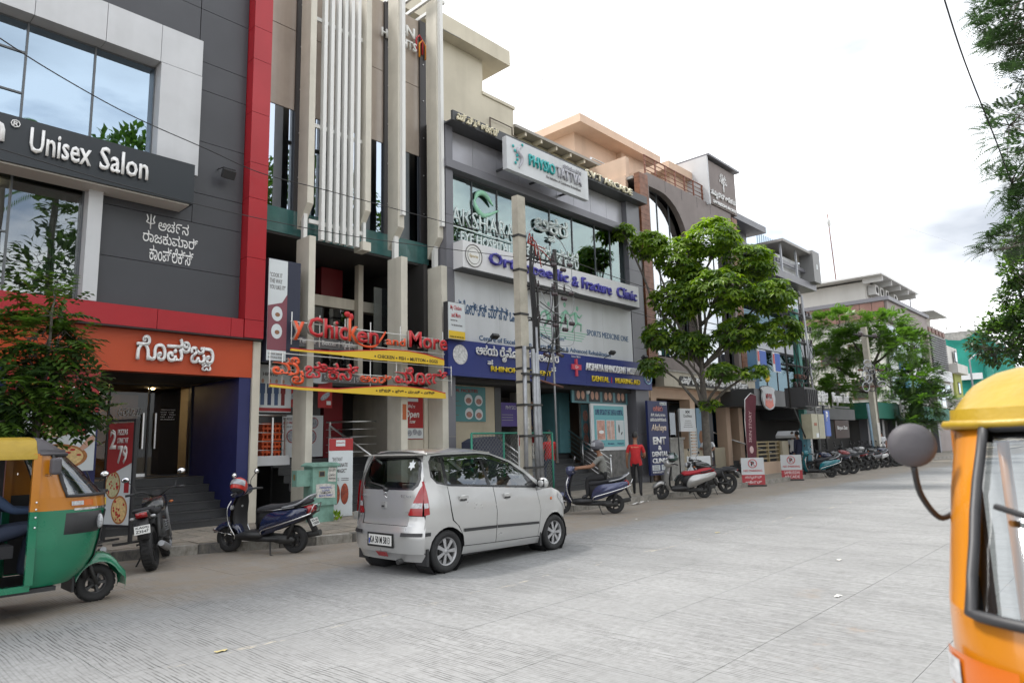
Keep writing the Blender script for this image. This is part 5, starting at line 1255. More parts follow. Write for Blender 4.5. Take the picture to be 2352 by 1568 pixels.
for k in range(5): part('roof_grille', G_, 71.5 + 1.4 * k, 72.4 + 1.4 * k, 14.3, 14.4, 11.0, 11.4, m_fb)
window(G_, (71.8, 73.5, 75.5, 78), 4, 6.4, 14.3, MATS['far_glass'], m_fw, fr=.12)
part('pergola', G_, 70.8, 76.5, 13.6, 16, 12.7, 12.8, m_gw); part('pergola_wall', G_, 71.2, 76, 15, 20, 11.6, 12.7, m_fw)
I_ = thing('townhouse', 'narrow white and olive green townhouse with small balconies', 'house', (81, 15, 0))
part('body', I_, 78.8, 84, 14.5, 24, .1, 10.4, m_fw); part('olive_panel', I_, 80.2, 83.6, 14.3, 14.5, 5.0, 8.2, M('olive_paint', (.30, .33, .08), .8)); part('yellow_base', I_, 79, 84, 14.2, 14.5, .1, 4.0, M('yellow_paint', (.5, .45, .2), .8))
for z in (4.2, 7.6): part('balcony', I_, 79, 84, 13.7, 14.5, z, z + .9, m_fw)
for z in (5.6, 8.8): 
    w_ = part('window', I_, 81.4, 82.4, 14.26, 14.3, z, z + 1.2, m_dark); part('pane', w_, 81.5, 82.3, 14.24, 14.26, z + .1, z + 1.1, MATS['far_glass'])
J_ = thing('building_under_construction', 'unfinished concrete building wrapped in teal green safety net', 'building', (96, 14, 0))
part('frame', J_, 92.4, 116, 13.8, 27, .1, 13.3, m_conc)
rn_ = random.Random(4)
nx, nzr = 26, 12
rows = []
for j in range(nzr + 1):
    row = []
    for i in range(nx + 1):
        sag = .9 * abs(math.sin(i * pi / 4.3)) if j == nzr else 0
        row.append((92 + 24 * i / nx, 13.3 + .35 * math.sin(i * .9 + j * .5) + rn_.uniform(-.12, .12), 4.2 + 8.9 * j / nzr - sag))
    rows.append(row)
m_net = M('safety_net', (.01, .24, .19), .8, nz=(.7, .3))
adopt(MB().grid(rows).build('net_front', m_net), J_)
rows = [[(91.8 + .35 * math.sin(i * 2.1 + j * .4) + rn_.uniform(-.15, .15), 13.3 + 13 * i / 12, 4.2 + 8.9 * j / 8 - (.9 * abs(math.sin(i * pi / 4.3)) if j == 8 else 0)) for i in range(13)] for j in range(9)]
adopt(MB().grid(rows).build('net_side', m_net), J_)
part('pale_strip', J_, 91.2, 91.5, 13.6, 17, 7.6, 8.3, m_bd)
for k in range(9): part('roof_post', J_, 92.2, 92.3, 13.8 + 1.4 * k, 13.9 + 1.4 * k, 13.3, 14.2, m_gw)
for z in (13.75, 14.15): part('roof_rail', J_, 92.2, 92.3, 13.4, 26, z, z + .08, m_gw)
mast = thing('lattice_mast', 'thin lattice radio mast far behind the louvred building', 'mast', (92, 20, 0)); mb = MB()
for x in (-.25, .25): mb.tube([(x, 0, 10), (x * .5, 0, 19)], .05, 4)
for k in range(14): mb.tube([(-.22 + .01 * k, 0, 10 + .62 * k), (.22 - .01 * k, 0, 10.6 + .62 * k)], .035, 4)
mb.build('lattice', m_cgrey, mast)
mast = thing('antenna_mast', 'thin roof mast with a small dish on the white corner building', 'antenna', (60.5, 18.5, 14.5)); MB().tube([(0, 0, -.2), (-.6, 0, 6.0)], .05, 6).build('pole', m_fb, mast); MB().ball((-.75, -.1, 5.2), (.35, .12, .35)).build('dish', m_gw, mast)
K_ = thing('distant_block', 'pale distant apartment block at the end of the street', 'building', (160, 16, 0)); part('body', K_, 120, 190, 13.5, 40, .1, 11, m_fw)
for k in range(8):
    for z in (3, 6, 8.6): 
        part('window', K_, 123 + 8 * k, 126 + 8 * k, 13.4, 13.5, z, z + 1.5, MATS['far_glass'])

# ================================================================== poles, transformer, wires
m_pole = M('pole_concrete', (.47, .44, .37), .85, nz=(3, .2), bump=(30, .2)); m_iron = M('dark_iron', (.05, .05, .05), .6, metal=.3); m_rust = M('rust_iron', (.14, .06, .04), .7); m_gi = M('galvanised', (.36, .37, .39), .45, metal=.5, nz=(5, .2)); m_cer = M('insulator_brown', (.05, .03, .035), .25, coat=.6)
m_cab = M('cable_black', (.02, .02, .022), .6); m_cabr = M('cable_red', (.30, .03, .02), .6)
PP = thing('power_pole', 'tall square concrete power pole with insulator racks in front of the clinic', 'power pole', (13.25, 12.0, .12))
def pole_loc(x, y, z): return (x, y, z)
MB().prism([(-.15, -.11), (.15, -.11), (.15, .11), (-.15, .11)], -.05, 8.2, 'z').bevel(.02, 2).build('shaft', m_pole, PP)
for z in (1.7, 2.5, 3.1, 3.45, 4.0, 4.9, 6.1, 7.05): MB().box(-.165, .165, -.125, .125, z, z + .06).build('band', m_iron, PP)
# second iron post, racks
MB().box(1.42, 1.52, -.05, .03, 4.0, 7.0).build('rack_post', m_iron, PP)
MB().tube([(1.18, -.1, 1.0), (1.14, -.1, 5.75)], .03, 6).build('guard_pipe', m_gi, PP)
def insul(x, y, z, name='insulator'):
    b = MB()
    for k in range(4): b.lathe([(.015, 0), (.05 - .004 * k, .01), (.045 - .004 * k, .03), (.018, .04)], 10, Matrix.Translation((x, y, z + .045 * k)))
    b.lathe([(0, .18), (.018, .18), (.018, .26), (0, .26)], 8, Matrix.Translation((x, y, z)))
    return b.build(name, m_cer, PP)
def disc_ins(x, y, z):
    b = MB(); mt = Matrix.Translation((x, y, z)) @ Matrix.Rotation(pi / 2, 4, 'Y') @ Matrix.Rotation(R(12), 4, 'X')
    for k in range(3): b.lathe([(.012, 0), (.06, .01), (.055, .035), (.02, .05)], 10, mt @ Matrix.Translation((0, 0, .06 * k)))
    return b.build('strain_insulator', m_cer, PP)
for z in (6.55, 5.72, 4.85, 4.05):
    MB().tube([(.12, -.13, z), (1.72, -.16, z)], .022, 6).build('cross_bar', m_iron, PP); MB().tube([(.12, .16, z + .02), (1.66, .16, z)], .022, 6).build('cross_bar', m_iron, PP)
    for x in (.3, .65, 1.0, 1.4): MB().tube([(x, -.2, z + .02), (x + .25, .25, z)], .016, 6).build('cross_strut', m_iron, PP)
    if z > 4.5:
        for x, y in ((.45, -.14), (.85, .1), (1.25, -.14), (1.45, .1), (1.75, -.1)): insul(x, y, z + .04)
        disc_ins(.95, -.3, z - .14); disc_ins(1.75, -.25, z + .0); disc_ins(1.35, -.32, z - .22)
for z in (4.85, 5.72): MB().box(.50, .55, -.16, -.12, z - .8, z).build('drop_bracket', m_iron, PP); MB().tube([(.55, -.2, z - .4), (1.45, -.2, z - .75)], .014, 6).build('cross_strut', m_iron, PP); MB().tube(smooth_poly([(.6, -.2, z - .1), (.75, -.3, z - .5), (1.2, -.25, z - .45), (1.4, -.2, z - .1)], 4, False), .010, 5).build('jumper_wire', m_gi, PP); MB().tube(smooth_poly([(1.0, -.3, z), (.9, -.3, z - .6), (.62, -.22, z - .8)], 4, False), .012, 5).build('lead_wire', m_cab, PP)
MB().tube([(.2, -.1, 3.25), (1.5, -.12, 3.05)], .028, 6).build('low_bar', m_rust, PP); MB().tube([(.75, -.12, 3.2), (1.28, -.2, 4.9)], .022, 6).build('brace', m_iron, PP)
for dx, z1 in ((.28, 7.2), (.33, 6.6), (.22, 7.0), (.38, 5.8)):
    MB().tube(smooth_poly([(dx, -.16, 2.9), (dx + .05, -.17, 4.6), (dx - .04, -.18, 6.0), (dx + .1, -.15, z1)], 4, False), .022, 6).build('riser_cable', m_cab, PP)
for x, r, z1, x1 in ((-.20, .055, 4.05, -.13), (.25, .055, 4.0, .2), (.38, .06, 3.9, .3), (.46, .04, 4.6, .36)): MB().tube([(x, -.2, -.05), (x1, -.19, z1)], r, 10).build('conduit', m_gi, PP)
for z in (.9, 1.7, 2.5, 3.3): MB().box(-.26, .46, -.26, -.16, z, z + .05).build('conduit_clamp', m_iron, PP)
for k in range(5):
    a = .25 + .2 * k
    MB().tube(smooth_poly([(.15, -.16, 6.9), (a * .6, -.25, 7.15 - .1 * k), (a, -.2, 6.85 - .28 * (k % 3))], 5, False), .015, 5).build('red_lead', m_cabr, PP)
for k, (x, z) in enumerate(((1.80, 6.8), (1.84, 5.9), (1.82, 5.0))): MB().tube(smooth_poly([(1.6, -.15, z + .05), (x + .1, -.2, z), (x + .12, -.2, z - .7), (1.0, -.18, z - .8), (.5, -.16, z - .65)], 5, False), .010, 5).build('jumper_wire', m_gi, PP)
MB().tube(smooth_poly([(.1, -.1, 7.1), (.6, -.2, 7.45), (1.5, -.15, 7.3), (1.9, -.15, 6.9)], 5, False), .012, 5).build('jumper_wire', m_gi, PP)
for k, (x, z) in enumerate(((.75, 3.9), (1.3, 3.95))): MB().tube([(x - .12, -.22, z), (x + .12, -.22, z - .05)], .05, 8).build('fuse_tube', m_cer, PP)
MB().box(.16, .30, -.14, -.125, 1.15, 1.55).build('pasted_notice', m_pap, PP); MB().box(-.1, .05, -.128, -.112, 1.9, 2.2).build('pasted_notice', m_pap, PP)
text('lettering', '585', m_pk, PP, (.17, -.142, 1.25), width=.12, height=.08, depth=.002, bold=.01)
# transformer structure
TP = thing('transformer_pole', 'green painted steel pole structure with a dark transformer and a beige switch cabinet', 'power pole', (30.7, 11.3, .12))
m_gp = M('pole_teal', (.05, .22, .19), .6, nz=(4, .3)); m_tr = M('transformer_grey', (.06, .06, .065), .5); m_bcab = M('cabinet_beige', (.40, .38, .28), .6, nz=(3, .15))
MB().box(-.16, .16, -.12, .12, -.05, 7.2).build('main_post', m_gp, TP); MB().box(-.2, .2, -.16, .16, -.06, 1.9).build('blue_post_base', M('post_blue', (.10, .28, .36), .6, nz=(4, .4)), TP)
for dx in (-1.3, 1.0): MB().tube([(dx, 0, 2.7), (dx, .05, 7.6)], .045, 6).build('side_post', m_iron, TP)
MB().tube([(1.1, -.25, -.05), (.55, -.2, 7.9)], .05, 8).build('stay_pipe', m_gi, TP)
for z in (2.75, 4.6, 5.7, 6.3, 7.0):
    MB().tube([(-1.6, -.12, z), (1.6, -.12, z)], .045, 6).build('cross_arm', m_iron, TP); MB().tube([(-1.5, .16, z + .04), (1.5, .16, z + .04)], .04, 6).build('cross_arm', m_iron, TP)
    if z > 5:
        for x in (-1.2, -.5, .4, 1.1, 1.5):
            b = MB()
            for k in range(4): b.lathe([(.015, 0), (.06, .012), (.05, .035), (.018, .05)], 8, Matrix.Translation((x, -.12, z + .05 + .05 * k)))
            b.build('insulator', m_cer, TP)
b = MB().box(-.95, .35, -.5, .35, 2.8, 3.65); b.bevel(.03, 1); b.build('transformer_tank', m_tr, TP)
for k in range(6): MB().box(-.9 + .22 * k, -.85 + .22 * k, -.62, -.5, 2.85, 3.55).build('cooling_fin', m_tr, TP)
for k in range(3): MB().lathe([(.05, 0), (.09, .02), (.05, .08), (.085, .1), (.045, .16), (.07, .18), (.03, .26), (0, .26)], 10, Matrix.Translation((-.8 + .42 * k, -.1, 3.65))).build('bushing', m_cer, TP)
MB().tube([(-.6, -.1, 4.15), (.3, -.1, 4.15)], .11, 10).build('oil_drum', m_rust, TP)
MB().box(-.75, .75, -.62, -.2, 1.45, 2.5).bevel(.015, 1).build('switch_cabinet', m_bcab, TP); MB().box(-.01, .01, -.63, -.62, 1.47, 2.48).build('door_gap', m_black, TP); MB().box(-.35, -.05, -.632, -.62, 1.5, 1.68).build('warning_sticker', m_pw, TP); MB().box(-.5, -.2, -.63, -.62, 2.0, 2.12).build('red_sticker', M('sticker_rust', (.3, .1, .05), .6), TP)
MB().tube([(-1.5, -.2, 2.75), (-.75, -.3, 1.5)], .035, 6).build('brace', m_iron, TP)
MB().lathe([(0, 0), (.14, 0), (.14, .06), (0, .06)], 14, Matrix.Translation((.45, -.1, 7.95)) @ Matrix.Rotation(R(80), 4, 'X')).build('lamp_disc', m_iron, TP)
rr = random.Random(8)
for k in range(12):
    x = rr.uniform(-1.4, 1.3); z = rr.choice((4.6, 5.7, 6.3)); MB().tube(smooth_poly([(x, -.15, z), (x + rr.uniform(-.3, .3), -.3, z - rr.uniform(.4, .9)), (rr.uniform(-.9, .5), -.2, 3.9)], 5, False), .014, 5).build('lead_wire', m_cab, TP)
for x, lab, w_ in ((31.8, 'small blue and white AXIS style board behind the transformer, left one', 1.0), (33.6, 'small blue lettered board behind the transformer, right one', .9)):
    sg = thing('bank_board', lab.replace('AXIS style ', ''), 'sign', (x, 13.6, 5.2)); part('board', sg, x, x + w_, 13.6, 13.64, 4.9, 5.9, m_bd)
    part('blue_field', sg, x + .25, x + w_, 13.59, 13.6, 4.95, 5.85, M('board_blue', (.03, .10, .42), .5)); part('red_stripe', sg, x + .03, x + .2, 13.59, 13.6, 5.3, 5.8, m_lred)
# street pole farther on, carrying coils
SP = thing('street_pole', 'slightly leaning concrete pole with cable coils among the feathery trees', 'power pole', (41.3, 11.3, .12))
SP.rotation_euler = (0, R(-3.5), 0)
MB().prism([(-.17, -.13), (.17, -.13), (.17, .13), (-.17, .13)], -.05, 7.5, 'z').bevel(.02, 1).build('shaft', m_pole, SP)
for z in (7.0, 5.1, 4.2): MB().tube([(-2.4, -.16, z), (2.2, -.16, z)], .055, 6).build('cross_arm', m_rust if z < 7 else m_iron, SP)
for x in (-1.3, 1.3): MB().ball((x, -.16, 7.05), .16, 10, 8).build('insulator', m_cer, SP)
for k in range(16):
    a, z = rr.uniform(-2.2, 1.3), rr.uniform(4.0, 5.5); rx, rz_ = rr.uniform(.4, .9), rr.uniform(.15, .32)
    MB().tube([(a + rx * math.cos(t_ * pi / 8), -.25 - .01 * k, z + rz_ * math.sin(t_ * pi / 8)) for t_ in range(16)], .03, 5, closed=True).build('cable_coil', m_gi if k % 2 else m_cab, SP)
MB().box(-.22, .2, -.16, -.13, .3, 2.2).build('pasted_posters', m_pap, SP)
for dx in (-.5, .55, .8): MB().tube([(dx, .1, -.1), (dx - .1, .1, 3.3)], .07, 8).build('conduit', M('pipe_blue', (.22, .33, .42), .6, nz=(4, .3)), SP)
BP = thing('parking_sign', 'blue parking sign with white P on a black post', 'sign', (33.6, 11.4, .12)); MB().tube([(0, 0, -.02), (0, 0, 3.0)], .06, 8).build('post', m_black, BP); MB().box(-.1, .6, -.05, -.01, 1.55, 2.75).bevel(.02, 1).build('plate', M('board_blue', (.03, .10, .42), .5), BP)
text('lettering', 'P', m_let, BP, (.25, -.052, 2.25), width=.26, height=.45, depth=.006, bold=.03, align='C')
# street lamp far right
SL = thing('street_lamp', 'slim grey street lamp arm near the teal netted building', 'street lamp', (68, 10.9, .12)); MB().tube([(0, 0, -.05), (0, 0, 7.6), (.2, -.4, 8.0), (.4, -2.8, 8.3)], [.11, .07, .06, .05], 8).build('post', m_gi, SL); MB().box(.3, .5, -3.6, -2.7, 8.24, 8.36).build('lantern', m_gi, SL)

def wire(name, label, pts, r, n=14, sag=0., mat=None):
    o = thing(name, label, 'wire', (0, 0, 0)); P_ = []
    a, b = Vector(pts[0]), Vector(pts[-1])
    if len(pts) == 2:
        for i in range(n + 1):
            t_ = i / n; P_.append(a.lerp(b, t_) + Vector((0, 0, -sag * 4 * t_ * (1 - t_))))
    else: P_ = smooth_poly(pts, 6, False)
    MB().tube(P_, r, 5).build('cable', mat or m_cab, o); return o
def pw(x, y, Y): return PY(x, y, Y)
wire('overhead_cable', 'thin black overhead cable sloping past the salon window to the fins', [pw(-40, 62, 11.0), pw(120, 165, 12.0), pw(300, 265, 13.0), pw(480, 345, 13.8), pw(600, 398, 13.9), pw(760, 440, 13.2), pw(1060, 520, 12.4), pw(1190, 545, 12.0)], .010)
wire('overhead_cable', 'thin black overhead cable crossing below the salon letters to the pole', [pw(-40, 330, 11), pw(300, 430, 11.5), pw(600, 503, 12), pw(860, 550, 12.2), pw(1180, 590, 12.0)], .009)
wire('overhead_cable', 'faint overhead wire crossing the white sky above the trees', [pw(1000, 60, 16), pw(1500, 300, 20), pw(1900, 460, 26), pw(2330, 605, 34)], .012, mat=M('wire_grey', (.25, .25, .25), .6))
wire('overhead_cable', 'steep dark overhead cable at the top right of the sky', [PX(2160, -30, 9), PX(2215, 140, 10.5), PX(2290, 330, 13), PX(2330, 440, 16)], .010)
wire('overhead_cable', 'low service wire between the power pole and the transformer', [(14.6, 11.8, 6.9), (31.4, 11.2, 7.2)], .012, sag=.5)
wire('overhead_cable', 'second service wire between the power pole and the transformer', [(14.6, 11.8, 6.0), (31.4, 11.2, 6.4)], .010, sag=.6)
# ================================================================== trees
def leafmat(name, col, col2, trans=.35):
    m = bpy.data.materials.new(name); m.use_nodes = True; t = m.node_tree; b = t.nodes['Principled BSDF']; lk = t.links.new
    g = N(t, 'ShaderNodeNewGeometry'); n = N(t, 'ShaderNodeTexNoise'); n.inputs['Scale'].default_value = 2.2; n.inputs['Detail'].default_value = 4
    lk(g.outputs['Position'], n.inputs['Vector']); mx_ = N(t, 'ShaderNodeMix', data_type='RGBA'); mx_.inputs[6].default_value = (*col, 1); mx_.inputs[7].default_value = (*col2, 1)
    ad = N(t, 'ShaderNodeMath', operation='ADD'); lk(n.outputs[0], ad.inputs[0]); mr_ = N(t, 'ShaderNodeMapRange'); mr_.inputs[1].default_value = 0; mr_.inputs[2].default_value = 1; mr_.inputs[3].default_value = -.3; mr_.inputs[4].default_value = .3
    lk(g.outputs['Random Per Island'], mr_.inputs[0]); lk(mr_.outputs[0], ad.inputs[1]); lk(ad.outputs[0], mx_.inputs[0])
    lk(mx_.outputs[2], b.inputs['Base Color']); b.inputs['Roughness'].default_value = .38; b.inputs['Specular IOR Level'].default_value = .5
    tr = N(t, 'ShaderNodeBsdfTranslucent'); hs = N(t, 'ShaderNodeHueSaturation'); hs.inputs['Value'].default_value = 2.0; hs.inputs['Saturation'].default_value = 1.1; lk(mx_.outputs[2], hs.inputs['Color']); lk(hs.outputs[0], tr.inputs[0])
    ms = N(t, 'ShaderNodeMixShader'); ms.inputs[0].default_value = trans; lk(b.outputs[0], ms.inputs[1]); lk(tr.outputs[0], ms.inputs[2]); lk(ms.outputs[0], t.nodes['Material Output'].inputs[0])
    return m
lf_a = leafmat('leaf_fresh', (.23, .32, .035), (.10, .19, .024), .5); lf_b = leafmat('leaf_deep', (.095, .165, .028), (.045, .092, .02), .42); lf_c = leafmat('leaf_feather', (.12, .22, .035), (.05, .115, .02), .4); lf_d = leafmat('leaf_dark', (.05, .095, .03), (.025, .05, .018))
bark = M('bark_grey', (.13, .115, .10), .9, nz=(6, .4), bump=(18, .6))
class Leaves:
    def __init__(s): s.v = []; s.f = []
    def leaf(s, p, d, up, L_, w):
        """folded pointed leaf from p along d"""
        side = d.cross(up)
        if side.length < 1e-4: return
        side.normalize(); n = side.cross(d).normalized(); i = len(s.v)
        m = p + d * (L_ * .45)
        s.v += [p, m + side * w + n * w * .25, p + d * L_ - n * L_ * .12, m - side * w + n * w * .25, m]
        s.f += [(i, i + 1, i + 4), (i + 1, i + 2, i + 4), (i, i + 4, i + 3), (i + 4, i + 2, i + 3)]
    def quad(s, p, d, side, L_, w):
        i = len(s.v); s.v += [p, p + d * L_ * .5 + side * w, p + d * L_, p + d * L_ * .5 - side * w]; s.f += [(i, i + 1, i + 2, i + 3)]
    def build(s, name, mat, parent):
        me = bpy.data.meshes.new(name); me.from_pydata([tuple(q) for q in s.v], [], s.f); o = link(name, me, mat, parent); o['kind'] = 'stuff'; return o
def rv(r): 
    while True:
        v = Vector((r.uniform(-1, 1), r.uniform(-1, 1), r.uniform(-1, 1)))
        if .05 < v.length < 1: return v
def curve_between(r, a, b, wob):
    m1, m2 = a.lerp(b, .35), a.lerp(b, .7); l = (b - a).length
    return smooth_poly([a, m1 + rv(r) * l * wob + Vector((0, 0, l * .06)), m2 + rv(r) * l * wob + Vector((0, 0, l * .05)), b], 4, False)
def tree(label, trunk, blobs, n_cl, style, seed, mats, leaf=(.14, .035), per=8, name='tree', limb_r=.08, group=None, cat='tree', top_light=True, nodes=None):
    """trunk: [(x,y,z,r)...] world; blobs: [(centre, (rx,ry,rz), weight, node index)]"""
    r = random.Random(seed); base = Vector(trunk[0][:3])
    o = thing(name, label, cat, base, group=group)
    tp = [Vector(t_[:3]) - base for t_ in trunk]
    sp = smooth_poly(tp, 4, False); n = len(sp); rs = []
    for i in range(n):
        q = i / 4; k = min(int(q), len(trunk) - 2); rs.append(trunk[k][3] + (trunk[k + 1][3] - trunk[k][3]) * (q - k))
    MB().tube(sp, rs, 10).build('trunk', bark, o)
    F1, F2 = Leaves(), Leaves(); limbs = MB(); tw = MB(); zmax = max(b[0][2] + b[1][2] for b in blobs); zmin = min(b[0][2] - b[1][2] for b in blobs)
    W_ = sum(b[2] for b in blobs)
    for c, rad, wt, ni in blobs:
        c = Vector(c) - base; rad = Vector(rad); st = tp[ni]
        lb = curve_between(r, st, c, .10); k_ = len(lb); limbs.tube(lb, [limb_r * (1 - .75 * i / (k_ - 1)) for i in range(k_)], 7)
        subs = []
        for s_ in range(max(3, int(5 * wt))):
            d = rv(r).normalized(); e = c + Vector((d.x * rad.x, d.y * rad.y, d.z * rad.z)) * .7
            stt = lb[int(k_ * r.uniform(.45, .95))]; sb = curve_between(r, stt, e, .12); limbs.tube(sb, [limb_r * .38 * (1 - .7 * i / (len(sb) - 1)) for i in range(len(sb))], 5); subs += sb[4:]
        for q in range(int(n_cl * wt / W_)):
            d = rv(r); d = d.normalized() * (d.length ** .45)
            p = c + Vector((d.x * rad.x, d.y * rad.y, d.z * rad.z))
            p += Vector((noise.noise(p * .9), noise.noise(p * .9 + Vector((7, 3, 1))), noise.noise(p * .9 + Vector((2, 9, 5))))) * .35 * min(rad)
            near = min(subs, key=lambda s_: (s_ - p).length_squared)
            if r.random() < .55: tw.tube([near, near.lerp(p, .5) + rv(r) * .06, p], [.012, .008, .005], 3)
            h = (p.z + base.z - zmin) / (zmax - zmin)
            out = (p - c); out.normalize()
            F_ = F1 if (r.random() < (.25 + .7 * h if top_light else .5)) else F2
            if style == 'whorl':
                ax = (out * .5 + Vector((0, 0, .9)) + rv(r) * .35).normalized(); a0 = r.uniform(0, 6.3); u_ = ax.orthogonal().normalized(); v_ = ax.cross(u_)
                for k in range(per):
                    a = a0 + 2 * pi * k / per; dr = (u_ * math.cos(a) + v_ * math.sin(a)); d_ = (dr * 1.0 + ax * r.uniform(-.45, .3) + Vector((0, 0, -.25))).normalized()
                    F_.leaf(p + dr * .01 + rv(r) * .04, d_, ax, leaf[0] * r.uniform(.7, 1.25), leaf[1] * r.uniform(.8, 1.2))
            elif style == 'spray':
                for k in range(per):
                    d_ = (out + rv(r) * .9 + Vector((0, 0, .05))).normalized(); F_.leaf(p + rv(r) * leaf[0] * 1.1, d_, Vector((r.uniform(-.4, .4), r.uniform(-.4, .4), 1)), leaf[0] * r.uniform(.7, 1.2), leaf[1] * r.uniform(.8, 1.2))
            elif style == 'pinnate':
                for k in range(max(1, per // 4)):
                    d_ = (out * .9 + rv(r) * .8 + Vector((0, 0, .1))).normalized(); q_ = p + rv(r) * .1; sd = d_.cross(Vector((0, 0, 1)))
                    if sd.length < .05: continue
                    sd.normalize(); LL = leaf[0] * 2.3
                    for j in range(5):
                        t_ = (j + 1) / 5; pp = q_ + d_ * LL * t_ + Vector((0, 0, -.25 * LL * t_ * t_))
                        for s_ in (-1, 1): F_.leaf(pp, (sd * s_ + d_ * .55 + Vector((0, 0, -.25))).normalized(), Vector((0, 0, 1)), leaf[0] * r.uniform(.8, 1.15), leaf[1])
            elif style == 'frond':
                for k in range(per):
                    d_ = (out * .8 + rv(r) * .9 + Vector((0, 0, .15))).normalized(); q_ = p + rv(r) * .12; sd = d_.cross(Vector((0, 0, 1)))
                    if sd.length < .05: continue
                    sd.normalize(); LL = leaf[0] * r.uniform(.7, 1.2); nn = 9
                    for j in range(nn):
                        t_ = (j + 1) / nn; pp = q_ + d_ * LL * t_ + Vector((0, 0, -.4 * LL * t_ * t_)); wl = leaf[1] * (1 - .5 * t_)
                        for s_ in (-1, 1): F_.quad(pp, (sd * s_ + d_ * .35 + Vector((0, 0, -.2))).normalized(), d_, wl * 3.2, wl * .42)
    limbs.build('limbs', bark, o); tw_o = tw.build('twigs', bark, o); tw_o['kind'] = 'stuff'
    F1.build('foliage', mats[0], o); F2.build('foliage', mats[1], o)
    return o
# street tree in front of the arcade
def PD(x, y, dist):
    d = ray(x, y); return CAM + d * (dist / math.hypot(d.x, d.y))
def blobs_px(lst): return [(tuple(PD(x, y, ds)), rad if isinstance(rad, tuple) else (rad, rad, rad * .8), w, ni) for x, y, ds, rad, w, ni in lst]
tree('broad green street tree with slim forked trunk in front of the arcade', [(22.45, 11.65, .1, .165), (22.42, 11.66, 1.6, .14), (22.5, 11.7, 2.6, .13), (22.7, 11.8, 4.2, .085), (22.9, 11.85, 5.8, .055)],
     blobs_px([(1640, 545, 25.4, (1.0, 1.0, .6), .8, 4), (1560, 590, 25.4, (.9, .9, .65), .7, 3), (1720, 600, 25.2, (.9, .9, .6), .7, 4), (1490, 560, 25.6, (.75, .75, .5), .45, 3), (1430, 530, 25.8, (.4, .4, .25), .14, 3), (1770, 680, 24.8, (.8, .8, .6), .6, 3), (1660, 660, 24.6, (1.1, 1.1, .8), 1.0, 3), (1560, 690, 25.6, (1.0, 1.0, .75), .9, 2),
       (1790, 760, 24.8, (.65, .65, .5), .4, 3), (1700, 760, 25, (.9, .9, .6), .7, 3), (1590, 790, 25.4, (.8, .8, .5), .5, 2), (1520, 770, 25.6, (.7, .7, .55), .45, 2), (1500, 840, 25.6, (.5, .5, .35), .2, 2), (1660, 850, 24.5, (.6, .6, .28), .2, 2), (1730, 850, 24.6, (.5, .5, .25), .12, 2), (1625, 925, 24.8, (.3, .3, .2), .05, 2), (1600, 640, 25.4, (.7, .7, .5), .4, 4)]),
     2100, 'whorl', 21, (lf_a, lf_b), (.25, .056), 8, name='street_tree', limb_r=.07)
# young tree in front of the pizza shop
tree('young dark leafed tree growing at the kerb before the pizza shop', [(2.62, 12.6, .1, .05), (2.66, 12.6, 1.2, .045), (2.75, 12.6, 2.4, .035), (2.8, 12.6, 3.6, .02)],
     blobs_px([(115, 715, 13.0, (.3, .3, .25), .5, 3), (130, 785, 13.0, (.38, .35, .3), .9, 2), (75, 800, 13.0, (.4, .35, .28), .8, 2), (45, 880, 12.9, (.48, .4, .32), 1.1, 2), (135, 870, 13.0, (.38, .35, .3), 1.0, 2), (90, 945, 12.9, (.55, .45, .28), 1.1, 1), (10, 960, 12.9, (.45, .4, .28), .7, 1), (185, 945, 13.0, (.25, .22, .18), .35, 1), (130, 655, 13.0, (.08, .08, .16), .08, 3)]),
     250, 'pinnate', 5, (lf_b, lf_d), (.18, .046), 8, name='young_tree', limb_r=.022)
# feathery trees down the street
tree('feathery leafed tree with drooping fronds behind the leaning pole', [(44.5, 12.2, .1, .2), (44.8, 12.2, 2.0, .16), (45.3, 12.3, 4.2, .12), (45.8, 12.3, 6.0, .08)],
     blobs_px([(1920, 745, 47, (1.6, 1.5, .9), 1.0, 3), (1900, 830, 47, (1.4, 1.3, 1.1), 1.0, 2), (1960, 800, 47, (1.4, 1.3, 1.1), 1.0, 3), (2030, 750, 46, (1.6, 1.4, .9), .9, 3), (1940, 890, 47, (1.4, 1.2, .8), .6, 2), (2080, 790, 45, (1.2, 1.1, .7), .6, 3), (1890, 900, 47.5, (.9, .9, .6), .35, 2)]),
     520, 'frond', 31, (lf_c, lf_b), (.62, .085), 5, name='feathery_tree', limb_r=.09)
tree('darker feathery leafed tree hanging over the far green shop front', [(51.5, 11.9, .1, .18), (51.6, 11.9, 2.0, .15), (52.0, 11.8, 4.0, .11), (52.3, 11.7, 5.5, .07)],
     blobs_px([(2110, 870, 53, (1.5, 1.2, 1.0), 1.0, 3), (2080, 800, 53, (1.3, 1.2, .8), .6, 3), (2140, 920, 52, (1.3, 1.1, .9), .8, 2), (2070, 930, 53, (1.2, 1.0, .8), .6, 2), (2110, 980, 52, (1.0, .8, .6), .4, 2), (2020, 870, 53, (1.2, 1.0, .9), .5, 2)]),
     380, 'frond', 33, (lf_c, lf_d), (.66, .09), 5, name='feathery_tree', limb_r=.08)
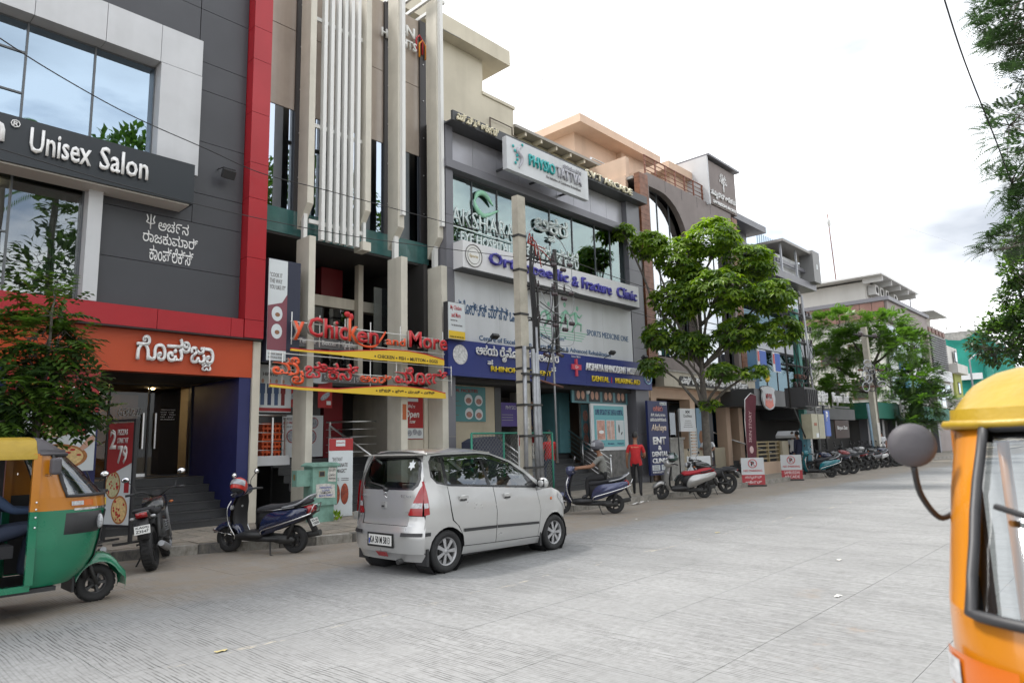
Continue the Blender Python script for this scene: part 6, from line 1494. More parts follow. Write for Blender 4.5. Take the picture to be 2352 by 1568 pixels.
# trees on the near side of the road: branches reach into the right of the view, the rest shows in the shop glass
tree('tall feathery tree beside the road with branches hanging into the top right', [(15.5, -2.6, .0, .3), (15.4, -2.5, 3.5, .25), (15.3, -1.6, 6.0, .2), (15.5, -.6, 8.2, .12)],
     blobs_px([(2330, 20, 15, (.9, .55, .3), .7, 3), (2320, 105, 15, (.7, .40, .2), .45, 3), (2350, 60, 15, (.9, .5, .45), .7, 3), (2345, 345, 15.5, (.5, .3, .18), .25, 3), (2325, 420, 15.5, (.6, .3, .18), .35, 2), (2365, 470, 15.5, (.5, .35, .3), .4, 2), (2330, 545, 16, (.5, .33, .2), .35, 2), (2300, 575, 16, (.4, .28, .10), .15, 2), (2420, 300, 15, (1.2, 1.0, 1.5), 1.2, 3), (2345, 250, 15.3, (.3, .2, .1), .08, 3)]),
     350, 'frond', 41, (lf_d, lf_d), (.30, .034), 5, name='roadside_tree', limb_r=.06)
tree('round leafed evergreen tree beside the road at the right edge', [(20.8, -.6, .0, .2), (20.8, -.5, 1.5, .17), (20.8, .2, 2.6, .12), (20.8, .9, 4.2, .08)],
     blobs_px([(2315, 785, 21, (.85, .8, .5), 1.5, 2), (2350, 750, 21, (.8, .8, .6), 1.0, 2), (2345, 620, 21, (.5, .4, .5), .5, 3), (2350, 540, 21, (.5, .4, .55), .5, 3), (2340, 680, 21, (.45, .4, .4), .4, 3), (2390, 690, 21, (.9, .9, 1.3), 1.0, 3)]),
     640, 'spray', 43, (lf_b, lf_d), (.13, .045), 9, name='roadside_tree', limb_r=.06)
def palm(label, x, y, h, seed):
    r = random.Random(seed); o = thing('palm_tree', label, 'palm', (x, y, 0), group='palms across the road'); MB().tube([(0, 0, -.1), (.15, .1, h * .5), (.1, .3, h)], [.2, .15, .13], 10).build('trunk', bark, o); F_ = Leaves()
    for k in range(16):
        a = 2 * pi * k / 16 + r.uniform(-.2, .2); el = r.uniform(-.2, 1.1); d = Vector((math.cos(a) * math.cos(el), math.sin(a) * math.cos(el), math.sin(el))); L_ = r.uniform(2.2, 3.0); sd = d.cross(Vector((0, 0, 1))).normalized()
        for j in range(26):
            t_ = (j + 1) / 26; p = Vector((.1, .3, h)) + d * L_ * t_ + Vector((0, 0, -1.1 * t_ * t_ * L_ * .5))
            for s_ in (-1, 1): F_.quad(p, (sd * s_ * .9 + d * .6 + Vector((0, 0, -.35))).normalized(), d, .75 * (1 - .6 * t_) + .1, .028)
    F_.build('fronds', lf_c, o)
palm('coconut palm across the road seen only mirrored in the salon glass, taller', 5.2, -4.6, 14.5, 1); palm('coconut palm across the road seen only mirrored in the salon glass, shorter', 7.4, -6.0, 13.6, 2)
for x, y, hh, sd, lab in ((10.2, -6.2, 17, 51, 'large tree across the road mirrored in the salon windows'), (17.5, -6.8, 19, 52, 'large tree across the road mirrored in the curtain glass'), (24.5, -6.8, 20, 53, 'large tree across the road mirrored behind the louvres'), (20.8, -6.4, 20, 57, 'large tree across the road mirrored in the left curtain panes'), (28.8, -6.8, 20, 58, 'large tree across the road mirrored in the right curtain panes'), (33, -7, 18, 54, 'large tree across the road mirrored in the clinic glass'), (42, -7.5, 17, 55, 'large tree across the road opposite the arcade'), (-1, -8, 11, 56, 'large tree across the road behind the viewer')):
    f_ = hh / 13.0
    tree(lab, [(x, y, 0, .32), (x, y, 2.5 * f_, .26), (x + .2, y, 5 * f_, .2), (x, y + .2, 7.5 * f_, .12)], [((x, y, 9.5 * f_), (2.8, 2.6, 2.0 * f_), 1.2, 3), ((x - 2.0, y + .6, 7.2 * f_), (2.2, 2, 1.5 * f_), 1, 2), ((x + 2.2, y - .4, 7.4 * f_), (2.2, 2, 1.6 * f_), 1, 2), ((x, y + 1.0, 5.6 * f_), (2.4, 2, 1.4 * f_), .9, 2), ((x + .4, y, 11.8 * f_), (1.4, 1.2, 1.2 * f_), .5, 3)], 640, 'spray', sd, (lf_b, lf_d), (.48, .13), 6, name='large_tree', group='trees across the road')
# ================================================================== vehicles
def lerp_tab(tab):
    def f(x):
        if x <= tab[0][0]: return tab[0][1]
        for (a, u), (b, v) in zip(tab, tab[1:]):
            if x <= b:
                t_ = (x - a) / (b - a); t_ = t_ * t_ * (3 - 2 * t_) * .35 + t_ * .65; return u + (v - u) * t_
        return tab[-1][1]
    return f
m_silver = M('silver_paint', (.50, .50, .495), .30, metal=.55, coat=.9, nz=(2, .05)); m_tyre = M('tyre_rubber', (.022, .022, .023), .75, nz=(20, .2)); m_rim = M('wheel_silver', (.42, .42, .43), .38, metal=.5); m_plast = M('black_plastic', (.025, .025, .027), .5); m_carglass = glass('car_glass', (.46, .50, .49), .02, grow=.16); m_chrome = M('chrome', (.75, .75, .76), .12, metal=1.); m_lens = M('clear_lens', (.50, .51, .53), .15, coat=.8, nz=(40, .5)); m_redl = M('red_lens', (.34, .008, .012), .15, coat=.9); m_amb = M('amber_lens', (.52, .12, .008), .2, coat=.6); m_upho = M('dark_upholstery', (.03, .03, .034), .85); m_mir = M('mirror_glass', (.8, .8, .82), .03, metal=1.); m_plate = M('plate_white', (.66, .66, .64), .5); m_plk = M('plate_black', (.015, .015, .015), .5); m_blackp = M('black_gloss', (.012, .012, .014), .25, coat=.7)
def wheel(p, x, y, r, w, hub=None, spokes=7, rim=None, ax='y', name='wheel', tread=0, rr=.66):
    """wheel standing at (x, y): tyre and rim as sub-parts"""
    W_ = bpy.data.objects.new(name, None); COL.objects.link(W_); W_.parent = p; W_.location = (x, y, r); W_.empty_display_size = .05
    Rx = Matrix.Rotation(pi / 2, 4, 'X'); h = w / 2; ri = r * rr
    t_ = MB().lathe([(ri, -h * .8), (r * .86, -h), (r * .96, -h * .85), (r, -h * .55), (r, h * .55), (r * .96, h * .85), (r * .86, h), (ri, h * .8), (ri, -h * .8)], 32, Rx)
    for k in range(tread):
        a = 2 * pi * k / tread
        t_.box(-.016, .016, -h * .72, h * .72, r - .004, r + .007, Matrix.Rotation(a, 4, 'Y') @ Matrix.Rotation(R(18 if k % 2 else -18), 4, 'Z'))
    t_.build('tyre', m_tyre, W_)
    b = MB().lathe([(ri, -h * .78), (ri * .93, -h * .7), (ri * .9, 0), (ri * .93, h * .7), (ri, h * .78)], 28, Rx)
    b.lathe([(0, -h * .62), (ri * .26, -h * .62), (ri * .3, 0), (ri * .26, h * .62), (0, h * .62)], 14, Rx)
    for k in range(spokes):
        a = 2 * pi * k / spokes
        for s in (-1, 1):
            y0 = s * h * .55
            b.prism([(ri * .2, -ri * .09), (ri * .93, -ri * .15), (ri * .93, ri * .15), (ri * .2, ri * .09)], y0 - .006, y0 + .006, 'y', Matrix.Rotation(a, 4, 'Y'))
    b.build('rim', rim or m_rim, W_)
    MB().lathe([(0, -h * .3), (ri * .6, -h * .3), (ri * .6, h * .3), (0, h * .3)], 18, Rx).build('brake_disc', m_iron, W_)
    return W_
# ---------------------------------------------------------------- silver hatchback
car = thing('car', 'silver hatchback seen from behind driving along the road', 'car', (6.123, 7.698, 0), R(1.97))
prof = lerp_tab([(.12, .66), (.22, .70), (.45, .728), (.65, .737), (.85, .732), (1.02, .715), (1.15, .69), (1.3, .655), (1.45, .615), (1.56, .585)])
plan = lerp_tab([(-.56, .84), (-.48, .93), (-.36, .975), (-.1, 1), (2.0, 1), (2.3, .985), (2.55, .925), (2.7, .83), (2.8, .68), (2.86, .45)])
zedge = lerp_tab([(-.45, 1.44), (-.30, 1.525), (0, 1.548), (.7, 1.552), (.95, 1.52), (1.38, 1.395), (1.67, 1.24), (1.88, 1.10), (2.0, 1.0), (2.25, .965), (2.45, .90), (2.6, .80), (2.72, .66), (2.80, .50), (2.86, .40)])
rearx = lerp_tab([(.2, -.46), (.3, -.52), (.5, -.535), (.62, -.50), (.66, -.475), (.8, -.47), (1.05, -.45), (1.25, -.415), (1.45, -.335), (1.53, -.27), (1.58, -.20)])
def cside(s, off=0.):
    return lambda x, z: (x, s * (prof(z) * plan(x) + off), z)
def crear(off=0.):
    return lambda y, z: (rearx(z) + .12 * (abs(y) / .70) ** 4 - off, y, z)
def ctop(off=0.):
    def f(x, y):
        q = min(1, abs(y) / .6); xx = x - .13 * (1 - q * q) if x > .9 else x
        hw = .6 if x < 1.9 else .7
        return (x, y, zedge(xx) + (.055 if x < 1.6 else .03) * (1 - min(1, abs(y) / hw) ** 2) + off)
    return f
arcR = [(0 + .315 * math.cos(a * pi / 12), .27 + .315 * math.sin(a * pi / 12)) for a in range(13)]
arcF = [(2.30 + .315 * math.cos(a * pi / 12), .265 + .315 * math.sin(a * pi / 12)) for a in range(13)]
gq = [(-.215, 1.43), (-.17, 1.485), (-.03, 1.495), (-.02, 1.145), (-.15, 1.175), (-.215, 1.25)]
grd = [(.03, 1.488), (.70, 1.50), (.80, 1.085), (.035, 1.135)]
gfd = [(.745, 1.498), (.95, 1.475), (1.30, 1.36), (1.60, 1.185), (1.72, 1.02), (.86, 1.075)]
dlo = [(-.245, 1.24), (-.24, 1.44), (-.18, 1.51), (0, 1.52), (.7, 1.525), (.96, 1.50), (1.32, 1.385), (1.63, 1.21), (1.86, 1.03), (2.02, .955), (1.75, .985), (.85, 1.055), (.02, 1.115), (-.16, 1.15)]
for s in (-1, 1):
    fl = s > 0
    def P_(nm, poly, mat, off=0., holes=(), step=.1, parent=car): return bm_obj(nm, drape(poly, cside(s, off), holes, step), mat, parent, flip=fl)
    P_('quarter_panel', [(-.40, .60), (-.37, .80), (-.36, 1.15), (-.335, 1.40), (-.30, 1.515), (0, 1.545), (.7, 1.55), (.95, 1.52), (1.38, 1.395), (1.67, 1.24), (1.90, 1.085), (2.02, .985), (2.03, .962)] + dlo[9:10] + dlo[8::-1] + dlo[:-5:-1][::1][:0] + [(-.245, 1.24), (-.16, 1.15), (.015, 1.115), (.015, 1.10), (.05, .80), (.08, .66), (.18, .585), (.262, .47)] + [p for p in arcR if p[0] < .27 and p[1] > .42][1:] + [(-.315, .27), (-.40, .30)], m_silver)
    rd = P_('rear_door', [(.022, 1.108), (.85, 1.048), (.893, 1.044), (.945, .72), (.932, .285), (.312, .31), (.285, .44), (.20, .578), (.098, .665), (.066, .80)], m_silver, .002)
    fd = P_('front_door', [(.903, 1.043), (1.75, .98), (1.845, .97), (1.935, .64), (1.88, .262), (.942, .285), (.955, .72)], m_silver, .002)
    P_('front_fender', [(1.855, .968), (2.03, .955), (2.25, .955), (2.45, .89), (2.6, .79), (2.72, .65), (2.80, .48), (2.82, .26), (2.62, .22)] + [p for p in arcF if p[1] > .28] + [(1.95, .24), (1.89, .262), (1.945, .64)], m_silver)
    P_('sill', [(.30, .30), (.935, .275), (1.885, .25), (1.97, .235), (1.97, .15), (.28, .2)], m_silver, -.006)
    P_('window_frame', dlo, m_blackp, -.004, (gq, grd, gfd))
    for nm, g in (('quarter_glass', gq), ('rear_door_glass', grd), ('front_door_glass', gfd)): P_(nm, g, m_carglass, -.010)
    P_('rain_visor', [(.03, 1.49), (.70, 1.502), (.745, 1.50), (.95, 1.477), (1.3, 1.365), (1.28, 1.33), (.94, 1.43), (.70, 1.455), (.03, 1.44)], glass('smoke_visor', (.25, .25, .25), .15), .012)
    P_('rub_strip', [(.285, .535), (.935, .515), (.935, .475), (.285, .492)], m_plast, .014); P_('rub_strip', [(.95, .515), (1.885, .475), (1.885, .44), (.95, .475)], m_plast, .014)
    for d_, x0, z0 in ((rd, .19, .93), (fd, 1.08, .90)):
        h = MB().ball((x0 + .09, s * (prof(z0) + .004), z0), (.085, .018, .045), 14, 8); h.build('handle_cup', m_silver, d_)
        MB().box(x0 + .01, x0 + .17, s * (prof(z0)) - .0, s * (prof(z0) + .032), z0 + .0, z0 + .034).bevel(.008, 2).build('handle', m_silver, d_); MB().box(x0 + .03, x0 + .15, s * prof(z0), s * (prof(z0) + .021), z0 - .03, z0 - .004).build('handle_shadow_gap', m_plast, d_)
    MB().ball((2.21, s * (prof(.80) * plan(2.21) + .0), .795), (.028, .014, .025)).build('side_indicator', m_amb, car)
    # mud flap, wheels
    MB().box(-.36, -.32, s * .50, s * .71, .13, .34).build('mud_flap', m_plast, car); MB().box(1.93, 1.96, s * .52, s * .71, .11, .34).build('mud_flap', m_plast, car)
    wheel(car, 0, s * .64, .272, .155, spokes=7, rim=m_rim); wheel(car, 2.30, s * .64, .268, .155, spokes=7, rim=m_rim)
    # mirror
    mrr = MB().ball((1.90, s * .82, 1.045), (.07, .10, .085), 12, 8); mo = mrr.build('door_mirror', m_silver, car); MB().box(1.845, 1.85, s * .75, s * .89, .985, 1.105).build('mirror_glass', m_blackp, mo); MB().tube([(1.88, s * .70, .96), (1.90, s * .80, .98)], .03, 8).build('mirror_arm', m_silver, mo)
    # lamps
    tlp = [(s * .505, .765), (s * .655, .755), (s * .668, .90), (s * .66, 1.05), (s * .645, 1.18), (s * .60, 1.10), (s * .545, .92)]
    def mk(f, poly, nm, mat, off, par=car):
        return bm_obj(nm, drape(poly, f(off), (), .08), mat, par, flip=(s > 0))
    # tail lamp wraps round the corner: rear part and side part
    tlr = [(s * .46, .762), (s * .66, .752), (s * .672, 1.19), (s * .62, 1.11), (s * .54, .94)]
    t1 = bm_obj('tail_lamp', drape(tlr, crear(.012), (), .06), m_redl, car, flip=s < 0)
    bm_obj('tail_lamp_clear', drape([(s * .50, .85), (s * .66, .85), (s * .66, .915), (s * .535, .915), (s * .51, .87)], crear(.018), (), .05), m_lens, t1, flip=s < 0)
    bm_obj('tail_lamp_side', drape([(-.40, .76), (-.315, .77), (-.325, .95), (-.365, 1.19), (-.395, 1.19)], cside(s, .006), (), .05), m_redl, t1, flip=fl)
    bm_obj('tail_lamp_clear', drape([(-.40, .85), (-.335, .855), (-.335, .915), (-.40, .915)], cside(s, .010), (), .05), m_lens, t1, flip=fl)
    bm_obj('headlamp', drape([(2.42, .86), (2.60, .76), (2.72, .60), (2.66, .58), (2.5, .72), (2.40, .80)], cside(s, .006), (), .05), m_lens, car, flip=fl)
    P_('bumper_strip', [(-.40, .545), (-.30, .545), (-.30, .50), (-.40, .50)], m_plast, .010)
# roof, windscreen, bonnet
bm_obj('roof', drape([(-.27, -.40), (-.25, -.52), (-.17, -.585), (.2, -.59), (1.02, -.575), (1.02, .575), (.2, .59), (-.17, .585), (-.25, .52), (-.27, .40)], ctop(), (), .08), m_silver, car)
bm_obj('windscreen', drape([(1.05, -.55), (2.02, -.66), (2.02, .66), (1.05, .55)], ctop(-.004), (), .1), m_carglass, car)
bm_obj('bonnet', drape([(2.02, -.70), (2.5, -.66), (2.74, -.55), (2.84, -.3), (2.84, .3), (2.74, .55), (2.5, .66), (2.02, .70)], ctop(), (), .08), m_silver, car)
bm_obj('front_bumper', drape([(-.62, .2), (.62, .2), (.66, .5), (-.66, .5)], lambda y, z: (2.90 - .35 * (abs(y) / .66) ** 2.5, y, z), (), .1), m_silver, car)
# tailgate with window, bumper
gl = [(-.50, 1.09), (.50, 1.09), (.56, 1.14), (.585, 1.22), (.555, 1.36), (.515, 1.455), (.42, 1.49), (-.42, 1.49), (-.515, 1.455), (-.555, 1.36), (-.585, 1.22), (-.56, 1.14)]
bm_obj('tailgate', drape([(-.46, .63), (.46, .63), (.47, .76), (.55, .95), (.635, 1.16), (.625, 1.35), (.585, 1.50), (.55, 1.545), (-.55, 1.545), (-.585, 1.50), (-.625, 1.35), (-.635, 1.16), (-.55, .95), (-.47, .76)], crear(), (gl,), .08), m_silver, car, flip=True)
bm_obj('rear_glass', drape(gl, crear(-.008), (), .1), m_carglass, car, flip=True)
bm_obj('rear_glass_border', drape([(p[0] * 1.03, (p[1] - 1.29) * 1.06 + 1.29) for p in gl], crear(.002), ([(p[0] * .96, (p[1] - 1.29) * .93 + 1.29) for p in gl],), .1), m_blackp, car, flip=True)
bm_obj('spoiler_lip', drape([(-.55, 1.535), (.55, 1.535), (.46, 1.578), (.25, 1.592), (-.25, 1.592), (-.46, 1.578)], crear(.004), (), .1), m_silver, car, flip=True)
bm_obj('rear_bumper', drape([(-.70, .28), (.70, .28), (.73, .45), (.715, .60), (.68, .745), (.475, .75), (.47, .625), (-.47, .625), (-.475, .75), (-.68, .745), (-.715, .60), (-.73, .45)], crear(.008), (), .07), m_silver, car, flip=True)
for s in (-1, 1): bm_obj('bumper_strip', drape([(s * .40, .50), (s * .70, .50), (s * .70, .545), (s * .40, .545)], crear(.022), (), .08), m_plast, car, flip=s > 0)
bm_obj('bumper_valance', drape([(-.66, .17), (.66, .17), (.69, .28), (-.69, .28)], crear(-.03), (), .1), m_silver, car, flip=True)
bm_obj('fog_lamp', drape([(-.10, .22), (.10, .22), (.12, .285), (-.12, .285)], crear(.02), (), .1), m_redl, car, flip=True)
pl = bm_obj('number_plate', drape([(-.24, .37), (.24, .37), (.24, .50), (-.24, .50)], lambda y, z: (-.552, y, z), (), 1), m_plate, car, flip=True); MB().box(-.549, -.542, -.27, .27, .345, .525).build('plate_frame', m_plk, pl)
text('lettering', 'KA 50 M 5813', m_plk, pl, (-.5535, .205, .39), width=.41, height=.09, depth=.002, bold=.015, right=(0, -1, 0), up=(0, 0, 1)); MB().box(-.5545, -.553, .212, .232, .38, .45).build('blue_strip', m_pb, pl)
# badges, handle, wiper, star sticker
MB().box(-.478, -.462, -.02, .08, .84, .92).bevel(.006, 2).build('tailgate_handle', m_silver, car); MB().box(-.480, -.474, -.0, .06, .85, .875).build('handle_recess', m_plast, car)
MB().tube([(-.462, -.03, 1.035), (-.462, .03, 1.055), (-.462, -.03, 1.0), (-.462, .03, 1.015), (-.462, -.03, .97)], .008, 6).build('maker_badge', m_chrome, car)
text('model_badge', 'ESTILO', m_chrome, car, (-.462, -.33, .985), width=.2, height=.032, depth=.004, right=(0, -1, 0)); text('model_badge', 'ZEN', m_chrome, car, (-.462, .52, .985), width=.1, height=.03, depth=.004, right=(0, -1, 0)); text('trim_badge', 'VXi', m_chrome, car, (-.466, -.40, .79), width=.08, height=.025, depth=.004, right=(0, -1, 0))
MB().tube([(-.455, 0, 1.085), (-.46, .05, 1.12), (-.41, .42, 1.17)], .012, 6).build('rear_wiper', m_plast, car); MB().ball((-.455, 0, 1.08), (.03, .05, .03)).build('wiper_boss', m_plast, car)
st = MB(); st.prism([((.075 if k % 2 == 0 else .04) * math.cos(pi / 2 + k * pi / 6), (.075 if k % 2 == 0 else .04) * math.sin(pi / 2 + k * pi / 6)) for k in range(12)], -.002, .002, 'y', Matrix.Translation((-.385, -.46, 1.40)) @ Matrix.Rotation(pi / 2, 4, 'Z') @ Matrix.Rotation(R(20), 4, 'X')); st.build('star_sticker', m_pw, car)
# underside, arches, interior
MB().box(-.30, 2.72, -.62, .62, .16, .30).build('floor_pan', m_plast, car)
for x in (0, 2.30):
    for s in (-1, 1): MB().lathe([(.325, -.085), (.325, .22), (.0, .22)], 20, Matrix.Translation((x, s * .60, .27)) @ Matrix.Rotation(s * pi / 2, 4, 'X')).build('wheel_arch_liner', m_plast, car)
MB().tube([(-.1, -.3, .2), (-.50, -.3, .17)], .035, 8).build('exhaust_pipe', m_iron, car)
def seat(x, y, lab='front_seat', w=.24):
    o = MB().box(x - .25, x + .25, y - w, y + w, .33, .52).bevel(.05, 2).build(lab, m_upho, car); b = MB().box(-.06, .07, -w, w, 0, .58, Matrix.Translation((x - .25, y, .48)) @ Matrix.Rotation(R(-14), 4, 'Y')).bevel(.05, 2); b.build('seat_back', m_upho, o); MB().box(-.04, .05, -.13, .13, 0, .18, Matrix.Translation((x - .41, y, 1.10)) @ Matrix.Rotation(R(-10), 4, 'Y')).bevel(.035, 2).build('head_rest', m_upho, o)
for y in (-.34, .34): seat(1.15, y)
b_ = MB().box(.02, .5, -.58, .58, .33, .50).bevel(.04, 2).build('rear_bench', m_upho, car); MB().box(-.06, .06, -.58, .58, 0, .55, Matrix.Translation((.02, 0, .46)) @ Matrix.Rotation(R(-12), 4, 'Y')).bevel(.04, 2).build('bench_back', m_upho, b_)
for y in (-.3, .3): MB().box(-.12, -.03, y - .13, y + .13, 1.0, 1.15).bevel(.03, 2).build('head_rest', m_upho, b_)
MB().box(1.72, 2.0, -.62, .62, .72, .97).bevel(.05, 2).build('dashboard', M('dash_grey', (.20, .21, .20), .7), car); MB().box(-.36, .0, -.52, .52, .80, .83).build('parcel_shelf', m_upho, car)
ck = MB(); ck.ball((-.1, .15, .90), (.2, .28, .10), 14, 8); ck.build('orange_cushion', M('cushion_orange', (.55, .22, .02), .8), car)
stw = MB().tube([(1.62 + .17 * .35 * math.sin(a * pi / 12), -.34 + .17 * math.cos(a * pi / 12), .96 + .17 * math.sin(a * pi / 12)) for a in range(24)], .017, 8, closed=True); stw.tube([(1.62, -.5, .96), (1.62, -.18, .96)], .02, 6); stw.tube([(1.62, -.34, .96), (1.8, -.34, .85)], .03, 8); stw.build('steering_wheel', m_plast, car)
MB().box(-.4, 1.0, -.56, .56, 1.525, 1.54).build('headliner', M('headliner', (.35, .34, .32), .9), car)
MB().box(1.28, 1.31, -.10, .10, 1.30, 1.36).bevel(.01, 1).build('inner_mirror', m_plast, car)

# ---------------------------------------------------------------- auto rickshaws
m_rgreen = M('auto_green', (.005, .17, .085), .28, coat=.7, nz=(3, .12)); m_rorange = M('auto_orange', (.50, .18, .008), .30, coat=.6, nz=(3, .1)); m_vyl = M('vinyl_yellow', (.38, .25, .016), .42, nz=(3, .2), bump=(6, .9)); m_hood = M('hood_grey', (.075, .07, .078), .6, bump=(9, .3)); m_rub = M('rubber_black', (.03, .03, .033), .5)
XB = -.74
def xn(z): return lerp_tab([(.30, -.30), (.40, -.16), (.55, -.06), (.80, -.01), (1.05, .02), (1.20, .0), (1.42, -.20), (1.66, -.44)])(z)
def hwid(z): return lerp_tab([(.3, .54), (.45, .59), (.8, .625), (1.2, .63), (1.45, .625), (1.68, .61)])(z)
NE = [2 / 3.0]
def nose(t_, z, off=0.):
    """t_ from -1 (right) to 1 (left) round the front"""
    a = t_ * pi / 2; c, s_ = max(0, math.cos(a)), math.sin(a); e = NE[0]
    return (XB + (xn(z) - XB + off) * c ** e, (hwid(z) + off) * math.copysign(abs(s_) ** e, s_), z)
def rick(label, loc, rz, roofmat_front, mirror, plate='', TS=.8, rr_=.018, boxy=2 / 3.0, pods=True):
    NE[0] = boxy
    o = thing('auto_rickshaw', label, 'auto rickshaw', loc, rz, 'auto rickshaws on the road')
    def shell(nm, mat, z0, z1, t0=-1., t1=1., nz_=5, nt_=30, off=0.): 
        rows = [[nose(t0 + (t1 - t0) * i / nt_, z0 + (z1 - z0) * j / nz_, off) for i in range(nt_ + 1)] for j in range(nz_ + 1)]
        return MB().grid(rows).build(nm, mat, o)
    shell('lower_cowl', m_rgreen, .32, 1.075, nz_=9); shell('silver_trim', m_chrome, 1.062, 1.085, off=.006, nz_=1, t0=-.8, t1=.8); shell('upper_cowl', m_rorange, 1.075, 1.21, nz_=3)
    shell('inner_lining', m_plast, .34, 1.20, off=-.02, nz_=5)
    shell('windscreen', glass('screen_glass', (.50, .53, .53), .14, rough=.04), 1.22, 1.64, -TS, TS, off=-.004)
    for s in (-1, 1): shell('windscreen_pillar', m_rorange, 1.21, 1.66, *( (-1., -TS) if s < 0 else (TS, 1.)), nt_=8, nz_=5)
    ring = [nose(-TS + 2 * TS * i / 24, 1.215, .012) for i in range(25)] + [nose(TS, 1.215 + .43 * i / 6, .012) for i in range(1, 7)] + [nose(TS - 2 * TS * i / 24, 1.645, .012) for i in range(1, 25)] + [nose(-TS, 1.645 - .43 * i / 6, .012) for i in range(1, 6)]
    MB().tube(ring, rr_, 8, closed=True).build('windscreen_rubber', m_rub, o)
    shell('screen_header', roofmat_front, 1.64, 1.70, nz_=1, off=.01)
    # roof: crowned sheet with a valance
    def roof(nm, x0, x1, mat, drop):
        rows = []
        n = 6
        for i in range(n + 1):
            x = x0 + (x1 - x0) * i / n; row = []
            for j in range(15):
                q = -1 + 2 * j / 14; y = .64 * q; zz = 1.655 + .18 * (1 - abs(q) ** 8)
                row.append((x, y, zz + .006 * math.sin(j * 1.7 + i)))
            row = [(x, -.645, 1.655 - drop)] + row + [(x, .645, 1.655 - drop)]
            rows.append(row)
        return MB().grid(rows).build(nm, mat, o)
    roof('roof_canopy', -2.45, -.76, m_vyl, .05)
    # front bow of the canopy following the screen
    rows = []
    for i in range(7):
        q = i / 6; row = []
        for j in range(25):
            t_ = -1 + 2 * j / 24; a = Vector(nose(t_, 1.66, .018)); q2 = math.copysign(abs(t_) ** .7, t_)
            b = Vector((-.76, .64 * (-1 + 2 * j / 24), 1.655 + .18 * (1 - abs(-1 + 2 * j / 24) ** 8)))
            p = a.lerp(b, q); p.z = a.z + (b.z - a.z) * math.sin(q * pi / 2) + .0; row.append(tuple(p))
        rows.append(row)
    MB().grid(rows).build('roof_hood', roofmat_front, o)
    MB().tube([nose(-1 + 2 * j / 24, 1.655, .022) for j in range(25)], .014, 6).build('canopy_piping', m_hood if roofmat_front is m_hood else m_vyl, o)
    # headlamp pods, indicators
    for s in (-1, 1):
        ts = (.40, .86) if pods else (.30, .5)
        rows = [[nose(s * (ts[0] + (ts[1] - ts[0]) * i / 10), (.82 if pods else .62) + .22 * j / 4, .035 if 0 < j < 4 and 0 < i < 10 else .0) for i in range(11)] for j in range(5)]
        pod = MB().grid(rows).build('headlamp_pod', m_plast, o)
        c = Vector(nose(s * (.52 if pods else .40), .93 if pods else .73, .045)); MB().ball(c, (.03, .075, .078), 14, 8).build('headlamp_lens', m_lens, pod)
        rows = [[nose(s * ((.60 if pods else .30) + (.22 if pods else .36) * i / 6), (1.105 if pods else 1.03) + (.065 if pods else .09) * j / 2, .016) for i in range(7)] for j in range(3)]
        ind = MB().grid(rows).build('indicator', m_amb, o); rows = [[nose(s * ((.72 if pods else .54) + .11 * i / 4), (1.115 if pods else 1.045) + (.045 if pods else .06) * j / 2, .020) for i in range(5)] for j in range(3)]; MB().grid(rows).build('clear_lens', m_lens, ind)
        # door post, bolt plates
        MB().box(XB - .05, XB + .02, s * .585, s * .64, 1.08, 1.66).build('door_post', m_rorange, o); MB().box(XB - .05, XB + .02, s * .585, s * .64, .36, 1.078).build('lower_door_post', m_rgreen, o)
        for z in (1.17, 1.10, 1.02, .92): MB().ball((XB - .0, s * .648, z), (.011, .006, .011), 8, 6).build('bolt', m_chrome, o)
    # black centre panel, wheel, mudguard, wipers
    rows = [[nose(-.36 + .72 * i / 8, .45 + .58 * j / 6, .012) for i in range(9)] for j in range(7)]; MB().grid(rows).build('centre_panel', m_plast, o)
    wheel(o, .02, 0, .2, .105, spokes=5, rim=M('rim_dark', (.06, .06, .062), .6), name='front_wheel', tread=36, rr=.55)
    rows = []
    for i in range(13):
        a = R(-10 + 170 * i / 12); rows.append([(.02 + (.25 + .02 * (1 - q * q)) * math.cos(a) + (.04 if i < 3 else 0), .125 * q, .2 + (.25 + .03 * (1 - q * q)) * math.sin(a) * (1.25 if i < 8 else 1.25)) for q in (-1.25, -1, -.6, 0, .6, 1, 1.25)])
        rows[-1][0] = (rows[-1][0][0], -.135, rows[-1][0][2] - .05); rows[-1][-1] = (rows[-1][-1][0], .135, rows[-1][-1][2] - .05)
    MB().grid(rows).build('mudguard', m_rgreen, o)
    for s in (-1, 1): MB().tube([(-.10, s * .10, .55), (-.04, s * .09, .34), (.02, s * .075, .2)], .022, 8).build('fork_arm', m_iron, o); MB().tube([(-.14, s * .06, .5), (-.1, s * .06, .28)], .035, 8).build('shock_absorber', m_plast, o)
    MB().box(-.26, -.235, -.2, .2, .16, .42).build('splash_flap', m_plast, o)
    MB().tube([nose(.1, 1.22, .03), nose(-.35, 1.45, .03)], .008, 5).build('wiper', m_plast, o)
    # tub, floor, seats, rear
    for s in (-1, 1):
        MB().prism([(XB, .30), (-1.38, .30), (-1.38, .36), (XB, .36)], s * .56, s * .62, 'y').build('floor_lip', m_rgreen, o); MB().prism([(-1.38, .30), (-2.5, .34), (-2.52, .86), (-1.42, .86)], s * .60, s * .63, 'y').build('side_panel', m_rgreen, o)
        MB().tube([(-1.42, s * .60, .86), (-1.40, s * .60, 1.64)], .02, 6).build('roof_post', m_rorange, o); MB().tube([(-2.4, s * .60, .86), (-2.4, s * .60, 1.64)], .02, 6).build('roof_post', m_rorange, o)
        wheel(o, -1.98, s * .54, .2, .11, spokes=5, rim=MATS['rim_dark'], name='rear_wheel', rr=.55)
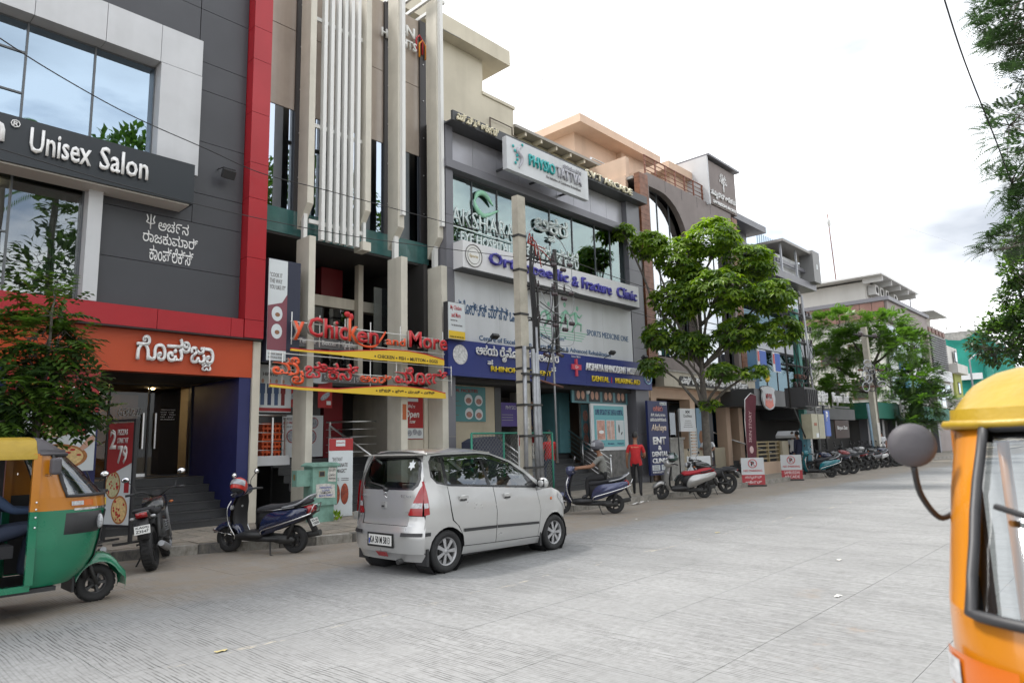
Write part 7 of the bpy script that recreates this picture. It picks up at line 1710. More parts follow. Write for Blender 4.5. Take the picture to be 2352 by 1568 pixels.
    MB().box(-2.5, -.5, -.57, .57, .27, .31).build('floor', m_plast, o); MB().box(-1.2, -.86, -.42, .42, .62, .74).bevel(.03, 2).build('driver_seat', m_upho, o); MB().box(-1.24, -1.18, -.56, .56, .36, .95).build('partition', m_upho, o)
    MB().box(-2.2, -1.6, -.57, .57, .55, .70).bevel(.04, 2).build('passenger_seat', m_upho, o); MB().box(-2.32, -2.2, -.57, .57, .6, 1.25).bevel(.04, 2).build('seat_back', m_upho, o); MB().box(-2.5, -2.46, -.6, .6, .34, 1.62).build('rear_curtain', m_hood, o)
    MB().tube([(-.52, .33, 1.08), (-.45, 0, 1.0), (-.52, -.33, 1.08)], .016, 8).build('handlebar', m_plast, o); MB().tube([(-.45, 0, 1.0), (-.2, 0, .5)], .03, 8).build('steering_column', m_plast, o)
    MB().grid([[(-.76, y, z) for y in (-.6, .6)] for z in (1.60, 1.66)]).build('header_bar', m_plast, o)
    MB().box(-1.40, -.80, .585, .60, .80, 1.63).build('added_dark_panel', m_hood, o)  # black panel added on the far side to darken the cabin
    # mirrors
    for s in (-1, 1):
        if mirror == 'round':
            a = Vector(nose(s * .93, 1.40, .0)); c = a + Vector((.16, s * .055, .20)); ar = MB().tube(smooth_poly([a, a + Vector((.05, s * .03, -.01)), a + Vector((.12, s * .055, .06)), c + Vector((0, 0, -.06))], 5, False), .0085, 8); ao = ar.build('mirror_arm', m_plast, o)
            mm = Matrix.Translation(c) @ Matrix.Rotation(R(90), 4, 'Y') @ Matrix.Rotation(R(s * 12), 4, 'X'); MB().lathe([(0, .026), (.03, .026), (.052, .018), (.062, .004), (.063, -.012), (.058, -.02), (0, -.02)], 24, mm).build('mirror_shell', m_hood, ao); MB().lathe([(0, -.0215), (.054, -.0215), (.054, -.0205), (0, -.0205)], 20, mm).build('mirror_glass', m_mir, ao)
        else:
            a = Vector(nose(s * .97, 1.44, .0)); c = a + Vector((.05, s * .12, .09)); ao = MB().tube([a, a + Vector((.03, s * .06, .0)), c], .013, 8).build('mirror_arm', m_chrome, o); MB().box(-.045, .045, -.065, .065, -.085, .085, Matrix.Translation(c)).bevel(.03, 3).build('mirror_shell', m_hood, ao)
    if plate:
        p_ = Vector(nose(0, 1.0, .03)); MB().box(p_.x, p_.x + .012, -.1, .1, 1.06, 1.15).build('number_plate', M('plate_yellow', (.7, .5, .03), .5), o)
    return o
rick('green and yellow auto rickshaw entering at the left with dark roof hood', (2.60, 9.05, 0), R(0), m_hood, 'square', 'x', TS=.86)
rick('close orange and green auto rickshaw with yellow roof at the right edge', (1.84, -.155, 0), R(180), m_vyl, 'round', TS=.47, rr_=.013, boxy=.5, pods=False)
# ---------------------------------------------------------------- two wheelers
def slab_(name, pts, y0, y1, mat, p, bev=.02, sm=4):
    """rounded plate: smooth outline in (x,z) swept across y and bevelled"""
    q = [(v.x, v.y) for v in smooth_poly(pts, sm)] if sm else pts
    b = MB().prism(q, y0, y1, 'y')
    if bev: b.bevel(bev, 2, 50)
    o = b.build(name, mat, p)
    for f in o.data.polygons: f.use_smooth = True
    return o
def mirror_pair(p, base, reach=.22, up=.22):
    for s in (-1, 1):
        a = Vector((base[0], s * base[1], base[2])); c = a + Vector((-.02, s * .10, up))
        st = MB().tube(smooth_poly([a, a + Vector((.03, s * .03, up * .5)), c], 4, False), .006, 6).build('mirror_stalk', m_plast, p)
        MB().ball(c + Vector((0, s * .02, .03)), (.015, .062, .045), 12, 8).build('mirror_shell', m_plast, st); MB().ball(c + Vector((-.012, s * .02, .03)), (.006, .054, .038), 12, 8).build('mirror_glass', m_mir, st)
def plate_(p, x, z, body, tilt=20):
    o = MB().box(-.004, .004, -.10, .10, -.06, .06, Matrix.Translation((x, 0, z)) @ Matrix.Rotation(R(tilt), 4, 'Y')).build('number_plate', m_plate, p)
    up = Vector((math.sin(R(tilt)), 0, math.cos(R(tilt)))); c = Vector((x, 0, z)) + Vector((-math.cos(R(tilt)), 0, math.sin(R(tilt)))) * .0055
    for k, b in enumerate(body.split('|')): text('lettering', b, m_plk, o, c + Vector((0, .08, 0)) + up * (.008 - .05 * k), width=.16, height=.038, depth=.001, bold=.015, right=(0, -1, 0), up=up)
def scooter(label, loc, rz, paint, seatmat=None, lean=0, plate='KA 03|H 4471', guard=True, cover=False, apron=None, name='scooter', group=None, lite=False, wheelc=None):
    o = thing(name, label, 'scooter', loc, rz, group); o.rotation_euler = (R(-lean), 0, rz)
    seatmat = seatmat or m_upho; apron = apron or paint; rimm = wheelc or m_plast
    wheel(o, 0, 0, .22, .10, spokes=5, rim=rimm, name='rear_wheel', rr=.6); wheel(o, 1.24, 0, .225, .095, spokes=5, rim=rimm, name='front_wheel', rr=.6)
    slab_('front_fender', [(1.0, .30), (1.06, .42), (1.2, .50), (1.36, .46), (1.48, .34), (1.42, .33), (1.3, .40), (1.18, .42), (1.08, .36)], -.085, .085, paint, o, .025)
    MB().tube([(1.24, -.07, .225), (1.14, -.07, .5)], .022, 8).build('fork', m_iron, o); MB().tube([(1.24, .07, .225), (1.14, .07, .5)], .022, 8).build('fork', m_iron, o)
    # apron: curved shield
    rows = []
    for z, x, hw in ((.26, .98, .15), (.40, 1.06, .18), (.60, 1.07, .20), (.78, 1.03, .19), (.90, .99, .13), (.95, .97, .08)):
        rows.append([(x + .09 * (1 - (q / 4) ** 2), hw * q / 4, z) for q in range(-4, 5)])
    ap = MB().grid(rows).build('apron', apron, o); rows = [[(a - .05, b * .95, c) for a, b, c in r_] for r_ in rows]; MB().grid(rows).build('inner_apron', m_plast, o)
    slab_('floorboard', [(.98, .26), (.60, .25), (.50, .30), (.56, .35), (.95, .33)], -.19, .19, m_plast, o, .02, 2)
    slab_('lower_skirt', [(.9, .22), (.3, .2), (.25, .27), (.9, .28)], -.15, .15, m_plast, o, .02, 2)
    for s in (-1, 1):
        slab_('side_panel', [(.52, .33), (.50, .52), (.34, .66), (.02, .70), (-0.265, .74), (-0.312, .68), (-0.218, .56), (.05, .46), (.30, .36)], s * .10, s * .185, paint, o, .035)
    slab_('seat_base', [(.54, .34), (.56, .66), (-0.281, .70), (-0.156, .5)], -.13, .13, m_plast, o, .02, 2)
    slab_('seat', [(.60, .66), (.55, .75), (.35, .76), (.15, .78), (0, .82), (-0.234, .84), (-0.281, .79), (-0.078, .73), (.3, .68)], -.14, .14, seatmat, o, .045)
    gr = MB().tube(smooth_poly([(.12, -.15, .74), (-0.156, -.16, .80), (-0.328, -.12, .90), (-0.351, 0, .92), (-0.328, .12, .90), (-0.156, .16, .80), (.12, .15, .74)], 4, False), .018, 8); gr.build('grab_rail', m_gi if guard else m_plast, o)
    slab_('tail_light', [(-0.257, .76), (-0.328, .74), (-0.351, .66), (-0.281, .64), (-0.203, .68)], -.10, .10, m_redl, o, .02, 3)
    slab_('rear_mudguard', [(-0.234, .58), (-0.281, .60), (-0.390, .36), (-0.359, .34)], -.06, .06, m_plast, o, .01, 0); plate_(o, -.375, .50, plate, 24)
    slab_('transmission_cover', [(.40, .23), (.36, .29), (.1, .30), (-.06, .25), (-.02, .18), (.2, .17)], .08, .135, m_iron, o, .02, 3)
    MB().tube([(.2, -.13, .22), (-.05, -.14, .24), (-.38, -.14, .30)], [.03, .05, .05], 10).build('exhaust', m_iron, o); MB().tube([(.05, .12, .25), (-.1, .13, .6)], .03, 8).build('shock_absorber', m_plast, o)
    # head
    slab_('handlebar_cowl', [(1.10, .97), (1.06, .90), (.93, .92), (.86, 1.0), (.90, 1.08), (1.02, 1.10), (1.10, 1.06)], -.13, .13, paint, o, .045)
    MB().ball((1.085, 0, 1.01), (.035, .10, .06), 14, 8).build('headlight', m_lens, o)
    for s in (-1, 1):
        MB().tube([(.95, s * .10, .99), (.90, s * .25, 1.0), (.84, s * .36, .985)], .018, 8).build('handle_grip', m_plast, o); MB().tube([(.96, s * .16, 1.0), (.93, s * .34, .975)], .006, 5).build('brake_lever', m_alu, o)
        MB().ball((1.07, s * .13, .74), (.03, .05, .045), 10, 6).build('front_indicator', m_lens if s < 0 else m_lens, o)
    mirror_pair(o, (.92, .17, 1.03))
    MB().tube([(.38, .12, .22), (.30, .24, .02), (.22, .26, .0)], .012, 6).build('side_stand', m_iron, o)
    if guard:
        for s in (-1, 1):
            MB().tube(smooth_poly([(.50, s * .19, .33), (.46, s * .215, .40), (.1, s * .22, .50), (-.24, s * .20, .60), (-.38, s * .12, .65)], 4, False) , .012, 6).build('side_guard', m_chrome, o)
            MB().tube(smooth_poly([(.98, s * .19, .28), (1.08, s * .22, .5), (1.10, s * .22, .72), (1.05, s * .17, .86)], 4, False), .010, 6).build('apron_guard', m_chrome, o)
        MB().tube([(-.37, -.14, .66), (-.43, -.10, .78), (-.43, .10, .78), (-.37, .14, .66)], .008, 6).build('tail_guard', m_chrome, o); MB().tube(smooth_poly([(1.1, -.12, .3), (1.46, -.1, .36), (1.5, 0, .37), (1.46, .1, .36), (1.1, .12, .3)], 4, False), .009, 6).build('fender_guard', m_chrome, o)
    if cover:
        MB().grid([[(.62 - .02 * abs(q), .15 * q, z) for q in (-1.15, -.6, 0, .6, 1.15)] for z in (.38, .5, .6, .70)]).build('seat_cover_flap', m_upho, o)
        for s in (-1, 1): MB().tube([(.58, s * .145, .70), (.3, s * .15, .70), (-.1, s * .15, .75)], .006, 5).build('seat_piping', m_alu, o)
    return o
def motorbike(label, loc, rz, tank, lean=0, plate='KA 05|J 2201', r=.31, name='motorcycle', group=None, cruiser=False, fat=.13, rim=None, tread=0, seatz=.80, tailup=.06):
    o = thing(name, label, 'motorcycle', loc, rz, group); o.rotation_euler = (R(-lean), 0, rz)
    rim = rim or m_plast
    wheel(o, 0, 0, r, fat, spokes=5, rim=rim, name='rear_wheel', tread=tread, rr=.70); wheel(o, 1.36, 0, r, fat * .8, spokes=5, rim=rim, name='front_wheel', tread=tread, rr=.70)
    for s in (-1, 1):
        MB().tube([(1.36, s * .09, r), (1.16, s * .09, .95)], .024, 8).build('fork_leg', m_gi, o); MB().tube([(.45, s * .1, .38), (0, s * .1, r)], .028, 6).build('swing_arm', m_iron, o); MB().tube([(.12, s * .12, r + .06), (.22, s * .12, .70)], .03, 8).build('shock_absorber', m_iron, o)
        MB().tube([(.45, s * .13, .36), (.42, s * .24, .34)], .016, 6).build('foot_peg', m_iron, o); MB().tube([(.12, s * .12, .42), (.1, s * .22, .42)], .014, 6).build('foot_peg', m_iron, o)
        MB().tube([(1.14, s * .05, .98), (1.12, s * .2, 1.08), (1.02, s * .38, 1.07)], .013, 8).build('handlebar', m_plast, o); MB().tube([(1.05, s * .30, 1.07), (1.0, s * .42, 1.065)], .02, 8).build('grip', m_rub, o)
        MB().ball((1.12, s * .19, .86), (.03, .035, .02), 8, 6).build('front_indicator', m_amb, o); MB().ball((-.22, s * .13, seatz - .06), (.035, .04, .022), 8, 6).build('rear_indicator', m_lens, o)
    slab_('fuel_tank', [(1.06, .92), (.98, .98), (.80, .99), (.62, .92), (.56, .80), (.75, .76), (1.0, .80)], -.14, .14, tank, o, .06)
    slab_('seat', [(.62, seatz + .02), (.5, seatz), (.25, seatz), (.05, seatz + .06), (-.2, seatz + tailup), (-.25, seatz + tailup - .03), (0, seatz - .03), (.3, seatz - .07), (.6, seatz - .05)], -.12, .12, m_upho, o, .035)
    slab_('tail_cowl', [(.05, seatz), (-.22, seatz + tailup - .02), (-.30, seatz + tailup - .05), (-.24, seatz - .06), (0, seatz - .12)], -.09, .09, tank, o, .025, 2); slab_('tail_light', [(-.27, seatz + .02), (-.33, seatz), (-.30, seatz - .06), (-.24, seatz - .05)], -.07, .07, m_redl, o, .012, 0)
    slab_('rear_mudguard', [(-.18, seatz - .06), (-.26, seatz - .08), (-.38, .48), (-.33, .47)], -.07, .07, m_plast, o, .01, 0); plate_(o, -.36, .60, plate, 20)
    slab_('engine_block', [(.48, .28), (.46, .50), (.60, .62), (.84, .60), (.92, .44), (.84, .27)], -.14, .14, m_iron, o, .03, 0); slab_('side_cover', [(.18, .55), (.22, .74), (.52, .76), (.50, .52)], -.13, .13, m_plast, o, .02, 0)
    for k in range(5): MB().box(.60, .86, -.16, .16, .46 + .035 * k, .472 + .035 * k).build('cooling_fin', m_gi, o)
    MB().tube([(1.14, 0, .95), (.95, 0, .62), (.9, 0, .3)], .03, 8).build('down_tube', m_iron, o); MB().tube([(1.12, 0, .92), (.6, 0, .78), (.1, 0, .74)], .03, 8).build('frame_tube', m_iron, o)
    MB().tube(smooth_poly([(.88, -.10, .42), (.98, -.13, .24), (.6, -.16, .2), (.2, -.18, .27), (-.22, -.19, .36)], 5, False), [.022] * 11 + [.03, .045, .052, .052, .052, .05, .05, .048, .045, .04], 10).build('exhaust', m_gi, o)
    MB().ball((1.24, 0, .90), (.085, .085, .085), 16, 10).build('headlamp_shell', m_plast, o); MB().ball((1.30, 0, .90), (.035, .075, .075), 14, 8).build('headlamp_lens', m_lens, o); MB().box(1.10, 1.2, -.06, .06, 1.0, 1.07).bevel(.015, 2).build('instrument', m_plast, o)
    rows = []
    for i in range(9):
        a = R(20 + 130 * i / 8); rows.append([(1.36 + (r + .035) * math.cos(a), .06 * q, r + (r + .035 + .01 * (1 - q * q)) * math.sin(a)) for q in (-1, -.5, 0, .5, 1)])
    MB().grid(rows).build('front_mudguard', tank if cruiser else m_plast, o)
    rows = []
    for i in range(9):
        a = R(25 + 120 * i / 8); rows.append([((r + .04) * math.cos(a), .08 * q, r + (r + .04 + .01 * (1 - q * q)) * math.sin(a)) for q in (-1, -.5, 0, .5, 1)])
    MB().grid(rows).build('wheel_hugger', m_plast, o)
    mirror_pair(o, (1.08, .28, 1.08), up=.20)
    MB().tube([(.5, .13, .28), (.44, .30, .0)], .013, 6).build('side_stand', m_iron, o)
    return o
def helmet(label, loc, rz, col, tilt=0, visor=True):
    o = thing('helmet', label, 'helmet', loc, rz); o.rotation_euler = (0, R(tilt), rz)
    rows = []
    for i in range(9):
        el = R(-32 + 122 * i / 8); rows.append([(.15 * math.cos(el) * math.cos(a * pi / 10) * 1.08, .13 * math.cos(el) * math.sin(a * pi / 10), .145 * math.sin(el) + .1) for a in range(20)])
    b = MB(); b.grid(rows, closed_u=True); b.build('shell', col, o); MB().ball((.03, 0, .06), (.11, .11, .09)).build('liner', m_upho, o)
    if visor:
        rows = [[(.160 * math.cos(R(el)) * math.cos(R(a)) * 1.08, .139 * math.cos(R(el)) * math.sin(R(a)), .15 * math.sin(R(el)) + .1) for a in range(-70, 71, 14)] for el in (-8, 5, 18, 30)]
        MB().grid(rows).build('visor', M('visor_grey', (.30, .31, .34), .12, coat=.8), o)
    return o
p_navy = M('paint_navy', (.010, .017, .06), .22, coat=.9); p_blue = M('paint_greyblue', (.055, .065, .14), .25, coat=.8, metal=.3); p_silver = M('paint_silver', (.40, .40, .39), .3, metal=.5, coat=.7); p_teal = M('paint_teal', (.01, .16, .20), .25, coat=.8); p_blk = M('paint_black', (.01, .01, .011), .25, coat=.8); p_red = M('paint_red', (.20, .01, .015), .25, coat=.8); p_white = M('paint_white', (.55, .55, .55), .3, coat=.7); p_grey = M('paint_grey', (.10, .10, .11), .3, coat=.7); m_seatred = M('seat_red', (.38, .02, .03), .6)
def two(rear, front): return (rear[0], rear[1], 0), math.atan2(front[1] - rear[1], front[0] - rear[0])
l, a = two((5.88, 10.38), (5.31, 11.47)); sc1 = scooter('navy scooter with chrome guards parked before the green utility box', l, a, p_navy, None, 5, 'KA 64|V3658', True, True, m_plast)
tx = Matrix.Translation(Vector(l)) @ Matrix.Rotation(a, 4, 'Z')
hp = tx @ Vector((.90, .30, .98)); helmet('red helmet hung on the handlebar of the navy scooter', hp, a + R(100), M('helmet_red', (.52, .03, .02), .3, coat=.6), -25)
l, a = two((3.83, 10.72), (4.40, 11.78)); motorbike('black naked motorcycle with knobbly tyre parked before the shop steps', l, a, p_blk, 9, 'KA09J|Z3547', .30, fat=.16, tread=30, seatz=.82)
l, a = two((3.02, 10.75), (3.25, 12.0)); motorbike('dark motorcycle half hidden behind the left auto rickshaw', l, a, p_blk, 7, 'KA 02|ZK 6948', .30, seatz=.80)
l, a = two((13.50, 9.45), (12.75, 10.45)); sc2 = scooter('grey blue scooter ridden by the man in a grey helmet', l, a, p_blue, None, 2, 'KA 51|HB 612', True); RID = (l, a)
l, a = two((18.28, 9.70), (17.42, 10.50)); scooter('silver scooter with red seat parked at the kerb', l, a, p_silver, m_seatred, 4, 'KA 01|EH 832', False); tx = Matrix.Translation(Vector(l)) @ Matrix.Rotation(a, 4, 'Z')
helmet('dark green helmet on the handlebar of the silver scooter', tx @ Vector((.92, .28, 1.06)), a + R(20), M('helmet_green', (.02, .055, .045), .3, coat=.6))
l, a = two((20.05, 9.85), (18.95, 10.75)); motorbike('black cruiser motorcycle parked behind the silver scooter', l, a, p_blk, 6, 'KA 04|M 7716', .31, cruiser=True, seatz=.74)
dF = crop(3150, 1700, 4.276)
def ground_px(x, y): p = PZ(*dF(x, y), 0); return p
row = [((752, 890), 's', p_teal, 'teal scooter first in the parked row behind the no parking board'), ((960, 848), 'm', p_navy, 'black motorcycle beside the teal scooter'), ((1118, 830), 'm', p_blk, 'dark motorcycle with white front third in the parked row'), ((1262, 776), 'm', p_red, 'maroon motorcycle with chrome mudguard in the parked row'),
       ((1372, 766), 'm', p_grey, 'grey motorcycle between the maroon one and the violet scooter'), ((1500, 745), 's', p_grey, 'violet grey scooter in the middle of the parked row'), ((1600, 727), 's', p_white, 'white scooter just past the violet grey scooter'), ((1705, 715), 'm', p_blk, 'black motorcycle with red plate light past the white scooter'),
       ((1845, 702), 'm', p_navy, 'dark blue motorcycle near the far end of the parked row'), ((1932, 692), 'm', p_blk, 'black motorcycle near the far end of the row'), ((2080, 640), 'm', p_grey, 'last grey motorcycle of the parked row by the rickshaw mirror')]
for k, (px, kind, pm, lab) in enumerate(row):
    p = ground_px(*px); ang = R(137 + (k * 37 % 11) - 5)
    if kind == 's': scooter(lab, (p.x, p.y, 0), ang, pm, None, 4, 'KA 0%d|E %d' % (k % 9 + 1, 1234 + 731 * k % 8000), k % 2 == 0, group='two wheelers parked in the far row')
    else: motorbike(lab, (p.x, p.y, 0), ang, pm, 6, 'KA 0%d|H %d' % (k % 9 + 1, 2234 + 531 * k % 7000), .31, group='two wheelers parked in the far row', cruiser=k == 3)
for k in range(4):
    p = PZ(*dF(1480 + 150 * k, 720 - 12 * k), 0); motorbike(('white motorcycle in the rear rank of the parked row, nearest', 'black motorcycle in the rear rank of the parked row, second', 'navy motorcycle in the rear rank of the parked row, third', 'grey motorcycle in the rear rank of the parked row, farthest')[k], (p.x + 1.5, p.y + .9, 0), R(140), (p_white, p_blk, p_navy, p_grey)[k], 5, group='two wheelers parked in the far row')
helmet('black helmet on the seat of a parked motorcycle in the far row', ground_px(1000, 700) + Vector((0, .2, .93)), 2, p_blk)
# no parking boards
def npark(label, x, y, rz, lower, up2):
    o = thing('no_parking_board', label, 'sign', (x, y, 0), rz, 'no parking boards at the kerb')
    MB().box(-.38, .38, -.02, .02, .06, .98).build('board', m_bd, o); MB().box(-.38, .38, -.024, -.0205, .06, .40).build('red_field', M('board_red', (.42, .05, .06), .5), o)
    for x_ in (-.34, .34): MB().tube([(x_, .02, .95), (x_, .35, 0)], .015, 6).build('leg', m_iron, o)
    MB().box(-.42, .42, -.05, .05, .0, .05).build('foot_rail', m_iron, o)
    MB().tube([(.14 * math.cos(a_ * pi / 14), -.024, .78 + .14 * math.sin(a_ * pi / 14)) for a_ in range(28)], .013, 6, closed=True).build('ring', m_lred, o)
    text('letter_P', 'P', m_pk, o, (0, -.021, .70), width=.11, height=.16, depth=.003, bold=.04, align='C'); MB().tube([(-.1, -.028, .88), (.1, -.028, .68)], .010, 6).build('slash', m_lred, o)
    text('lettering', 'NO PARKING', m_lred, o, (0, -.021, .50), width=.62, height=.075, depth=.003, bold=.02, align='C')
    text('lettering', lower, m_let, o, (0, -.025, .25), width=.55, height=.11, depth=.003, align='C'); text('lettering', up2, m_let, o, (0, -.025, .10), width=.55, height=.10, depth=.003, align='C')
npark('no parking board with Kannada lettering on red, nearer one', 23.3, 10.45, R(-58), 'ಸಮೃದ್ಧಿ', 'ಆಕೇ೯ಡ್'); npark('no parking board with English lettering on red, farther one', 27.0, 10.55, R(-62), 'SAMRUDDHI', 'ARCADE')
o = thing('parking_board', 'small white board with black P mark at the foot of the tree', 'sign', (20.9, 11.2, .13), R(-40)); MB().box(-.4, .4, -.02, .02, .25, .98).bevel(.008, 1).build('board', m_bd, o)
for x_ in (-.3, .3): MB().tube([(x_, 0, .3), (x_, .1, -.02)], .015, 6).build('leg', m_iron, o)
text('letter_P', 'P', m_pk, o, (0, -.021, .50), width=.2, height=.28, depth=.004, bold=.05, align='C')
# pizza standee
o = thing('pizza_standee', 'tall red and white pizza offer standee beside the motorcycle', 'standee', (4.14, 13.30, .13), R(-72)); 
MB().box(-.33, .33, -.02, .02, .30, 2.05).build('board', m_pw, o); MB().prism([(-.33, 1.12), (.33, 1.36), (.33, 2.05), (-.33, 2.05)], -.024, -.0205, 'y').build('red_field', m_pr, o)
for x_ in (-.355, .355): MB().box(x_ - .022, x_ + .022, -.03, .03, -.0, 2.12).build('frame_post', m_black, o)
for z_ in (2.075, .27): MB().box(-.33, .33, -.03, .03, z_, z_ + .04).build('frame_rail', m_black, o)
for x_ in (-.355, .355): MB().box(x_ - .02, x_ + .02, -.3, .3, -.0, .04).build('foot', m_black, o)
text('lettering', '2', m_let, o, (-.28, -.025, 1.60), width=.17, height=.34, depth=.004, bold=.03); text('lettering', 'PIZZAS', m_let, o, (-.08, -.025, 1.84), width=.26, height=.10, depth=.004, bold=.02); text('lettering', 'START AT', m_let, o, (-.08, -.025, 1.70), width=.28, height=.09, depth=.004, bold=.02); text('lettering', '79', m_let, o, (-.06, -.025, 1.34), width=.26, height=.32, depth=.004, bold=.03)
T = Matrix.Translation
pizza(o, T((4.14, 13.30, .13)) @ Matrix.Rotation(R(-72), 4, 'Z') @ T((-.14, -.022, .98)), .20, m_cheese2, 5, 1.2); pizza(o, T((4.14, 13.30, .13)) @ Matrix.Rotation(R(-72), 4, 'Z') @ T((.06, -.022, .56)), .21, m_cheese, 6, 1.15)
MB().box(.16, .28, -.026, -.021, .85, 1.1).build('drink_cup', m_pr, o)
# ================================================================== people
m_skin = M('skin_brown', (.26, .13, .075), .55, nz=(6, .1)); m_hair = M('hair_black', (.012, .011, .011), .5)
def person(label, loc, rz, J, top, legs, shoe=None, hair=True, sleeve='short', bald=False, group=None, scale=1.0, name='person', H=None):
    """one continuous skinned body. J: joints in local metres; x forward, y left.  colours by region"""
    o = thing(name, label, 'person', loc, rz, group); o.scale = (scale,) * 3
    base = dict(pel=(0, 0, .95), chest=(.0, 0, 1.25), neck=(.0, 0, 1.47), head=(.03, 0, 1.60), shl=(0, .18, 1.40), shr=(0, -.18, 1.40), ell=(0, .23, 1.12), elr=(0, -.23, 1.12), wrl=(.04, .24, .87), wrr=(.04, -.24, .87), hal=(.06, .24, .79), har=(.06, -.24, .79),
                hipl=(0, .10, .92), hipr=(0, -.10, .92), knl=(.02, .11, .50), knr=(.02, -.11, .50), anl=(0, .12, .09), anr=(0, -.12, .09), tol=(.15, .13, .03), tor=(.15, -.13, .03))
    base.update(J); j = {k: Vector(v) for k, v in base.items()}; j['belly'] = j['pel'].lerp(j['chest'], .5)
    rad = dict(belly=.14, pel=.135, chest=.15, neck=.058, head=.05, shl=.068, shr=.068, ell=.045, elr=.045, wrl=.03, wrr=.03, hal=.032, har=.032, hipl=.10, hipr=.10, knl=.062, knr=.062, anl=.042, anr=.042, tol=.034, tor=.034)
    E_s = [('pel', 'belly'), ('belly', 'chest'), ('chest', 'neck'), ('neck', 'head'), ('chest', 'shl'), ('shl', 'ell'), ('ell', 'wrl'), ('wrl', 'hal'), ('chest', 'shr'), ('shr', 'elr'), ('elr', 'wrr'), ('wrr', 'har'), ('pel', 'hipl'), ('hipl', 'knl'), ('knl', 'anl'), ('anl', 'tol'), ('pel', 'hipr'), ('hipr', 'knr'), ('knr', 'anr'), ('anr', 'tor')]
    names = list(j); me = bpy.data.meshes.new('body'); 
    V = [tuple(j[n]) for n in names]; R_ = [rad[n] for n in names]; E2 = [(names.index(a), names.index(b)) for a, b in E_s]
    # fingers: five short chains from each hand
    for s, h, w in ((1, 'hal', 'wrl'), (-1, 'har', 'wrr')):
        d = (j[h] - j[w]).normalized(); sd = d.cross(Vector((0, s, .2))); sd = sd.normalized() if sd.length > .1 else Vector((1, 0, 0)); nn = d.cross(sd)
        for k in range(5):
            q = (k - 1.5) * .018 if k < 4 else .034; ln = (.055, .065, .062, .05, .04)[k]
            p0 = j[h] + sd * q; p1 = p0 + d * ln * .6 + nn * .008; p2 = p0 + d * ln + nn * .028 + (sd * .02 if k == 4 else Vector((0, 0, 0)))
            i0 = len(V); V += [tuple(p1), tuple(p2)]; R_ += [.0095, .008]; E2 += [(names.index(h), i0), (i0, i0 + 1)]
    me.from_pydata(V, E2, []); ob = bpy.data.objects.new('body', me)
    md = ob.modifiers.new('s', 'SKIN'); md.use_smooth_shade = True; sv = me.skin_vertices[0].data
    for i, r_ in enumerate(R_): sv[i].radius = (r_, r_)
    for n, (a, b) in dict(chest=(.175, .12), pel=(.165, .125), belly=(.165, .12)).items(): sv[names.index(n)].radius = (a, b)
    for i in range(len(V)): sv[i].use_root = (i == 0)
    m2 = ob.modifiers.new('b', 'SUBSURF'); m2.levels = 1; m2.render_levels = 1
    bm_ = evaluated(ob); bpy.data.objects.remove(ob)
    bm_.materials.clear()
    for m_ in (m_skin, top, legs, shoe or m_plast): bm_.materials.append(m_)
    reg = {('pel', 'belly'): 1, ('belly', 'chest'): 1, ('chest', 'neck'): 1, ('neck', 'head'): 0, ('chest', 'shl'): 1, ('chest', 'shr'): 1, ('shl', 'ell'): 1, ('shr', 'elr'): 1, ('ell', 'wrl'): 1 if sleeve == 'long' else 0, ('elr', 'wrr'): 1 if sleeve == 'long' else 0, ('anl', 'tol'): 3, ('anr', 'tor'): 3}
    for p in bm_.polygons:
        c = p.center; best = (9, None, 0)
        for a, b in E_s:
            A_, B_ = j[a], j[b]; t_ = max(0, min(1, (c - A_).dot(B_ - A_) / max(1e-6, (B_ - A_).length_squared))); d = (c - A_.lerp(B_, t_)).length / (.5 * (rad[a] + rad[b]))
            if d < best[0]: best = (d, (a, b), t_)
        e, t_ = best[1], best[2]; r_ = reg.get(e, 2 if e[0] in ('pel', 'hipl', 'hipr', 'knl', 'knr') else 0)
        if e == ('pel', 'belly') and t_ < .05: r_ = 2
        if e in (('shl', 'ell'), ('shr', 'elr')) and t_ > .72 and sleeve == 'short': r_ = 0
        if e == ('chest', 'neck') and t_ > .78: r_ = 0
        if e in (('pel', 'hipl'), ('pel', 'hipr'), ('hipl', 'knl'), ('hipr', 'knr'), ('pel', 'belly')): r_ = 1 if (c.z > j['pel'].z - .07 and abs(j['knl'].z - j['hipl'].z) > .2) else (2 if e[1] != 'belly' else r_)
        p.material_index = r_; p.use_smooth = True
    body = link('body', bm_, None, o)
    hc = j['head'] + Vector((.015, 0, .055)); look = H if H is not None else 0
    Rz = Matrix.Translation(hc) @ Matrix.Rotation(look, 4, 'Z')
    hd = MB().ball((0, 0, 0), (.092, .074, .118), 16, 12); hd.ball((.045, 0, -.06), (.045, .05, .045), 10, 8); hd.ball((.094, 0, -.012), (.018, .014, .022), 8, 6)
    for s in (-1, 1): hd.ball((.0, s * .075, -.01), (.02, .012, .03), 8, 6)
    ho = hd.build('head', m_skin, o); ho.data.transform(Rz)
    for s in (-1, 1): e_ = MB().ball((.082, s * .03, .015), (.010, .014, .008), 8, 6).build('eye', m_plast, o); e_.data.transform(Rz)
    mo = MB().ball((.084, 0, -.06), (.008, .022, .006), 8, 6).build('mouth', M('lips', (.22, .08, .06), .5), o); mo.data.transform(Rz)
    if hair:
        hb = MB(); rows = []
        for i in range(7):
            el = R(-25 + 115 * i / 6); rows.append([(.102 * math.cos(el) * math.cos(a * pi / 9) - .018, .084 * math.cos(el) * math.sin(a * pi / 9), .128 * math.sin(el) + .018 + (.05 * max(0, math.cos(a * pi / 9)) if i < 3 else 0)) for a in range(18)])
        hb.grid(rows, closed_u=True); hh = hb.build('hair', m_hair, o); hh.data.transform(Rz)
    return o, hc
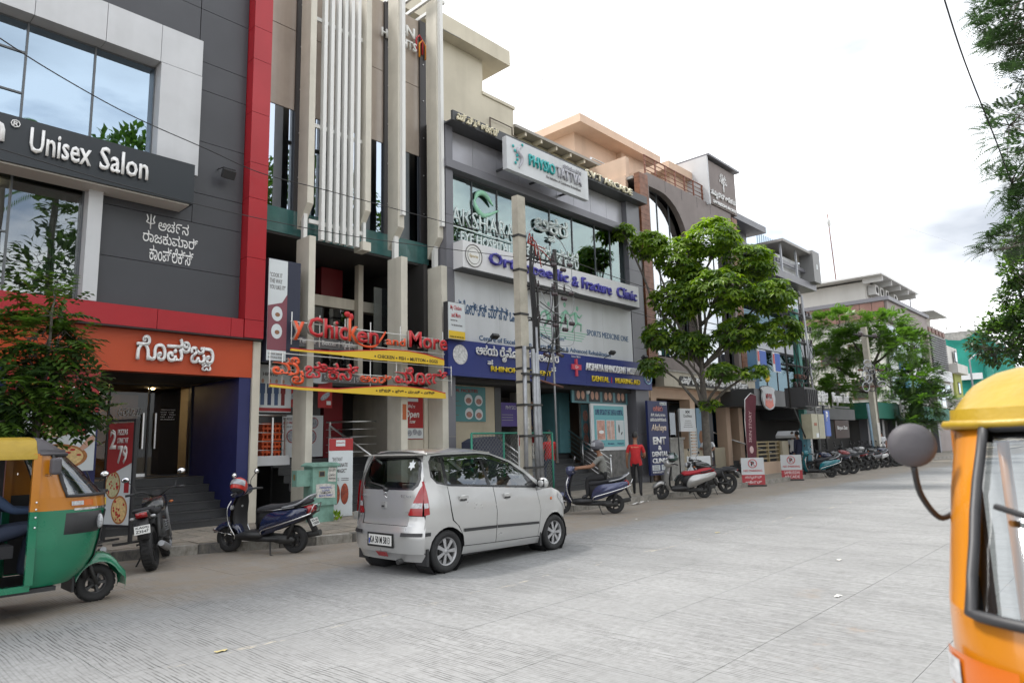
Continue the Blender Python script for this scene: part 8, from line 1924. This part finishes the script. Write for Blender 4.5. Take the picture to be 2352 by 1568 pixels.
c_red = M('shirt_red', (.46, .018, .022), .8, nz=(9, .15)); c_blk = M('trousers_black', (.016, .016, .018), .85); c_gry = M('tshirt_grey', (.20, .20, .185), .9, nz=(45, .45)); c_wht = M('shirt_white', (.62, .62, .64), .8); c_nvy = M('shirt_navy', (.02, .022, .05), .85); c_teal = M('shirt_teal', (.01, .27, .25), .8); c_blu = M('shirt_blue', (.035, .06, .12), .85); c_jean = M('jeans_blue', (.05, .065, .11), .85); c_drk = M('cloth_dark', (.03, .03, .035), .9)
walk = dict(knl=(.16, .10, .50), anl=(.28, .11, .10), tol=(.42, .12, .06), knr=(.0, -.10, .50), anr=(-.22, -.11, .12), tor=(-.10, -.12, .03), elr=(.04, -.25, 1.12), wrr=(.2, -.2, 1.05), har=(.27, -.17, 1.08), ell=(-.04, .24, 1.12), wrl=(.05, .26, .90), hal=(.08, .26, .82))
pr_, _ = person('man in red polo shirt and black trousers walking past the clinic totem', (16.55, 10.80, .13), R(28), walk, c_red, c_blk, m_plast)
for s in (-1, 1): pass
text('shirt_print', 'My Chicken', M('print_cream', (.7, .55, .3), .7), pr_, (-.172, .10, 1.33), width=.2, height=.035, depth=.002, right=(0, -1, 0))
person('man in red shirt climbing the clinic steps', (16.6, 14.0, .28), R(62), dict(knl=(.2, .1, .62), anl=(.16, .11, .26), tol=(.3, .12, .2)), c_red, c_jean)
# rider on the grey blue scooter (faces the kerb)
sit = dict(pel=(-.02, 0, .86), chest=(.06, 0, 1.14), neck=(.11, 0, 1.36), head=(.15, 0, 1.48), shl=(.1, .18, 1.29), shr=(.1, -.18, 1.29), ell=(.30, .24, 1.08), elr=(.30, -.24, 1.08), wrl=(.56, .27, 1.06), wrr=(.56, -.27, 1.06), hal=(.64, .28, 1.05), har=(.64, -.28, 1.05), hipl=(.02, .11, .84), hipr=(.02, -.11, .84), knl=(.42, .14, .80), knr=(.42, -.14, .80), anl=(.42, .14, .42), anr=(.40, -.14, .42), tol=(.56, .14, .37), tor=(.54, -.14, .37))
l, a = RID; m_ = Matrix.Translation(Vector(l)) @ Matrix.Rotation(a, 4, 'Z'); 
pr_, hc = person('man in grey t-shirt with grey helmet seated on the grey blue scooter', m_ @ Vector((.20, 0, .0)), a, sit, c_gry, c_blk, m_plast, hair=False)
helmet('grey open face helmet worn by the scooter rider', m_ @ (Vector((.20, 0, 0)) + hc + Vector((-.012, 0, -.075))), a, M('helmet_grey', (.09, .09, .11), .35, coat=.4), -4)
# man with child
pr_, _ = person('man in white shirt holding a small child by the slatted gate', (24.3, 12.6, .13), R(195), dict(elr=(.1, -.26, 1.15), wrr=(.28, -.10, 1.15), har=(.3, 0, 1.15), ell=(.1, .26, 1.15), wrl=(.28, .12, 1.08), hal=(.3, .04, 1.05), head=(.06, 0, 1.59)), c_wht, c_nvy)
person('small child in teal shirt held in the arms of the man', (24.0, 12.48, .62), R(200), dict(pel=(0, 0, .95), hipl=(0, .08, .92), hipr=(0, -.08, .92), knl=(.2, .1, .85), knr=(.2, -.1, .85), anl=(.22, .1, .55), anr=(.22, -.1, .55), tol=(.3, .1, .5), tor=(.3, -.1, .5)), c_teal, M('child_red', (.4, .05, .05), .8), scale=.62)
# seated driver in car, rickshaw driver
drv = dict(pel=(0, 0, .55), chest=(-.06, 0, .84), neck=(-.08, 0, 1.05), head=(-.06, 0, 1.18), shl=(-.04, .18, .98), shr=(-.04, -.18, .98), ell=(.16, .24, .80), elr=(.16, -.24, .80), wrl=(.36, .12, .96), wrr=(.36, -.12, .96), hal=(.44, .10, 1.0), har=(.44, -.10, 1.0), hipl=(.04, .1, .54), hipr=(.04, -.1, .54), knl=(.42, .12, .62), knr=(.42, -.12, .62), anl=(.66, .12, .34), anr=(.66, -.12, .34), tol=(.78, .12, .36), tor=(.78, -.12, .36))
cm_ = Matrix.Translation((6.123, 7.698, 0)) @ Matrix.Rotation(R(1.97), 4, 'Z')
person('driver with hands on the wheel inside the silver car', cm_ @ Vector((1.13, -.34, .06)), R(1.97), drv, c_drk, c_drk)
rd_ = {k: (v[0], v[1], v[2] + .28) for k, v in drv.items()}; rd_.update(anl=(.34, .14, .40), anr=(.34, -.14, .40), tol=(.46, .14, .37), tor=(.46, -.14, .37), wrl=(.40, .26, 1.06), wrr=(.40, -.26, 1.06), hal=(.48, .28, 1.07), har=(.48, -.28, 1.07))
person('driver in dark blue shirt at the bar of the left auto rickshaw', (2.60 - 1.02, 9.05, .0), 0, rd_, c_blu, c_jean, sleeve='long')
# people down the street
person('man in navy shirt standing with his back turned by the transformer', (30.4, 11.5, .13), R(70), {}, c_nvy, c_nvy, sleeve='long'); person('person in white shirt seated behind the beige terrace wall', (33.9, 13.2, .13), R(200), {k: (v[0], v[1], v[2]) for k, v in drv.items()}, c_wht, c_drk)
person('man in white shirt standing near the transformer legs', (31.9, 12.3, .13), R(200), {}, c_wht, c_nvy); person('man in teal shirt standing by the brick wall', (45.2, 11.4, .13), R(-20), {}, c_teal, c_drk); person('man in white shirt beside the man in teal', (44.3, 11.9, .13), R(30), {}, c_wht, c_jean)
person('man in dark shirt in the clinic doorway', (17.9, 15.9, 1.42), R(-60), {}, c_nvy, c_drk)
# chain link fence round the pole
fn = thing('chain_link_fence', 'green framed chain link fence around the foot of the power pole', 'fence', (14.5, 13.2, .13)); m_fg2 = M('fence_green', (.03, .22, .15), .6); m_link = M('mesh_wire', (.22, .23, .22), .5, metal=.5)
FX0, FX1, FY, FZ0, FZ1 = 12.3, 15.55, 13.0, .15, 1.95
for x in (12.3, 13.5, 15.55): adopt(MB().tube([(x, FY, .1), (x, FY, FZ1)], .03, 8).build('post', m_fg2), fn)
for z in (FZ0 + .05, FZ1): adopt(MB().tube([(FX0, FY, z), (FX1, FY, z)], .025, 8).build('rail', m_fg2), fn)
ml = MB(); st_ = .12; k = FX0 - (FZ1 - FZ0)
while k < FX1:
    x0, x1 = max(k, FX0), min(k + (FZ1 - FZ0), FX1)
    if x1 > x0: ml.tube([(x0, FY, FZ0 + x0 - k), (x1, FY, FZ0 + x1 - k)], .005, 4, cap=False); ml.tube([(x0, FY + .008, FZ1 - (x0 - k)), (x1, FY + .008, FZ1 - (x1 - k))], .005, 4, cap=False)
    k += st_
o = adopt(ml.build('wire_mesh', m_link), fn); o['kind'] = 'stuff'
# dark awning box between, water tank etc.
bx_ = thing('navy_cabinet', 'dark navy metal cabinet with sloping top left of the chain link fence', 'cabinet', (13.6, 13.9, .13)); MB().prism([(-.55, -.02), (.55, -.02), (.55, 1.55), (.2, 1.75), (-.3, 1.7), (-.55, 1.6)], -.3, .3, 'y').bevel(.02, 1).build('housing', M('cabinet_navy', (.035, .04, .07), .5), bx_); MB().box(-.5, .5, -.31, -.3, .1, 1.5).build('door', M('cabinet_navy2', (.045, .05, .085), .5), bx_)
# litter
rl_ = random.Random(9)
for k, (x, y, lab) in enumerate(((16.0, 10.35, 'crumpled white cloth lying at the kerb behind the scooter'), (15.4, 10.2, 'torn white paper lying near the kerb'), (12.6, 8.3, 'small flat paper scrap on the road past the car'), (9.8, 3.3, 'folded paper scrap on the near road'), (7.6, 2.6, 'thin white paper curl on the near road'), (2.62, 5.85, 'dry leaf lying on the centre joint'), (11.5, 5.9, 'yellow wrapper on the centre line'))):
    o = thing('litter', lab, 'litter', (x, y, .004)); rows = [[(.05 * i * (1.6 if k < 2 else 1) + rl_.uniform(-.015, .015), .04 * j_ + rl_.uniform(-.015, .015), rl_.uniform(0, .05 if k < 2 else .018)) for i in range(6)] for j_ in range(4)]
    rows = [[(a_ * (1 if k < 2 else .42), b_ * (1 if k < 2 else .42), c_ * (1 if k < 2 else .5)) for a_, b_, c_ in r_] for r_ in rows]
    MB().grid(rows).build('scrap', M('litter_%d' % (k > 4), (.62, .6, .57) if k < 5 else (.5, .42, .2), .8), o)
st_ = thing('stone_block', 'broken concrete block beside the standee at the utility box', 'stone', (8.95, 12.9, .13), R(20)); b = MB().box(-.22, .22, -.12, .12, -.01, .16).bevel(.03, 1)
for v in b.bm.verts: v.co += Vector((rl_.uniform(-.02, .02), rl_.uniform(-.02, .02), rl_.uniform(-.01, .01)))
b.build('block', m_conc, st_)
wd = thing('weed', 'small green weed growing at the foot of the utility box', 'plant', (8.22, 12.82, .13)); lv_ = Leaves()
for k in range(26):
    d = Vector((rl_.uniform(-1, 1), rl_.uniform(-1, 1), rl_.uniform(.5, 1.6))).normalized(); lv_.leaf(Vector((rl_.uniform(-.06, .06), rl_.uniform(-.06, .06), rl_.uniform(0, .16))), d, Vector((0, 0, 1)), .12, .03)
lv_.build('leaves', lf_a, wd)
bpy.data.scenes.remove(SCR)
